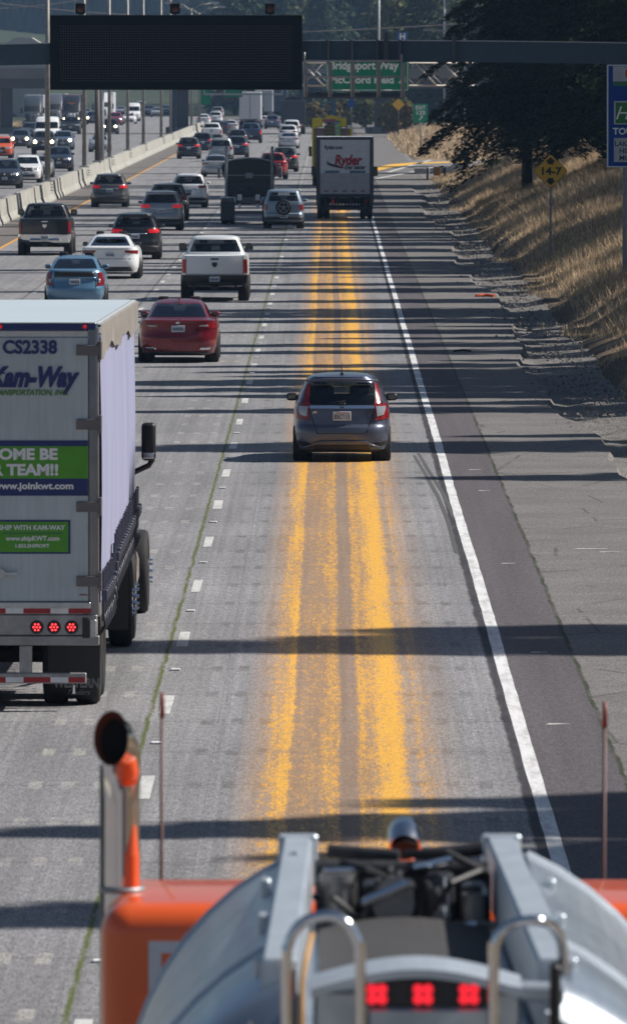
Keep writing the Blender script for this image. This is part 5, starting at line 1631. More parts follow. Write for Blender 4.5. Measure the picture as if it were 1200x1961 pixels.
def yellow_truck():
    D = 585.0; S = F / D
    x = (635 - VPX) / S
    root = empty('road_service_truck', (x, D, 0), 0, 'yellow road-crew truck half hidden ahead of the white box truck', 'truck')
    LX = lambda px: (px - VPX) / S - x
    Z = lambda py: CAM_H - (py - HORY) / S
    yel = plain('highway_yellow', (.92, .74, .03), .45); tan = plain('tan_panel', (.33, .25, .22), .6)
    m = MB(); m.box(LX(598), LX(671), .3, 6.5, .9, Z(246), .05, 2); m.build('body_box', tan, root)
    m = MB(); m.box(LX(597.5), LX(618), .1, 1.2, Z(243), Z(226), .04, 1); m.box(LX(650), LX(663), .1, 1.2, Z(243), Z(226), .04, 1)
    m.box(LX(597), LX(601), .15, 6.6, .5, Z(243), .03, 1); m.box(LX(670), LX(674), .15, 6.6, .5, Z(246), .03, 1)
    m.build('yellow_lockers', yel, root)
    m = MB(); m.prism([(LX(617), Z(231)), (LX(624), Z(223)), (LX(634), Z(220)), (LX(646), Z(224)), (LX(654), Z(231))], .05, 1.4); m.build('beacon_hood', plain('beacon_yellow', (.9, .68, .05), .4), root)
    m = MB(); m.box(LX(617), LX(642), .0, .1, Z(234), Z(228), .01, 1); m.build('pink_panel', plain('pink_panel', (.45, .16, .22), .5), root)
    m = MB(); m.box(LX(620), LX(640), -.01, .1, Z(262), Z(240), .01, 1); m.build('arrow_board', plain('board_olive', (.12, .16, .06), .5), root)
    m = MB()
    for k, z in enumerate((239, 246, 253)): m.box(LX(622), LX(639), -.03, .0, Z(z + 1.5), Z(z), 0)
    m.build('board_stripes', plain('stripe_pink', (.55, .14, .16), .5), root)
    m = MB(); m.box(LX(641.5), LX(651), -.02, .1, Z(262), Z(234), .01, 1); m.build('side_chevron', plain('chevron_lime', (.45, .72, .12), .4), root)
    m = MB()
    for k in range(3):
        z = Z(258 - 9 * k); m.prism([(LX(641.5), z), (LX(651), z + .12), (LX(651), z + .24), (LX(641.5), z + .12)], -.04, -.022)
    m.build('chevron_stripes', plain('stripe_blue', (.25, .45, .6), .4), root)
    m = MB(); m.box(-.9, .9, .0, .2, .45, .75, .02, 1); m.box(-.4, .4, .2, 8.5, .6, .9); m.build('chassis_frame', M_UNDER, root)
    m = MB(); m.box(-1.05, 1.05, 6.7, 8.6, .8, 2.7, .2, 3); m.build('cab', yel, root, smooth=True)
    for sg in (-1, 1):
        for y_ in (1.8, 7.8): wheel(root, sg * 1.0, y_, .5, .3)
        m = MB(); m.box(*sorted((sg * 1.2, sg * 1.38)), 6.9, 7.0, 1.7, 2.3, .02, 1); m.tube([(sg * 1.0, 6.95, 1.8), (sg * 1.3, 6.95, 1.8)], .02, 6); m.build('mirror', M_BLACK, root)
    return root
yellow_truck()

def semi(px, py, label, cab_col, box_col=None, oncoming=True, lit=True, W=1.25, H=4.0, bh=4.05, style='', band=None, group=None, L=15):
    """Distant lorry: nose and screen towards us when oncoming, else the box's rear."""
    x, D = gp(px, py)
    LT = 7.5 + (L if box_col else 0)
    if oncoming: root = empty('lorry', (x, D + LT, 0), PI, label, 'lorry', group)
    else: root = empty('lorry', (x, D, 0), 0, label, 'lorry', group)
    y = 0.0
    if box_col:
        m = MB(); m.box(-W, W, 0, L, 1.15, bh, .03, 1); m.build('cargo_box', plain('box_%02x%02x%02x' % tuple(int(c * 255) for c in box_col), box_col, .5), root)
        m = MB(); m.box(-.05 + 0, .0 + .012, -.01, .0, 1.2, bh - .1); m.box(-W, W, -.012, .0, 1.16, 1.24); m.box(-1.0, 1.0, -.06, .04, .5, .62); m.box(-.6, -.5, -.03, .05, .5, 1.2); m.box(.5, .6, -.03, .05, .5, 1.2)
        m.build('rear_frame', M_DARK, root)
        for sg in (-1, 1):
            m = MB(); m.box(*sorted((sg * .9, sg * 1.15)), -.03, .0, 1.0, 1.1); m.build('tail_light', M_REDSOFT, root)
            for yy in (1.5, 2.8): wheel(root, sg * 1.05, yy, .5, .55, rim=False)
        y = L
    pm = paint('semi_%02x%02x%02x' % tuple(int(min(1, c) ** (1 / 2.2) * 255) for c in cab_col), cab_col, .1)
    lv = [(.45, 1.05, 0, 7.2, .15), (.55, 1.2, 0, 7.4, .2), (.9, 1.22, 0, 7.45, .25), (1.0, 1.0, 0, 7.2, .25), (1.5, .98, 0, 7.1, .25), (1.9, .9, .0, 6.9, .25), (2.05, .95, .0, 5.2, .2), (2.1, 1.08, 0, 5.0, .2),
          (2.75, 1.06, 0, 4.6, .2), (2.95, 1.08, 0, 4.4, .25), (3.4, 1.1, 0.3, 3.9, .3), (H - .1, 1.0, .9, 3.0, .4), (H, .7, 1.3, 2.6, .4)]
    sh = Shell(lv, bow=.02)
    b = sh.body([('windshield', 3.4, 5, 2.12, 2.78, 'c'), ('side_window', 2.78, 2.97, 2.12, 2.7, 's')], {'body': pm, 'glass': M_BLACK}, root, sub=1, name='cab')
    for o in root.children:
        if o.name.startswith(('cab', 'windshield', 'side_window')): o.location.y = y + .0
    m = MB(); a = sh.u_front(.5, 1.5)
    sh.patch(m, [(-a, .95), (-5, .95), (-5, 1.85), (-a, 1.85)], .02); sh.patch(m, [(a, .95), (5, .95), (5, 1.85), (a, 1.85)], .02)
    g = m.build('grille', M_STEEL if style == 'chrome' else M_DARK, root); g.location.y = y
    for sg in (-1, 1):
        m = MB(); m.box(*sorted((sg * .72, sg * .98)), y + 7.05, y + 7.28, 1.05, 1.3, .04, 1); o = m.build('headlight', M_WLENS, root)
        if lit and oncoming:
            m = MB(); m.cyl((sg * .85, y + 7.27, 1.17), (sg * .85, y + 7.30, 1.17), .09, n=12); m.build('headlamp_bulb', M_HEAD, o)
        m = MB(); m.box(*sorted((sg * 1.22, sg * 1.42)), y + 4.6, y + 4.75, 1.9, 2.6, .03, 1); m.tube([(sg * 1.0, y + 4.6, 2.0), (sg * 1.3, y + 4.7, 2.0)], .03, 6); m.build('mirror', M_BLACK if style != 'chrome' else M_CHROME, root)
        wheel(root, sg * 1.02, y + 6.2, .5, .3); wheel(root, sg * 1.0, y + 1.2, .5, .55, rim=False)
        if style == 'chrome':
            m = MB(); m.cyl((sg * 1.16, y - .1, 1), (sg * 1.16, y - .1, 4.1), .08, n=10); m.build('exhaust_stack', M_CHROME, root)
    m = MB(); m.box(-.45, .45, .3, y + 7, .6, 1.0); m.build('chassis_frame', M_UNDER, root)
    if band:
        m = MB()
        m.prism([(-.55, 3.05), (-.15, 2.92), (0, 2.82), (.15, 2.92), (.55, 3.05), (.35, 3.12), (.1, 3.06), (0, 3.1), (-.1, 3.06), (-.35, 3.12)], y + 4.50, y + 4.62)
        m.build('roof_emblem', plain('emblem_orange', (.85, .25, .03), .4), root)
    return root
# ------------------------------------------------------------------ traffic
GN = 'cars driving away in the near carriageway'
GO = 'oncoming cars beyond the barrier'
c_fit = (.088, .10, .15)
car('hatch', 'blue-grey hatchback driving over the spilled yellow paint', 'car', GN, 654.5, 885, c_fit, 'hatchback_car', metal=.45, style='fit', plate_no='BSK7115', wide=1.0, glassm=M_CLEAR)
car('sedan', 'glossy dark red sedan right behind the curtain-side lorry', 'car', GN, 341, 695, (.19, .008, .02), 'sedan_car', metal=.35, rough=.25)
car('pickup', 'white pickup truck with black bumper, ahead of the red sedan', 'pickup truck', GN, 411, 577, (.80, .82, .84), 'pickup_truck', metal=0, wide=.99)
car('prius', 'light blue hatchback partly hidden behind the lorry roof', 'car', GN, 143.5, 590, (.13, .27, .42), 'hatchback_car', metal=.4)
car('liftback', 'white fastback sedan between the light blue and the black car', 'car', GN, 211, 534, (.84, .86, .88), 'sedan_car', metal=0, style='tesla')
car('suv', 'black suv with thin red lamps just ahead of the white fastback', 'car', GN, 259, 497, (.018, .019, .024), 'suv_car', metal=.3, brake=True, wide=.98)
car('pickup', 'dark grey pickup truck with chrome bumper beside the barrier', 'pickup truck', GN, 86, 489, (.030, .030, .036), 'pickup_truck', metal=.4, style='chrome', wide=.99, lit=True)
car('suv', 'silver suv ahead of the black suv', 'car', GN, 309, 441, (.34, .36, .39), 'suv_car', metal=.6, brake=True)
car('suv', 'dark crossover peeping out behind the silver suv', 'car', GN, 321, 422, (.05, .05, .06), 'suv_car', metal=.5, detail=1)
car('suv', 'white suv ahead of the silver suv and left of the dark tractor', 'car', GN, 362, 397, (.82, .83, .85), 'suv_car', metal=0)
car('suv', 'grey brown suv next to the concrete barrier', 'car', GN, 210, 397, (.13, .125, .13), 'suv_car', metal=.5, brake=True)
car('boxsuv', 'pale blue boxy suv with a spare wheel on its tailgate', 'car', GN, 543, 438, (.26, .33, .42), 'suv_car', metal=.4, glassm=M_CLEAR)
rav = bpy.data.objects['suv_car.005'] if 'suv_car.005' in bpy.data.objects else None
for o in list(bpy.data.objects):
    if o.get('label', '').startswith('pale blue boxy'):
        m = MB(); M_ = Matrix.Translation((0, -.10, .93)) @ Matrix.Rotation(R(90), 4, 'X')
        m.lathe([(.18, .02), (.2, .10), (.30, .13), (.335, .10), (.345, 0), (.335, -.08), (.28, -.10)], M_, 28)
        m.cyl((0, -.02, .93), (0, -.16, .93), .2, n=20)
        sw = m.build('spare_wheel', M_TYRE, o)
        m = MB(); m.lathe([(.21, .13), (.225, .145), (.24, .13)], M_, 28); m.cyl((0, -.15, .93), (0, -.215, .93), .05, n=12)
        for k in range(5):
            a = 2 * PI * k / 5 + .3
            m.tube([(.04 * math.cos(a), -.20, .93 + .04 * math.sin(a)), (.21 * math.cos(a), -.215, .93 + .21 * math.sin(a))], .026, 6)
        m.build('spare_rim', M_RIM, sw)
ryd = 0
car('suv', 'black suv with lit tail lamps beside the barrier, ahead of the grey one', 'car', GN, 361.5, 304, (.02, .022, .03), 'suv_car', metal=.3, brake=True)
car('suv', 'dark blue suv just ahead of the black suv by the barrier', 'car', GN, 388, 292, (.02, .03, .05), 'suv_car', metal=.3, brake=True)
car('pickup', 'white pickup truck far ahead near the barrier', 'pickup truck', GN, 405, 273, (.82, .83, .85), 'pickup_truck', metal=0, detail=1)
car('van', 'silver minivan half hidden behind the dark tractor lane', 'minivan', GN, 423, 312, (.36, .38, .40), 'minivan', metal=.5, at=(wx(423, 745), 745))
car('sedan', 'silver sedan left of the dark tractor', 'car', GN, 413, 339, (.36, .39, .43), 'sedan_car', metal=.5)
car('suv', 'dark blue suv between the minivan and the red car', 'car', GN, 454, 301, (.02, .03, .06), 'suv_car', metal=.4, brake=True)
car('suv', 'black car ahead of the dark blue suv', 'car', GN, 455, 284, (.02, .022, .03), 'suv_car', metal=.4)
car('pickup', 'dark blue pickup truck behind the white box lorry', 'pickup truck', GN, 481, 274, (.03, .05, .12), 'pickup_truck', metal=.3, brake=True)
car('suv', 'bright red suv peeping out right of the dark tractor', 'car', GN, 523, 343, (.30, .015, .02), 'suv_car', metal=.2)
car('suv', 'black suv right of the red suv, a lane line apart', 'car', GN, 545, 329, (.025, .03, .035), 'suv_car', metal=.3, brake=True)
car('sedan', 'silver sedan ahead of the black suv, nearest of three pale cars in line', 'car', GN, 553, 284, (.55,.56,.6), 'sedan_car', metal=.3)
car('suv', 'white suv, the middle one of three pale cars in line', 'car', GN, 552, 272, (.82, .83, .85), 'suv_car', metal=0)
car('van', 'white minivan, the farthest of three pale cars in line', 'minivan', GN, 558, 262, (.7,.71,.75), 'minivan', metal=0)
car('sedan', 'white sedan right of the white box lorry', 'car', GN, 511, 244, (.8, .8, .82), 'sedan_car', metal=0)
car('suv', 'dark blue car right of the far white sedan', 'car', GN, 521, 247, (.03, .05, .11), 'suv_car', metal=.2)
car('sedan', 'white sedan at the far left bend beside the barrier', 'car', GN, 390, 240, (.78, .8, .82), 'sedan_car', metal=0, brake=True)
car('suv', 'white suv at the far bend, left of the white box lorry', 'car', GN, 413, 238, (.78, .8, .82), 'suv_car', metal=0)
car('suv', 'pale grey suv behind the far bend, farthest car of its lane', 'car', GN, 417, 226, (.3, .32, .35), 'suv_car', metal=0)
car('sedan', 'dark sedan in front of the far white box lorry', 'car', GN, 425, 258, (.03, .03, .04), 'sedan_car', metal=.2)
car('sedan', 'white sedan beside the dark sedan near the far bend', 'car', GN, 441, 254, (.55, .56, .58), 'sedan_car', metal=0)
car('van', 'silver minivan in front of the yellow road-crew truck', 'minivan', GN, 614, 232, (.38, .42, .48), 'minivan', metal=.3)
car('suv', 'dark red suv alone near the gore by the overpass pillar', 'car', GN, 699, 238, (.10, .03, .05), 'suv_car', metal=.2, brake=True)
semi(479, 248, 'white square-backed lorry far ahead between the lanes of cars', (.6, .62, .64), (.60, .61, .63), oncoming=False, bh=4.4, W=1.27)
semi(505, 230, 'pale grey trailer lorry at the far end of the queue', (.3, .32, .34), (.40, .43, .46), oncoming=False, bh=4.2)
semi(561, 257, 'dark dump lorry ahead of the three pale cars', (.03, .035, .04), (.028, .033, .045), oncoming=False, bh=3.7, W=1.35, L=8)
semi(533, 228, 'dark blue trailer lorry ahead of the dark dump lorry', (.03, .04, .06), (.05, .07, .10), oncoming=False, bh=4.3)
# oncoming
car('boxsuv', 'orange boxy off-road car at the left edge of the road', 'car', GO, 1, 303, (.62, .10, .03), 'suv_car', oncoming=True, metal=0, wide=1.12)
car('suv', 'dark suv with headlights on behind the orange off-road car', 'car', GO, 39, 284, (.04, .045, .06), 'suv_car', oncoming=True, lit=True)
car('pickup', 'dark pickup truck with bright headlights in front of the white van', 'pickup truck', GO, 84, 295, (.04, .045, .05), 'pickup_truck', oncoming=True, lit=True, style='chrome')
car('cargovan', 'tall white van behind the dark pickup truck', 'van', GO, 90, 274, (.85, .86, .87), 'white_van', oncoming=True, lit=False, metal=0, wide=1.2)
car('suv', 'dark blue suv at the left edge, nearest of the oncoming cars', 'car', GO, 10, 361, (.03, .035, .055), 'suv_car', oncoming=True)
car('suv', 'white suv beside the dark blue suv at the left edge', 'car', GO, 51, 350, (.82, .83, .85), 'suv_car', oncoming=True, metal=0)
car('sedan', 'silver sedan behind the oncoming white suv', 'car', GO, 74, 340, (.32, .35, .38), 'sedan_car', oncoming=True)
car('suv', 'black suv right behind the tall lamp post on the barrier', 'car', GO, 113, 328, (.022, .028, .045), 'suv_car', oncoming=True)
car('sedan', 'silver sedan alone in the lane nearest the barrier', 'car', GO, 191, 291, (.36, .38, .42), 'sedan_car', oncoming=True)
car('suv', 'blue suv with headlights on right of the tall white van', 'car', GO, 121, 287, (.10, .14, .2), 'suv_car', oncoming=True, lit=True)
car('suv', 'dark suv behind the first dark suv with headlights', 'car', GO, 57, 266, (.06, .07, .09), 'suv_car', oncoming=True)
car('suv', 'black suv with headlights on, framed by two lamp posts', 'car', GO, 211, 257, (.02, .022, .03), 'suv_car', oncoming=True, lit=True)
car('sedan', 'white sedan in front of the white delivery van', 'car', GO, 248, 237, (.8, .81, .83), 'sedan_car', oncoming=True, metal=0, lit=False)
car('cargovan', 'white delivery van behind the far white sedan', 'van', GO, 255, 232, (.82, .83, .85), 'white_van', oncoming=True, metal=0)
car('suv', 'red suv right of the white semi lorry', 'car', GO, 221, 240, (.28, .03, .05), 'suv_car', oncoming=True)
car('pickup', 'black pickup truck in front of the lorry with the orange emblem', 'pickup truck', GO, 136, 257, (.02, .025, .035), 'pickup_truck', oncoming=True, style='chrome')
car('suv', 'dark car with headlights on in front of the white semi lorry', 'car', GO, 178, 238, (.03, .035, .05), 'suv_car', oncoming=True, lit=True)
semi(62, 248, 'dark grey semi lorry beside the dry grass at the far left', (.05, .06, .075), (.30, .31, .33), oncoming=True, lit=False, W=1.1)
semi(137, 246, 'black semi lorry with an orange emblem above its screen', (.02, .022, .03), (.25, .12, .15), oncoming=True, band=True, style='chrome')
semi(197, 236, 'white semi lorry behind the dark car with headlights', (.82, .83, .85), (.5, .52, .54), oncoming=True)
semi(103, 242, 'grey trailer lorry between the dark semi and the black semi', (.10, .11, .13), (.22, .24, .26), oncoming=True, lit=False)
far = [(24, 226, 'sedan', (.35, .36, .38)), (165, 226, 'sedan', (.2, .22, .25)), (232, 221, 'sedan', (.3, .3, .33)), (258, 219, 'suv', (.1, .12, .15)), (285, 222, 'suv', (.06, .07, .1)),
       (300, 224, 'sedan', (.35, .37, .4)), (318, 221, 'suv', (.15, .17, .2)), (270, 213, 'van', (.3, .32, .35))]
for i, (a, b, k, c) in enumerate(far):
    nm = {'sedan': 'sedan_car', 'suv': 'suv_car', 'van': 'minivan'}[k]
    car(k, ['tiny pale sedan at the far left under the overpass', 'tiny grey sedan between the two far semi lorries', 'tiny silver sedan behind the far red suv', 'tiny dark suv left of the overpass pillar',
            'tiny black suv at the foot of the far lamp posts', 'tiny pale sedan just left of the median pillar', 'tiny grey suv touching the median pillar', 'tiny pale minivan, farthest of the oncoming cars'][i], 'car', GO, a, b, c, nm, oncoming=True, detail=0)

# ------------------------------------------------------------------ median barrier and lamp posts
t = NT('barrier_concrete'); tc = t.n('ShaderNodeTexCoord'); v = tc.outputs['Object']
n1 = t.noise(.8, v, 6, .7); n2 = t.noise(1.0, t.mapping(v, (1, 6, .5)), 5, .7)
sp = t.n('ShaderNodeSeparateXYZ'); t.l(v, sp.inputs[0])
jt = t.math('LESS_THAN', t.math('MODULO', sp.outputs[1], 6.1), .10)
c = t.ramp(n1, [(.3, (.25, .24, .21)), (.6, (.42, .41, .37))])
c = t.mix(t.ramp(n2, [(.55, 0), (.7, .6)]), c, (.13, .12, .10)); c = t.mix(t.math('MULTIPLY', jt, .7), c, (.08, .08, .075))
t.bsdf(c, .85, spec=.3); M_BARR = t.m
prof = [(-.32, 0), (-.32, .08), (-.20, .32), (-.12, .95), (.12, .95), (.20, .32), (.32, .08), (.32, 0)]
m = MB(); rings = []
yb = 40
while yb <= 1150:
    cxb = -14.75
    rings.append([m.bm.verts.new((cxb + x, yb, z * 1.08)) for x, z in prof]); yb += 15
for A, B in zip(rings, rings[1:]):
    for k in range(len(A) - 1): m.bm.faces.new((A[k], A[k + 1], B[k + 1], B[k]))
m.bm.faces.new(rings[0]); m.bm.faces.new(rings[-1])
o = m.build('median_barrier', M_BARR); tag(o, 'long stained concrete barrier dividing the two carriageways', 'barrier')
M_POLE = plain('lamp_post_steel', (.27, .26, .24), .55, .4, vary=.3)
posts = [(92, 358, 12), (162, 330, 7.5), (210, 310, 6.5), (245, 293, 6), (275, 277, 6), (309, 257, 6), (327, 247, 6), (367, 236, 5), (382, 231, 5)]
for i, (px, py, wpx) in enumerate(posts):
    d = -14.75 * F / (px - VPX)
    root = empty('lamp_post', (-14.75, d, 0), 0, 'tall steel lamp post rising from the concrete barrier' if i else 'thickest and nearest lamp post, standing on the barrier left of the message sign', 'lamp post', 'lamp posts along the concrete barrier')
    r_ = .155 if i == 0 else .13
    m = MB(); m.cyl((0, 0, .95), (0, 0, 13.5), r_, r_ * .62, 14); m.build('pole', M_POLE, root)
    m = MB(); m.box(-.30, .30, -.3, .3, 1.02, 1.1, .02, 1); m.box(-.16, .16, -.36, -.3, .45, .95, .01, 1)
    for k in range(3): m.box(.18, .34, -.3, .3, .55 + .14 * k, .60 + .14 * k, .01, 1)
    m.build('base_plate', M_STEEL, root)
    for sg in (-1, 1):
        m = MB(); m.tube([(0, 0, 13.2), (sg * .8, 0, 13.9), (sg * 2.2, 0, 14.1)], .06, 8); a = m.build('lamp_arm', M_POLE, root)
        m = MB(); m.box(*sorted((sg * 2.1, sg * 2.9)), -.17, .17, 14.02, 14.2, .05, 2); m.build('lamp_head', M_STEEL, a)
d = -14.75 * F / (187 - VPX)
root = empty('sign_post', (-14.75, d, 0), 0, 'shorter dark brown post on the barrier between two lamp posts', 'post')
m = MB(); m.cyl((0, 0, .95), (0, 0, 5.7), .17, .15, 12); m.build('post', plain('dark_brown_post', (.09, .07, .055), .7), root)
m = MB(); m.box(-.3, .3, -.3, .3, 1.02, 1.12, .02, 1); m.build('base_plate', M_STEEL, root)
for px, d in ((725, 1180), (850, 1180), (889, 620)):
    root = empty('light_pole', (wx(px, d), d, ground_z(wx(px, d), d)), 0, {725: 'thin pale light pole above the green sign', 850: 'tallest thin light pole beyond the beam, left of the dark fir', 889: 'thin white pole half hidden by the fir boughs beside the ramp'}[px], 'pole')
    h = 20 if d > 1000 else 8.6
    m = MB(); m.cyl((0, 0, 0), (0, 0, h), .16 if d > 1000 else .07, .10 if d > 1000 else .05, 10); m.build('pole', plain('pale_pole', (.5, .52, .54), .5, .3), root)
    m = MB(); m.tube([(0, 0, h - .2), (-.8, 0, h + .4), (-2, 0, h + .5)], .05, 6); m.box(-2.6, -1.9, -.15, .15, h + .42, h + .58, .04, 1); m.build('lamp_head', M_STEEL, root)

# ------------------------------------------------------------------ gantry with message sign and walkway
GD = 333.0; GS = F / GD
X = lambda px: (px - VPX) / GS
Z = lambda py: CAM_H - (py - HORY) / GS
root = empty('sign_gantry', (0, GD, 0), 0, 'long blue-grey steel beam gantry spanning the freeway', 'gantry')
gm = plain('gantry_blue_grey', (.05, .085, .12), .7, 0, spec=.15, vary=.12)
camb = lambda px: 78.3 + 6.2 * ((px - 660) / 620) ** 2
cx_ = [X(px) for px in range(-360, 1500, 60)]; cp = list(range(-360, 1500, 60))
m = MB(); m.prism([(X(p), Z(camb(p))) for p in cp] + [(X(p), Z(camb(p) + 40)) for p in cp[::-1]], .1, .8)
m.build('beam', gm, root)
m = MB(); m.prism([(X(p), Z(camb(p) - 1.7)) for p in cp] + [(X(p), Z(camb(p) + .2)) for p in cp[::-1]], .05, .85); m.build('beam_top_flange', plain('flange_pale', (.42, .46, .5), .5, .3), root)
m = MB()
for px, w in ((627, 5), (672, 5), (722, 5), (739, 9), (765, 5), (868, 7)):
    m.box(X(px) - w / GS / 2, X(px) + w / GS / 2, -.06, .98, Z(121), Z(76 if px not in (739, 868) else (62 if px == 739 else 68)), .01, 1)
m.build('beam_clamps', plain('clamp_dark', (.05, .06, .075), .6), root)
for xx in (-17.1, 13.1):
    m = MB(); zb_ = 0 if xx < 0 else ground_z(13.1, GD) - .3; m.box(xx - .4, xx + .4, .1, .8, zb_, Z(128), .04, 1); m.box(xx - .7, xx + .7, -.2, 1.1, zb_, zb_ + .25, .02, 1); m.build('column', gm, root)
m = MB()   # maintenance walkway
tube = lambda a, b, r_=.032: m.cyl(a, b, r_, n=8)
yA = -1.1
for px in (583, 630, 672.5, 722, 768):
    tube((X(px), yA, Z(186)), (X(px), yA, Z(116)), .036); tube((X(px), yA, Z(184)), (X(px), .1, Z(184)), .05)
    m.box(X(px) + .03, X(px) + .11, yA + .1, yA + .2, Z(186), Z(120))
for py in (117, 147): tube((X(581), yA, Z(py)), (X(770), yA, Z(py)), .036)
tube((X(583), yA, Z(116)), (X(583), yA, Z(100))); tube((X(768), yA, Z(116)), (X(768), yA, Z(104)))
m.build('walkway_railing', plain('rail_pale', (.36, .35, .35), .5, .3), root)
m = MB(); m.box(X(580), X(770), yA, .2, Z(189), Z(185.5)); m.box(X(581), X(769), yA + .9, yA + .94, Z(186), Z(177))
m.build('walkway_floor', plain('walkway_dark', (.10, .115, .13), .6), root)

root = empty('message_sign', (0, GD, 0), 0, 'black electronic message board, switched off, hung on the gantry beam', 'message board')
t = NT('led_matrix'); tc = t.n('ShaderNodeTexCoord'); v = tc.outputs['Object']
sp = t.n('ShaderNodeSeparateXYZ'); t.l(v, sp.inputs[0])
a = t.math('ABSOLUTE', t.math('SUBTRACT', t.math('FRACT', t.math('MULTIPLY', sp.outputs[0], 12.0)), .5)); b = t.math('ABSOLUTE', t.math('SUBTRACT', t.math('FRACT', t.math('MULTIPLY', sp.outputs[2], 12.0)), .5))
dd = t.math('LESS_THAN', t.math('ADD', t.math('MULTIPLY', a, a), t.math('MULTIPLY', b, b)), .07)
t.bsdf(t.mix(dd, (.003, .003, .004), (.07, .07, .08)), .8, spec=.1)
M_LED = t.m
vm = plain('vms_black', (.0035, .004, .006), .75, spec=.15)
m = MB(); m.box(X(97), X(579), -.25, .07, Z(172), Z(30), .02, 1); m.build('case', vm, root)
m = MB(); m.box(X(115), X(558), -.26, -.245, Z(156), Z(47.5)); m.build('display_panel', M_LED, root)
m = MB(); m.box(X(96), X(580), -.28, .09, Z(30), Z(28.6)); m.build('case_rim', plain('case_rim', (.06, .08, .09), .5), root)
for px in (155, 336, 517):
    m = MB(); m.box(X(px) - .17, X(px) + .17, -.2, .02, Z(27), Z(6.5), .03, 1); m.box(X(px) - .04, X(px) + .04, -.1, -.02, Z(29), Z(27)); o = m.build('beacon', vm, root)
    m = MB(); M_ = Matrix.Translation((X(px), -.2, Z(17.5))) @ Matrix.Rotation(R(90), 4, 'X'); m.lathe([(0, .03), (.08, .025), (.118, 0)], M_, 20); m.build('beacon_lens', plain('amber_dark', (.10, .022, .008), .3), o, smooth=True)
    m = MB()
    for k in range(13):
        a0_, a1_ = PI * k / 13, PI * (k + 1) / 13
        p = lambda a_, y_: (X(px) + .14 * math.cos(a_), y_, Z(17.5) + .14 * math.sin(a_))
        m.face([p(a0_, -.2), p(a1_, -.2), p(a1_, -.38), p(a0_, -.38)])
    m.build('beacon_visor', plain('visor_grey', (.05, .05, .055), .4), o)

# ------------------------------------------------------------------ overpass, sign truss and signs beyond
root = empty('overpass_bridge', (0, 1080, 0), R(3), 'long low concrete overpass crossing the freeway in the distance', 'bridge')
oc = plain('overpass_concrete', (.16, .17, .18), .8, vary=.2, nscale=.3)
m = MB(); m.box(-75, 70, 0, 12, 4.95, 6.1, 0); m.build('deck_girders', plain('girder_dark', (.075, .085, .1), .8), root)
m = MB(); m.box(-75, 70, -.6, -.2, 6.05, 7.2, 0); m.build('parapet', oc, root)
m = MB(); x_ = -75
m.box(-75, 70, -.45, -.37, 7.35, 7.42); m.box(-75, 70, -.45, -.37, 7.75, 7.85)
while x_ < 70: m.box(x_, x_ + .12, -.46, -.36, 7.2, 7.9); x_ += 2.4
m.build('bridge_railing', M_STEEL, root)
for xx in (-35.2, -16.0, 6.1, 30):
    m = MB(); m.box(xx - .62, xx + .62, 1, 11, 0, 5.0, .1, 2); m.build('pier', plain('pier_dark', (.06, .065, .08), .8), root)
    m = MB(); m.box(xx - 1.5, xx + 1.5, .2, 12, 0, .7, .1, 1); m.build('pier_base', oc, root)
    for k in range(4): pass
m = MB()
for sg, x0_ in ((-1, -75), (1, 46)): 
    m.prism([(x0_, 0), (x0_ + 24, 0), (x0_ + (24 if sg > 0 else 0), 5.0), (x0_ + (24 if sg > 0 else 0) - (0), 5.0)], 0, 12)
m.build('abutment', oc, root)

TD = 640.0; TS = F / TD
X2 = lambda px: (px - VPX) / TS
Z2 = lambda py: CAM_H - (py - HORY) / TS
root = empty('sign_truss', (0, TD, 0), 0, 'pale lattice sign truss behind the walkway of the gantry', 'sign truss')
m = MB()
for z in (Z2(121), Z2(164)):
    for y_ in (0, 1.2): m.cyl((-15, y_, z), (X2(1010), y_, z), .055, n=8)
k = 0; px = 200
while px < 990:
    a_, b_ = (Z2(121), Z2(164)) if k % 2 == 0 else (Z2(164), Z2(121))
    if k % 2 == 0: m.cyl((X2(px), 0, a_), (X2(px + 41), 0, b_), .055, n=8)
    m.cyl((X2(px), 1.2, b_), (X2(px + 41), 1.2, a_), .03, n=6)
    px += 41 if k % 2 else 13; k += 1
m.build('lattice', plain('truss_pale', (.45, .42, .38), .5, .4), root)
for xx in (X2(1000), -14.75):
    m = MB(); zg = ground_z(xx, TD)
    for y_ in (0, 1.2): m.cyl((xx, y_, zg), (xx, y_, Z2(118)), .14, n=10)
    m.build('column', M_STEEL, root)
gs = plain('sign_green', (.01, .24, .13), .6, spec=.1, vary=.1); wl = plain('sign_letter_white', (.82, .88, .86), .45, vary=.05)
root = empty('guide_sign', (0, TD - .3, 0), 0, 'big green guide sign behind the gantry walkway, white lettering', 'road sign')
m = MB(); m.box(X2(624), X2(782), -.04, .0, Z2(174), Z2(117), 0)
m.box(X2(629), X2(641), .0, .2, Z2(174), Z2(117)); m.build('panel', gs, root)
m = MB()
for z_ in (172.5, 118): m.box(X2(627), X2(779), -.05, -.04, Z2(z_ + .6), Z2(z_ - .6))
for x_ in (626.5, 779.5): m.box(X2(x_ - .6), X2(x_ + .6), -.05, -.04, Z2(172), Z2(118))
m.build('sign_border', wl, root)
s2 = 1 / TS
text('Bridgeport Way', X2(696), -.055, Z2(127.5), 17 * s2 * 1.3, wl, root, 'sign_lettering', .03, width=132 * s2)
text('McChord Field', X2(692), -.055, Z2(152.5), 15 * s2 * 1.3, wl, root, 'sign_lettering', .03, width=122 * s2)
text('↗', X2(769), -.055, Z2(153), 17 * s2 * 1.3, wl, root, 'sign_arrow', .03)
m = MB()
for px in (661, 742): m.box(X2(px - 7), X2(px + 7), -.5, -.1, Z2(173.5), Z2(171.5), .02, 1)
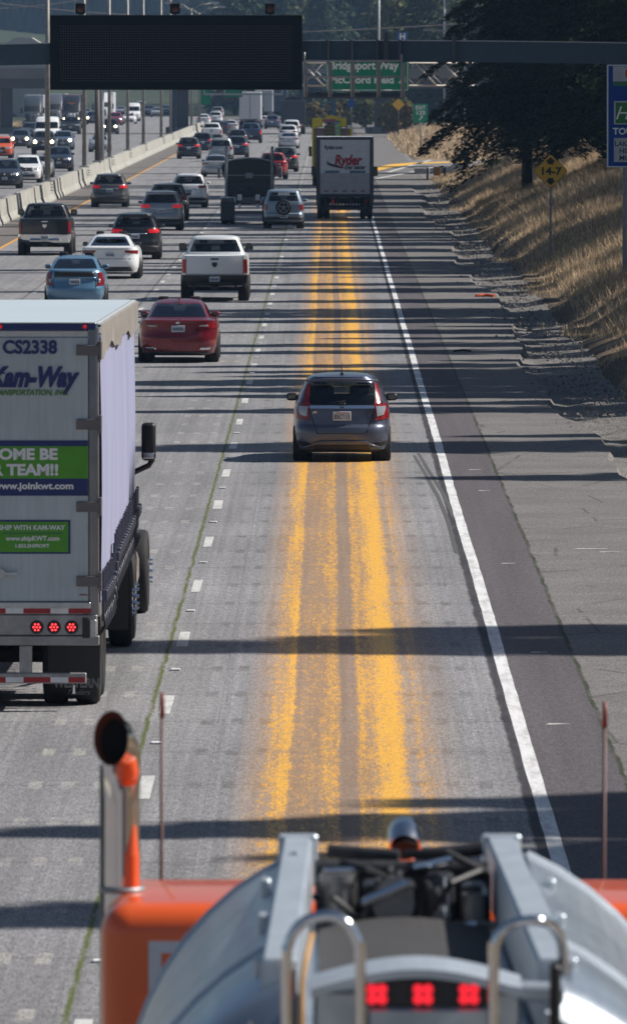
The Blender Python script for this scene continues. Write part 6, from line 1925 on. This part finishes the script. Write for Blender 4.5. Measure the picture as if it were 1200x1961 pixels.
m.build('sign_lamps', M_WHITE, root)

ed = 800.0
root = empty('exit_sign', (wx(804.5, ed), ed, ground_z(wx(804.5, ed), ed)), 0, 'small green EXIT 125 sign on a thin post in the gore', 'road sign')
S3 = F / ed; gx = ground_z(wx(804.5, ed), ed)
zz = lambda py: CAM_H - (py - HORY) / S3 - gx
m = MB(); m.box(-14 / S3, 14 / S3, -.03, 0, zz(234.5), zz(198.5)); m.build('panel', plain('exit_green', (.01, .30, .17), .45), root)
m = MB(); m.cyl((0, .05, -.2), (0, .05, zz(200)), .06, n=8); m.build('post', M_STEEL, root)
text('EXIT', 0, -.035, zz(206), 8 / S3 * 1.3, wl, root, 'sign_lettering', .03, width=19 / S3)
text('125', 0, -.035, zz(215.5), 8 / S3 * 1.3, wl, root, 'sign_lettering', .03, width=17 / S3)
m = MB(); m.prism([(-.16, zz(230)), (-.04, zz(230)), (.14, zz(224.5)), (.16, zz(227)), (.18, zz(221)), (-.02, zz(221.5)), (.04, zz(223.5)), (-.1, zz(228))], -.04, -.03); m.build('sign_arrow', wl, root)
hd = 1078.0
root = empty('hospital_sign', (wx(770, hd), hd, 7.2), 0, 'small blue hospital sign just above the gantry beam, fixed on the far bridge', 'road sign')
S4 = F / hd; zz = lambda py: CAM_H - (py - HORY) / S4 - 7.2
m = MB(); m.box(-10 / S4, 10 / S4, -.03, 0, zz(83), zz(61.5)); m.build('panel', plain('sign_blue_h', (.015, .10, .33), .45), root)
m = MB(); m.cyl((0, .05, 0), (0, .05, zz(62)), .06, n=8); m.build('post', M_STEEL, root)
text('H', 0, -.035, zz(70), 12 / S4 * 1.3, wl, root, 'sign_lettering', .04)
# clearance diamond
cd = 345.0; xd = wx(1053, cd); gx = ground_z(xd, cd); S5 = F / cd
root = empty('clearance_sign', (xd, cd, gx), 0, 'yellow diamond sign reading 14-7 on a thin post in the dry grass', 'road sign')
zz = lambda py: CAM_H - (py - HORY) / S5 - gx
h = 35 / S5; zc = zz(327.5)
ys = plain('sign_yellow', (.88, .50, .03), .5, vary=.1); bk = plain('sign_letter_black', (.015, .014, .012), .5)
def rdiamond(m, h, y0_, y1_):
    pts = []
    for k in range(4):
        a = PI / 2 * k; ca, sa = math.cos(a), math.sin(a)
        for e in (-.07, .07):
            b = a + e
            pts.append((h * .965 * math.cos(b) / (abs(math.cos(b)) + abs(math.sin(b))) * 1.0, zc + h * .965 * math.sin(b) / (abs(math.cos(b)) + abs(math.sin(b)))))
    m.prism(pts, y0_, y1_)
m = MB(); rdiamond(m, h, -.03, 0); m.build('panel', bk, root)
m = MB(); rdiamond(m, h * .965, -.034, -.0305); m.build('sign_face', ys, root)
text('14-7', 0, -.038, zc, 15 / S5 * 1.35, bk, root, 'sign_lettering', .035, width=38 / S5)
m = MB()
for sg in (1, -1):
    a = lambda x_, z_: (x_ / S5, zc + sg * z_ / S5)
    poly = [a(-5.5, 13), a(5.5, 13), a(5.5, 18), a(10, 18), a(0, 27), a(-10, 18), a(-5.5, 18)]
    m.prism(poly if sg > 0 else poly[::-1], -.038, -.034)
m.build('sign_arrows', bk, root)
m = MB(); m.box(-.035, .035, .0, .05, -.3, zc - h * .2); m.build('post', M_STEEL, root)
# blue services sign
bd = 270.0; S6 = F / bd; xb = wx(1160, bd)
X6 = lambda px: (px - 1160) / S6
gx = ground_z(wx(1195, bd), bd); zz = lambda py: CAM_H - (py - HORY) / S6
root = empty('services_sign', (xb, bd, 0), 0, 'tall blue roadside services sign on steel posts in the grass', 'road sign')
bl = plain('services_sign_blue', (.015, .065, .34), .6, spec=.1, vary=.1)
XR = 1370
m = MB(); m.box(X6(1160), X6(XR), -.04, 0, zz(320.5), zz(123)); m.build('panel', bl, root)
m = MB()
m.box(X6(1160.5), X6(1163), -.05, -.04, zz(320), zz(124)); m.box(X6(XR - 3), X6(XR - .5), -.05, -.04, zz(320), zz(124)); m.box(X6(1163), X6(XR - 3), -.05, -.04, zz(320), zz(318)); m.box(X6(1163), X6(XR - 3), -.05, -.04, zz(126), zz(124))
m.build('sign_border', wl, root)
m = MB(); m.box(X6(1172), X6(1240), -.048, -.04, zz(156), zz(127)); m.box(X6(1260), X6(1340), -.048, -.04, zz(163), zz(127)); m.box(X6(1174), X6(1243), -.048, -.04, zz(310), zz(264)); m.box(X6(1174), X6(1245), -.048, -.04, zz(238), zz(193.5)); m.build('logo_plates', plain('plate_pale', (.50, .54, .58), .5), root)
m = MB(); m.box(X6(1172), X6(1240), -.049, -.041, zz(164), zz(157)); m.box(X6(1177), X6(1242), -.052, -.048, zz(236), zz(196)); m.build('green_fields', plain('sign_mid_green', (.03, .20, .05), .5), root)
m = MB(); m.cyl((X6(1207), -.049, zz(141)), (X6(1207), -.055, zz(141)), 12 / S6, n=20); m.build('round_emblem', plain('emblem_red', (.5, .03, .02), .5), root)
m = MB(); m.cyl((X6(1207), -.056, zz(141)), (X6(1207), -.060, zz(141)), 9 / S6, n=20); m.build('round_emblem_centre', plain('emblem_yellow', (.7, .45, .03), .5), root)
text('H', X6(1188), -.056, zz(216), 30 / S6 * 1.2, wl, root, 'sign_emblem', .0, .35)
text('TOURIST', X6(1172), -.045, zz(251), 13 / S6 * 1.35, wl, root, 'sign_lettering', .03, align='LEFT')
for i, (s, xo) in enumerate((('LAKEWOOD', 1175), ('HISTORICAL', 1184), ('MUSEUM', 1184))):
    text(s, X6(xo), -.052, zz(275 + 13.5 * i), 10 / S6 * 1.35, plain('ink_navy', (.03, .05, .12), .5), root, 'sign_lettering', .02, align='LEFT')
for px in (1195, 1335):
    m = MB(); g_ = ground_z(xb + X6(px), bd); m.box(X6(px) - .06, X6(px) + .06, .0, .1, g_ - .3, zz(130)); m.build('post', M_STEEL, root)
# a few more signs under the bridge
for (px, py, w, h_, mat, lab, d_) in ((672, 196, 10, 20, bl, 'tiny blue sign in the trees under the overpass', 1040), (762, 200, 12, 12, ys, 'small yellow sign beside the dark overpass pillar', 1000)):
    g_ = ground_z(wx(px, d_), d_); S7 = F / d_; z_ = CAM_H - (py - HORY) / S7 - g_
    root = empty('small_sign', (wx(px, d_), d_, g_), 0, lab, 'road sign')
    m = MB()
    if mat is ys: m.prism([(0, z_ - w / S7), (w / S7, z_), (0, z_ + w / S7), (-w / S7, z_)], -.03, 0)
    else: m.box(-w / S7 / 2, w / S7 / 2, -.03, 0, z_ - h_ / S7 / 2, z_ + h_ / S7 / 2)
    m.build('panel', mat, root)
    m = MB(); m.cyl((0, .05, -.1), (0, .05, z_), .05, n=6); m.build('post', M_DARK, root)
# guardrail end at the cutting
gx_, gd_ = gp(820, 345)
root = empty('guardrail', (gx_, gd_, 0), 0, 'short steel guardrail end with a yellow striped nose by the ramp', 'guardrail')
m = MB(); 
for k in range(8):
    m.box(-.1 + k * .55, .45 + k * .55, .0 + k * 3.2, .06 + k * 3.2, .45, .75, 0, M=Matrix.Identity(4))
pts = [(-.2, 0), (.9, 3), (2.4, 8), (5, 15), (9, 24)]
for a, b in zip(pts, pts[1:]):
    m.face([(a[0], a[1], .42), (b[0], b[1], .42), (b[0], b[1], .76), (a[0], a[1], .76)])
    m.face([(a[0] + .06, a[1] + .02, .42), (b[0] + .06, b[1] + .02, .42), (b[0] + .06, b[1] + .02, .76), (a[0] + .06, a[1] + .02, .76)])
m.bm.free(); m = MB()
for a, b in zip(pts, pts[1:]):
    m.prism([(0, 0), (0, 0), (0, 0)], 0, 0) if False else None
    for z0_, z1_, o_ in ((.42, .52, .04), (.52, .64, .0), (.64, .76, .04)):
        m.face([(a[0] - o_, a[1], z0_), (b[0] - o_, b[1], z0_), (b[0] - o_, b[1], z1_), (a[0] - o_, a[1], z1_)])
m.box(-.9, -.2, -.05, .05, .42, .76, .02, 1)
m.build('rail', M_STEEL, root)
m = MB()
for p in pts: m.box(p[0] + .05, p[0] + .2, p[1] - .08, p[1] + .08, 0, .78)
m.build('posts', plain('wood_post', (.12, .08, .05), .8), root)
m = MB(); m.box(.3, .75, -.12, -.06, .3, .85, .02, 1); m.build('end_marker', plain('marker_orange', (.22, .12, .03), .6), root)
# debris
root = None
for (px, py, l, h_, mat, nm, lab, cat) in ((928, 568, .55, .05, M_ORANGE, 'orange_strip', 'small orange plastic strip lying on the gravel edge', 'debris'), (884, 674, .4, .03, M_BLACK, 'tyre_scrap', 'curled black scrap of tyre on the shoulder', 'debris')):
    x, y = gp(px, py)
    m = MB(); m.tube([(x - l / 2, y - .1, .03), (x - l / 6, y + .12, .04), (x + l / 6, y + .1, .05), (x + l / 2, y - .15, .03)], h_, 6)
    tag(m.build(nm, mat), lab, cat)
for i, (px, py) in enumerate(((906, 320), (930, 325))):
    d_ = 560 + 10 * i; x = wx(px, d_); g_ = ground_z(x, d_)
    root = empty('marker_stake', (x, d_, g_), R(8), ['white marker stake leaning in the dry grass', 'thin green marker stake in the dry grass'][i], 'stake')
    m = MB(); m.cyl((0, 0, -.1), (-.08, 0, .95), .04, n=6); m.build('stake', [M_WHITE, plain('stake_green', (.05, .2, .08), .5)][i], root)
    m = MB(); m.cyl((-.083, 0, .78), (-.07, 0, .9), .047, n=6); m.build('reflector', M_STEEL, root)
root = empty('far_sign_gantry', (wx(465, 960), 960, 0), 0, 'far sign gantry showing just below the message board', 'gantry')
S8 = F / 960; zz = lambda py: CAM_H - (py - HORY) / S8; x8 = lambda px: (px - 465) / S8
m = MB(); m.box(x8(330), x8(640), 0, .8, zz(160), zz(140), .03, 1); m.build('beam', gm, root)
m = MB(); m.box(x8(390), x8(541), -1, .1, zz(182), zz(178.5)); 
for px in (391, 430, 470, 505, 540): m.cyl((x8(px), -1, zz(180)), (x8(px), -1, zz(165)), .05, n=6)
m.build('walkway', M_STEEL, root)
for a_, b_, c_ in ((384, 404, 200), (432, 464, 186)):
    m = MB(); m.box(x8(a_), x8(b_), -.1, -.02, zz(c_), zz(150)); m.build('sign_panel', gs, root)
for px in (332, 638):
    m = MB(); m.box(x8(px) - .25, x8(px) + .25, .1, .7, 0, zz(145)); m.build('column', gm, root)
# ------------------------------------------------------------------ vegetation
def leaf_mat(name, dark, light, scale=.6, rough=.75):
    t = NT(name); tc = t.n('ShaderNodeTexCoord'); v = tc.outputs['Object']
    g = t.n('ShaderNodeNewGeometry')
    a = t.noise(scale, v, 4, .6)
    r_ = t.math('ADD', t.math('MULTIPLY', a, .6), t.math('MULTIPLY', g.outputs['Random Per Island'], .4))
    c = t.ramp(r_, [(.25, dark), (.75, light)])
    t.bsdf(c, rough, spec=.08)
    return t.m
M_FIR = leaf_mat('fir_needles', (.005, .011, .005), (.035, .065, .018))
M_FIR2 = leaf_mat('far_fir_needles', (.030, .050, .032), (.08, .11, .055))  # lighter than the near needles: distance haze put into the colour
M_LEAF = leaf_mat('broadleaf_foliage', (.04, .06, .025), (.15, .15, .06))
M_LEAF2 = leaf_mat('yellowing_foliage', (.06, .055, .02), (.22, .17, .07))
M_BARK = plain('bark', (.045, .03, .022), .9, vary=.4)

def conifer_arrays(seed, H, rad, base, nb, ns, size, top_pow=.8):
    r = np.random.default_rng(seed)
    V = []
    T = []   # limbs
    for b in range(nb):
        f = (b + r.random()) / nb
        z = base + (H - base) * f
        L = rad * (1 - f) ** top_pow * (.6 + .55 * r.random()) + .35
        az = b * 2.39996 + r.normal() * .3
        droop = .18 + .25 * r.random() + .15 * (1 - f)
        dx, dy = math.cos(az), math.sin(az)
        T.append((z, az, L, droop))
        n = max(5, int(ns * (.35 + L / rad)))
        t = r.random(n) ** .75
        t = .12 + .9 * t
        side = r.normal(size=n) * L * .17 * (1.15 - t * .75)
        px = dx * L * t - dy * side; py = dy * L * t + dx * side
        pz = z - droop * L * t ** 1.5 + .10 * L * np.sin(t * 3) - np.abs(r.normal(size=n)) * size * .5
        # drooping sprigs: three slim blades each
        for k in range(3):
            a = az + r.normal(size=n) * .8 + (k - 1) * .7
            l = size * (.6 + .7 * r.random(n)); w = l * .10
            ex, ey = np.cos(a), np.sin(a)
            dn = -.15 - .5 * r.random(n)
            p = np.stack([px, py, pz], 1)
            tip = p + np.stack([ex * l, ey * l, dn * l], 1)
            wv = np.stack([-ey * w, ex * w, r.normal(size=n) * w * .9], 1)
            mid = p * .5 + tip * .5
            V.append(np.stack([p, mid + wv, tip, mid - wv], 1).reshape(-1, 3))
    return np.concatenate(V), T

def conifer(name, seed, H, rad, base, nb, ns, size, mat=None, top_pow=.8, label=None, group=None, trunk_r=None):
    V, T = conifer_arrays(seed, H, rad, base, nb, ns, size, top_pow)
    root = empty(name, (0, 0, 0), 0, label, 'tree', group)
    tr = trunk_r or H * .011
    m = MB(); m.tube([(0, 0, -.5), (.02, 0, H * .3), (-.03, .03, H * .6), (0, 0, H * .97)], [tr * 1.15, tr * .85, tr * .5, .03], 10)
    for z, az, L, dr in T[::3]:
        m.tube([(0, 0, z), (math.cos(az) * L * .5, math.sin(az) * L * .5, z - dr * L * .3), (math.cos(az) * L * .85, math.sin(az) * L * .85, z - dr * L * .75)], [.05, .03, .012], 4, caps=False)
    m.build('trunk', M_BARK, root)
    np_mesh('crown', V, 4, mat or M_FIR, root)
    return root

def broad(name, seed, H, rad, mat, label=None, group=None, nclump=46, nleaf=120, size=.5):
    r = np.random.default_rng(seed)
    root = empty(name, (0, 0, 0), 0, label, 'tree', group)
    V = []
    m = MB(); m.tube([(0, 0, -.5), (.1, 0, H * .3), (0, .1, H * .55)], [H * .022, H * .016, H * .008], 8)
    for c in range(nclump):
        a = r.random() * 2 * PI; q = r.random() ** .6
        zf = r.random()
        env = math.sin(PI * min(1, .12 + zf * .85)) ** .7
        cx_, cy_, cz_ = math.cos(a) * q * rad * env, math.sin(a) * q * rad * env, H * (.22 + .74 * zf)
        cr = rad * (.20 + .16 * r.random())
        if c % 4 == 0: m.tube([(0, 0, H * .3), (cx_ * .6, cy_ * .6, cz_ * .8), (cx_, cy_, cz_)], [.1, .06, .03], 4, caps=False)
        n = nleaf
        d = r.normal(size=(n, 3)); d /= np.linalg.norm(d, axis=1)[:, None]
        p = np.array([cx_, cy_, cz_]) + d * (cr * (.55 + .5 * r.random((n, 1))))
        u = r.normal(size=(n, 3)); u /= np.linalg.norm(u, axis=1)[:, None]
        w = np.cross(u, d); w /= (np.linalg.norm(w, axis=1)[:, None] + 1e-6)
        s = size * (.5 + r.random((n, 1)))
        V.append(np.stack([p - u * s * .5, p + w * s * .3, p + u * s * .5, p - w * s * .3], 1).reshape(-1, 3))
    m.build('trunk', M_BARK, root)
    np_mesh('crown', np.concatenate(V), 4, mat, root)
    return root

def place(root, x, y, s=1.0, rz=None, z=None, sz=None):
    root.location = (x, y, (ground_z(x, y) if z is None else z) - .1)
    root.rotation_euler = (0, 0, random.uniform(0, 6.28) if rz is None else rz)
    root.scale = (s, s, sz or s)
    return root

random.seed(5)
# big firs in view on the right
GF = 'firs on the bank right of the road'
proto = [conifer('fir_tree', 1, 30, 4.55, 3.4, 340, 210, .26, label='big dark fir whose low boughs reach towards the green exit sign', group=GF, trunk_r=.23),
         conifer('fir_tree', 2, 28, 5.0, 2.0, 300, 190, .27, group=GF),
         conifer('fir_tree', 3, 34, 6.6, 7.0, 230, 110, .42, group=GF)]
spots = [(wx(1008, 470), 470, 1.0, 0, 'big dark fir whose low boughs reach towards the green exit sign'),
         (13.6, 452, 1.0, 1, 'dark fir behind the yellow diamond sign, second from the road'),
         (16.4, 436, 1.1, 1, 'dark fir with low boughs behind the blue services sign'),
         (15.2, 505, 1.15, 0, 'tall fir filling the gap behind the yellow diamond sign'),
         (19.5, 468, 1.2, 1, 'tall dark fir at the edge of view above the services sign'),
         (12.2, 540, 1.0, 1, 'fir farther back, seen between the trunk and the pole'),
         (20.5, 530, 1.25, 0, 'tall fir deep in the row behind the others'),
         (17.0, 580, 1.2, 1, 'farthest fir of the bank row beside the ramp'),
         (24, 590, 1.3, 0, 'back row fir right of the ramp, mostly hidden')]
used = set()
for x, y, s, k, lab in spots:
    r_ = proto[k] if k not in used else copy_tree(proto[k])
    used.add(k)
    place(r_, x, y, s); r_['label'] = lab
# the row outside the frame on the right that throws the bands of shade over the road
tips = [(78.5, -3.4), (80.5, 1.0), (83, 1.6), (84.5, .2), (87.5, -2.2), (89, .9), (91, 1.4), (115.5, -3.2), (119, 1.2), (164, 2.2), (176.5, -5.5), (183, 3.2), (196, -4.2), (201, 1.5), (205, -1), (209, -5), (214, -6.5), (219, -1), (222, -2.0), (226, -3.5), (237, -4), (256, -2), (267, -2), (231, 3.5),
        (243, -5.0), (250, 0.5), (262, 3.8), (272, -6.0), (278, -9), (290, -3), (303, -11), (313, -6), (325, 1), (336, -13), (348, -8), (359, -2), (371, -14), (384, -9), (395, -3), (408, -15),
        (421, -10), (436, -16), (452, -12), (470, -8), (489, -16), (508, -10), (530, -18), (556, -12), (585, -16), (618, -11), (655, -18), (700, -14)]
g = 'firs up the bank whose shadows cross the road'
cot, ca, sa = 1 / math.tan(SUN_EL), math.cos(SUN_AZ), math.sin(SUN_AZ)
for i, (ty, tx) in enumerate(tips):
    s = random.uniform(.85, 1.1)
    H = 34 * s
    for _ in range(4):
        gz = 3.5
        Ls = (H * .97 + gz) * cot
        bx, by = tx + Ls * ca, ty + Ls * sa
    r_ = proto[2] if i == 0 else copy_tree(proto[2])
    place(r_, bx, by, s * random.uniform(.75, 1.05) if ty < 300 else s * .85, sz=s, z=gz)
    r_['label'] = 'tall straight fir in the row up the bank right of the road'
    r_['group'] = g
for i, (d_, x_, s_) in enumerate(((206, 11.5, .42), (214, 12.5, .5), (268, 15.5, .62), (277, 17, .6), (333, 18, .68), (346, 19.5, .72), (359, 18.5, .7), (374, 20, .75), (390, 19, .7), (404, 21, .72))):
    r_ = copy_tree(proto[2]); place(r_, x_ + 1.5, d_ + 2, s_ * .95, sz=s_)
    r_['label'] = 'tall straight fir in the row up the bank right of the road'; r_['group'] = g
# far woods: trees one can tell apart
GB = 'trees in the hazy wood beyond the overpass'
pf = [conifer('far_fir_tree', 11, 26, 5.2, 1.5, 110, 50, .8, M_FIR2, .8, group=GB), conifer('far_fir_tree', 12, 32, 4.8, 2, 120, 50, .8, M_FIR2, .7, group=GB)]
pb = [broad('far_broadleaf_tree', 21, 17, 6.5, M_LEAF, group=GB, size=.9), broad('far_broadleaf_tree', 22, 14, 6.0, M_LEAF2, group=GB, size=.8)]
protos = pf + pb; first = [True] * 4
def put(k, x, y, s, lab, gr=GB):
    r_ = protos[k] if first[k] else copy_tree(protos[k])
    first[k] = False
    place(r_, x, y, s); r_['label'] = lab; r_['group'] = gr
for i in range(120):
    px = random.uniform(-20, 1150)
    y = random.uniform(1180, 1500) if px > 430 else random.uniform(1500, 2300)
    if px < 430: y = 3900 - (px + 20) / 450 * 1500 + random.uniform(-300, 300)
    x = wx(px, y)
    if y < 1500 and -34 < x < 9: y = random.uniform(1520, 1700); x = wx(px, y)
    k = random.choice([0, 1, 1, 0, 2, 2, 3]) if px > 380 else random.choice([0, 1, 2, 2])
    put(k, x, y, random.uniform(.75, 1.15) * (1.0 if y < 2000 else 1.25), ['bushy far fir in the wood beyond the overpass', 'slim far fir in the wood beyond the overpass', 'green broadleaf tree in the wood beyond the overpass', 'yellowing broadleaf tree in the wood beyond the overpass'][k])
for i, (px, d) in enumerate(((745, 1045), (760, 1035), (640, 1110), (664, 1115), (600, 1125), (700, 1110), (775, 1020))):
    put(2 if i % 2 else 3, wx(px, d), d, .25, 'low roadside bush near the overpass pillars', 'bushes near the overpass pillars')
# distant wooded ridge as one mass
V = []
r = np.random.default_rng(3)
nT = 15000
yy = 2500 + 3200 * r.random(nT) ** 1.1; xx = (r.random(nT) - .5) * yy * .16
for i in range(nT):
    z0 = ground_z(xx[i], yy[i]); h = 16 + 14 * r.random(); w = 3.5 + 2 * r.random(); a = r.random() * 3.14
    for q in range(3):
        aa = a + q * PI / 3
        for (zb_, zt_, ww) in ((.0, .5, 1.0), (.25, .75, .75), (.5, 1.0, .5)):
            V += [(xx[i] - math.cos(aa) * w * ww, yy[i] - math.sin(aa) * w * ww, z0 + h * zb_), (xx[i] + math.cos(aa) * w * ww, yy[i] + math.sin(aa) * w * ww, z0 + h * zb_ * .9), (xx[i], yy[i], z0 + h * zt_)]
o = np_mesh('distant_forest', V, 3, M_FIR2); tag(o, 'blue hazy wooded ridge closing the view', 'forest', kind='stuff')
# pale-roofed house far left
hd_ = 1450; x = wx(46, hd_)
g_ = ground_z(x, hd_)
root = empty('house', (x, hd_, g_), 0, 'pale-roofed house among the hazy trees at the far left', 'house')
zt = CAM_H - (72 - HORY) * hd_ / F - g_
m = MB(); m.box(-3.4, 3.4, 0, 8, 0, zt - 1.6); m.build('wall', plain('house_wall', (.4, .37, .34), .7), root)
m = MB(); m.prism([(-3.9, zt - 1.7), (3.9, zt - 1.7), (1.2, zt), (-1.2, zt)], -.5, 8.5); m.build('roof', plain('house_roof', (.52, .46, .42), .7), root)
m = MB()
for xx_ in (-2, 0, 2): m.box(xx_ - .4, xx_ + .4, -.03, .02, zt - 3.6, zt - 2.4)
m.build('window', M_BLACK, root)

# dry grass on the bank, the gore and beyond the far side
def grass(name, label, n, sx, sy, hmin, hmax, w, mat, seed, cond=None):
    r = np.random.default_rng(seed)
    P = []
    xs = sx[0] + (sx[1] - sx[0]) * r.random(n)
    ys = sy[0] + (sy[1] - sy[0]) * r.random(n)
    V = np.zeros((n, 3, 3), dtype=np.float32); ok = np.ones(n, bool)
    ph = r.random(n) * 2 * PI
    for i in range(n):
        z = ground_z(xs[i], ys[i])
        if cond and not cond(xs[i], ys[i], z): ok[i] = False; continue
        patch_ = .55 + .45 * math.sin(xs[i] * 1.9 + ys[i] * .17) * math.sin(ys[i] * .23 + 1.3 * xs[i])
        h = (hmin + (hmax - hmin) * r.random() ** 2) * (.6 + .5 * patch_) * (1 if name != 'dry_grass' else .35 + .65 * smooth(6.3, 8.0, xs[i]))
        a = ph[i]; wv = w * (ys[i] / 300) ** .5
        c, s = math.cos(a), math.sin(a); bx_, by_ = r.normal() * .5 * h, r.normal() * .4 * h
        V[i] = ((xs[i] - c * wv, ys[i] - s * wv, z - .03), (xs[i] + c * wv, ys[i] + s * wv, z - .03), (xs[i] + bx_, ys[i] + by_, z + h))
    o = np_mesh(name, V[ok].reshape(-1, 3), 3, mat)
    tag(o, label, 'grass', kind='stuff')
t = NT('dry_grass'); tc = t.n('ShaderNodeTexCoord'); v = tc.outputs['Object']; gg = t.n('ShaderNodeNewGeometry')
a = t.noise(.25, v, 5, .65)
r_ = t.math('ADD', t.math('MULTIPLY', a, .5), t.math('MULTIPLY', gg.outputs['Random Per Island'], .5))
c = t.ramp(r_, [(.25, (.11, .08, .05)), (.43, (.48, .35, .215)), (.68, (.85, .66, .44))])
p = t.bsdf(c, .8, spec=.2); tl = t.n('ShaderNodeBsdfTranslucent'); t.l(c, tl.inputs[0]); mx = t.n('ShaderNodeMixShader'); mx.inputs[0].default_value = .25; t.l(p.outputs[0], mx.inputs[1]); t.l(tl.outputs[0], mx.inputs[2]); t.l(mx.outputs[0], t.out.inputs[0]); M_GR = t.m
grass('dry_grass', 'tall straw-coloured dry grass covering the cutting slope', 430000, (5.5, 17), (190, 640), .08, .58, .011, M_GR, 41,
      lambda x, y, z:  x < 6.1 + y * .024 and (random.random() < .015 + .985 * smooth(-.1, .7, x - 6.3 - .55 * math.sin(y * .19) * math.sin(y * .053 + 1))))
grass('gore_grass', 'short dry grass on the mound between road and ramp', 26000, (5.6, 24), (750, 1040), .2, .6, .03, M_GR, 42, lambda x, y, z: z > .05)
grass('far_side_grass', 'dry grass strip beyond the oncoming lanes', 12000, (-52, -37), (600, 1300), .15, .5, .05, M_GR, 43)
# loose gravel and litter at the foot of the slope
r = np.random.default_rng(9); V = []
for i in range(6500):
    y = 185 + 330 * r.random() ** 1.3; x = 5.0 + r.normal() * .55 + .4
    s = .010 + .045 * r.random() ** 5
    if x > 6.6: continue
    b = np.array([[0, 0, .9], [1, .1, 0], [-.3, .9, 0], [-.7, -.8, 0]]) * s * (.7 + .6 * r.random((4, 1)))
    b += (x, y, .004)
    for f in ((0, 1, 2), (0, 2, 3), (0, 3, 1)): V += [b[k] for k in f]
o = np_mesh('loose_gravel', V, 3, plain('gravel_stone', (.17, .155, .14), .9, vary=.5, nscale=2)); tag(o, 'loose stones along the gravel edge of the shoulder', 'gravel', kind='stuff')
# wires
for i, (p0, p1, dd_) in enumerate((((560, 62), (1100, 28), 900), ((-30, 3), (330, 33), 900), ((-30, 18), (180, -4), 900))):
    m = MB(); pts = []
    for k in range(21):
        f = k / 20; px = p0[0] * (1 - f) + p1[0] * f; py = p0[1] * (1 - f) + p1[1] * f + 4 * math.sin(PI * f)
        pts.append((wx(px, dd_), dd_, wz(py, dd_)))
    m.tube(pts, .035, 5); tag(m.build('overhead_cable', plain('cable', (.25, .22, .2) if i == 0 else (.05, .05, .05), .6)), ['pale overhead cable rising past the blue hospital sign', 'dark overhead cable sloping down behind the message board', 'thin overhead cable at the upper left rim'][i], 'cable')
# air
t = NT('haze_air')
p = t.n('ShaderNodeVolumePrincipled'); p.inputs['Color'].default_value = (.40, .64, 1.0, 1); p.inputs['Density'].default_value = .00008; p.inputs['Anisotropy'].default_value = .2
t.l(p.outputs[0], t.out.inputs[1])
m = MB(); m.box(-3500, 3500, -100, 12500, -3, 160); o = m.build('haze', t.m); tag(o, kind='stuff')
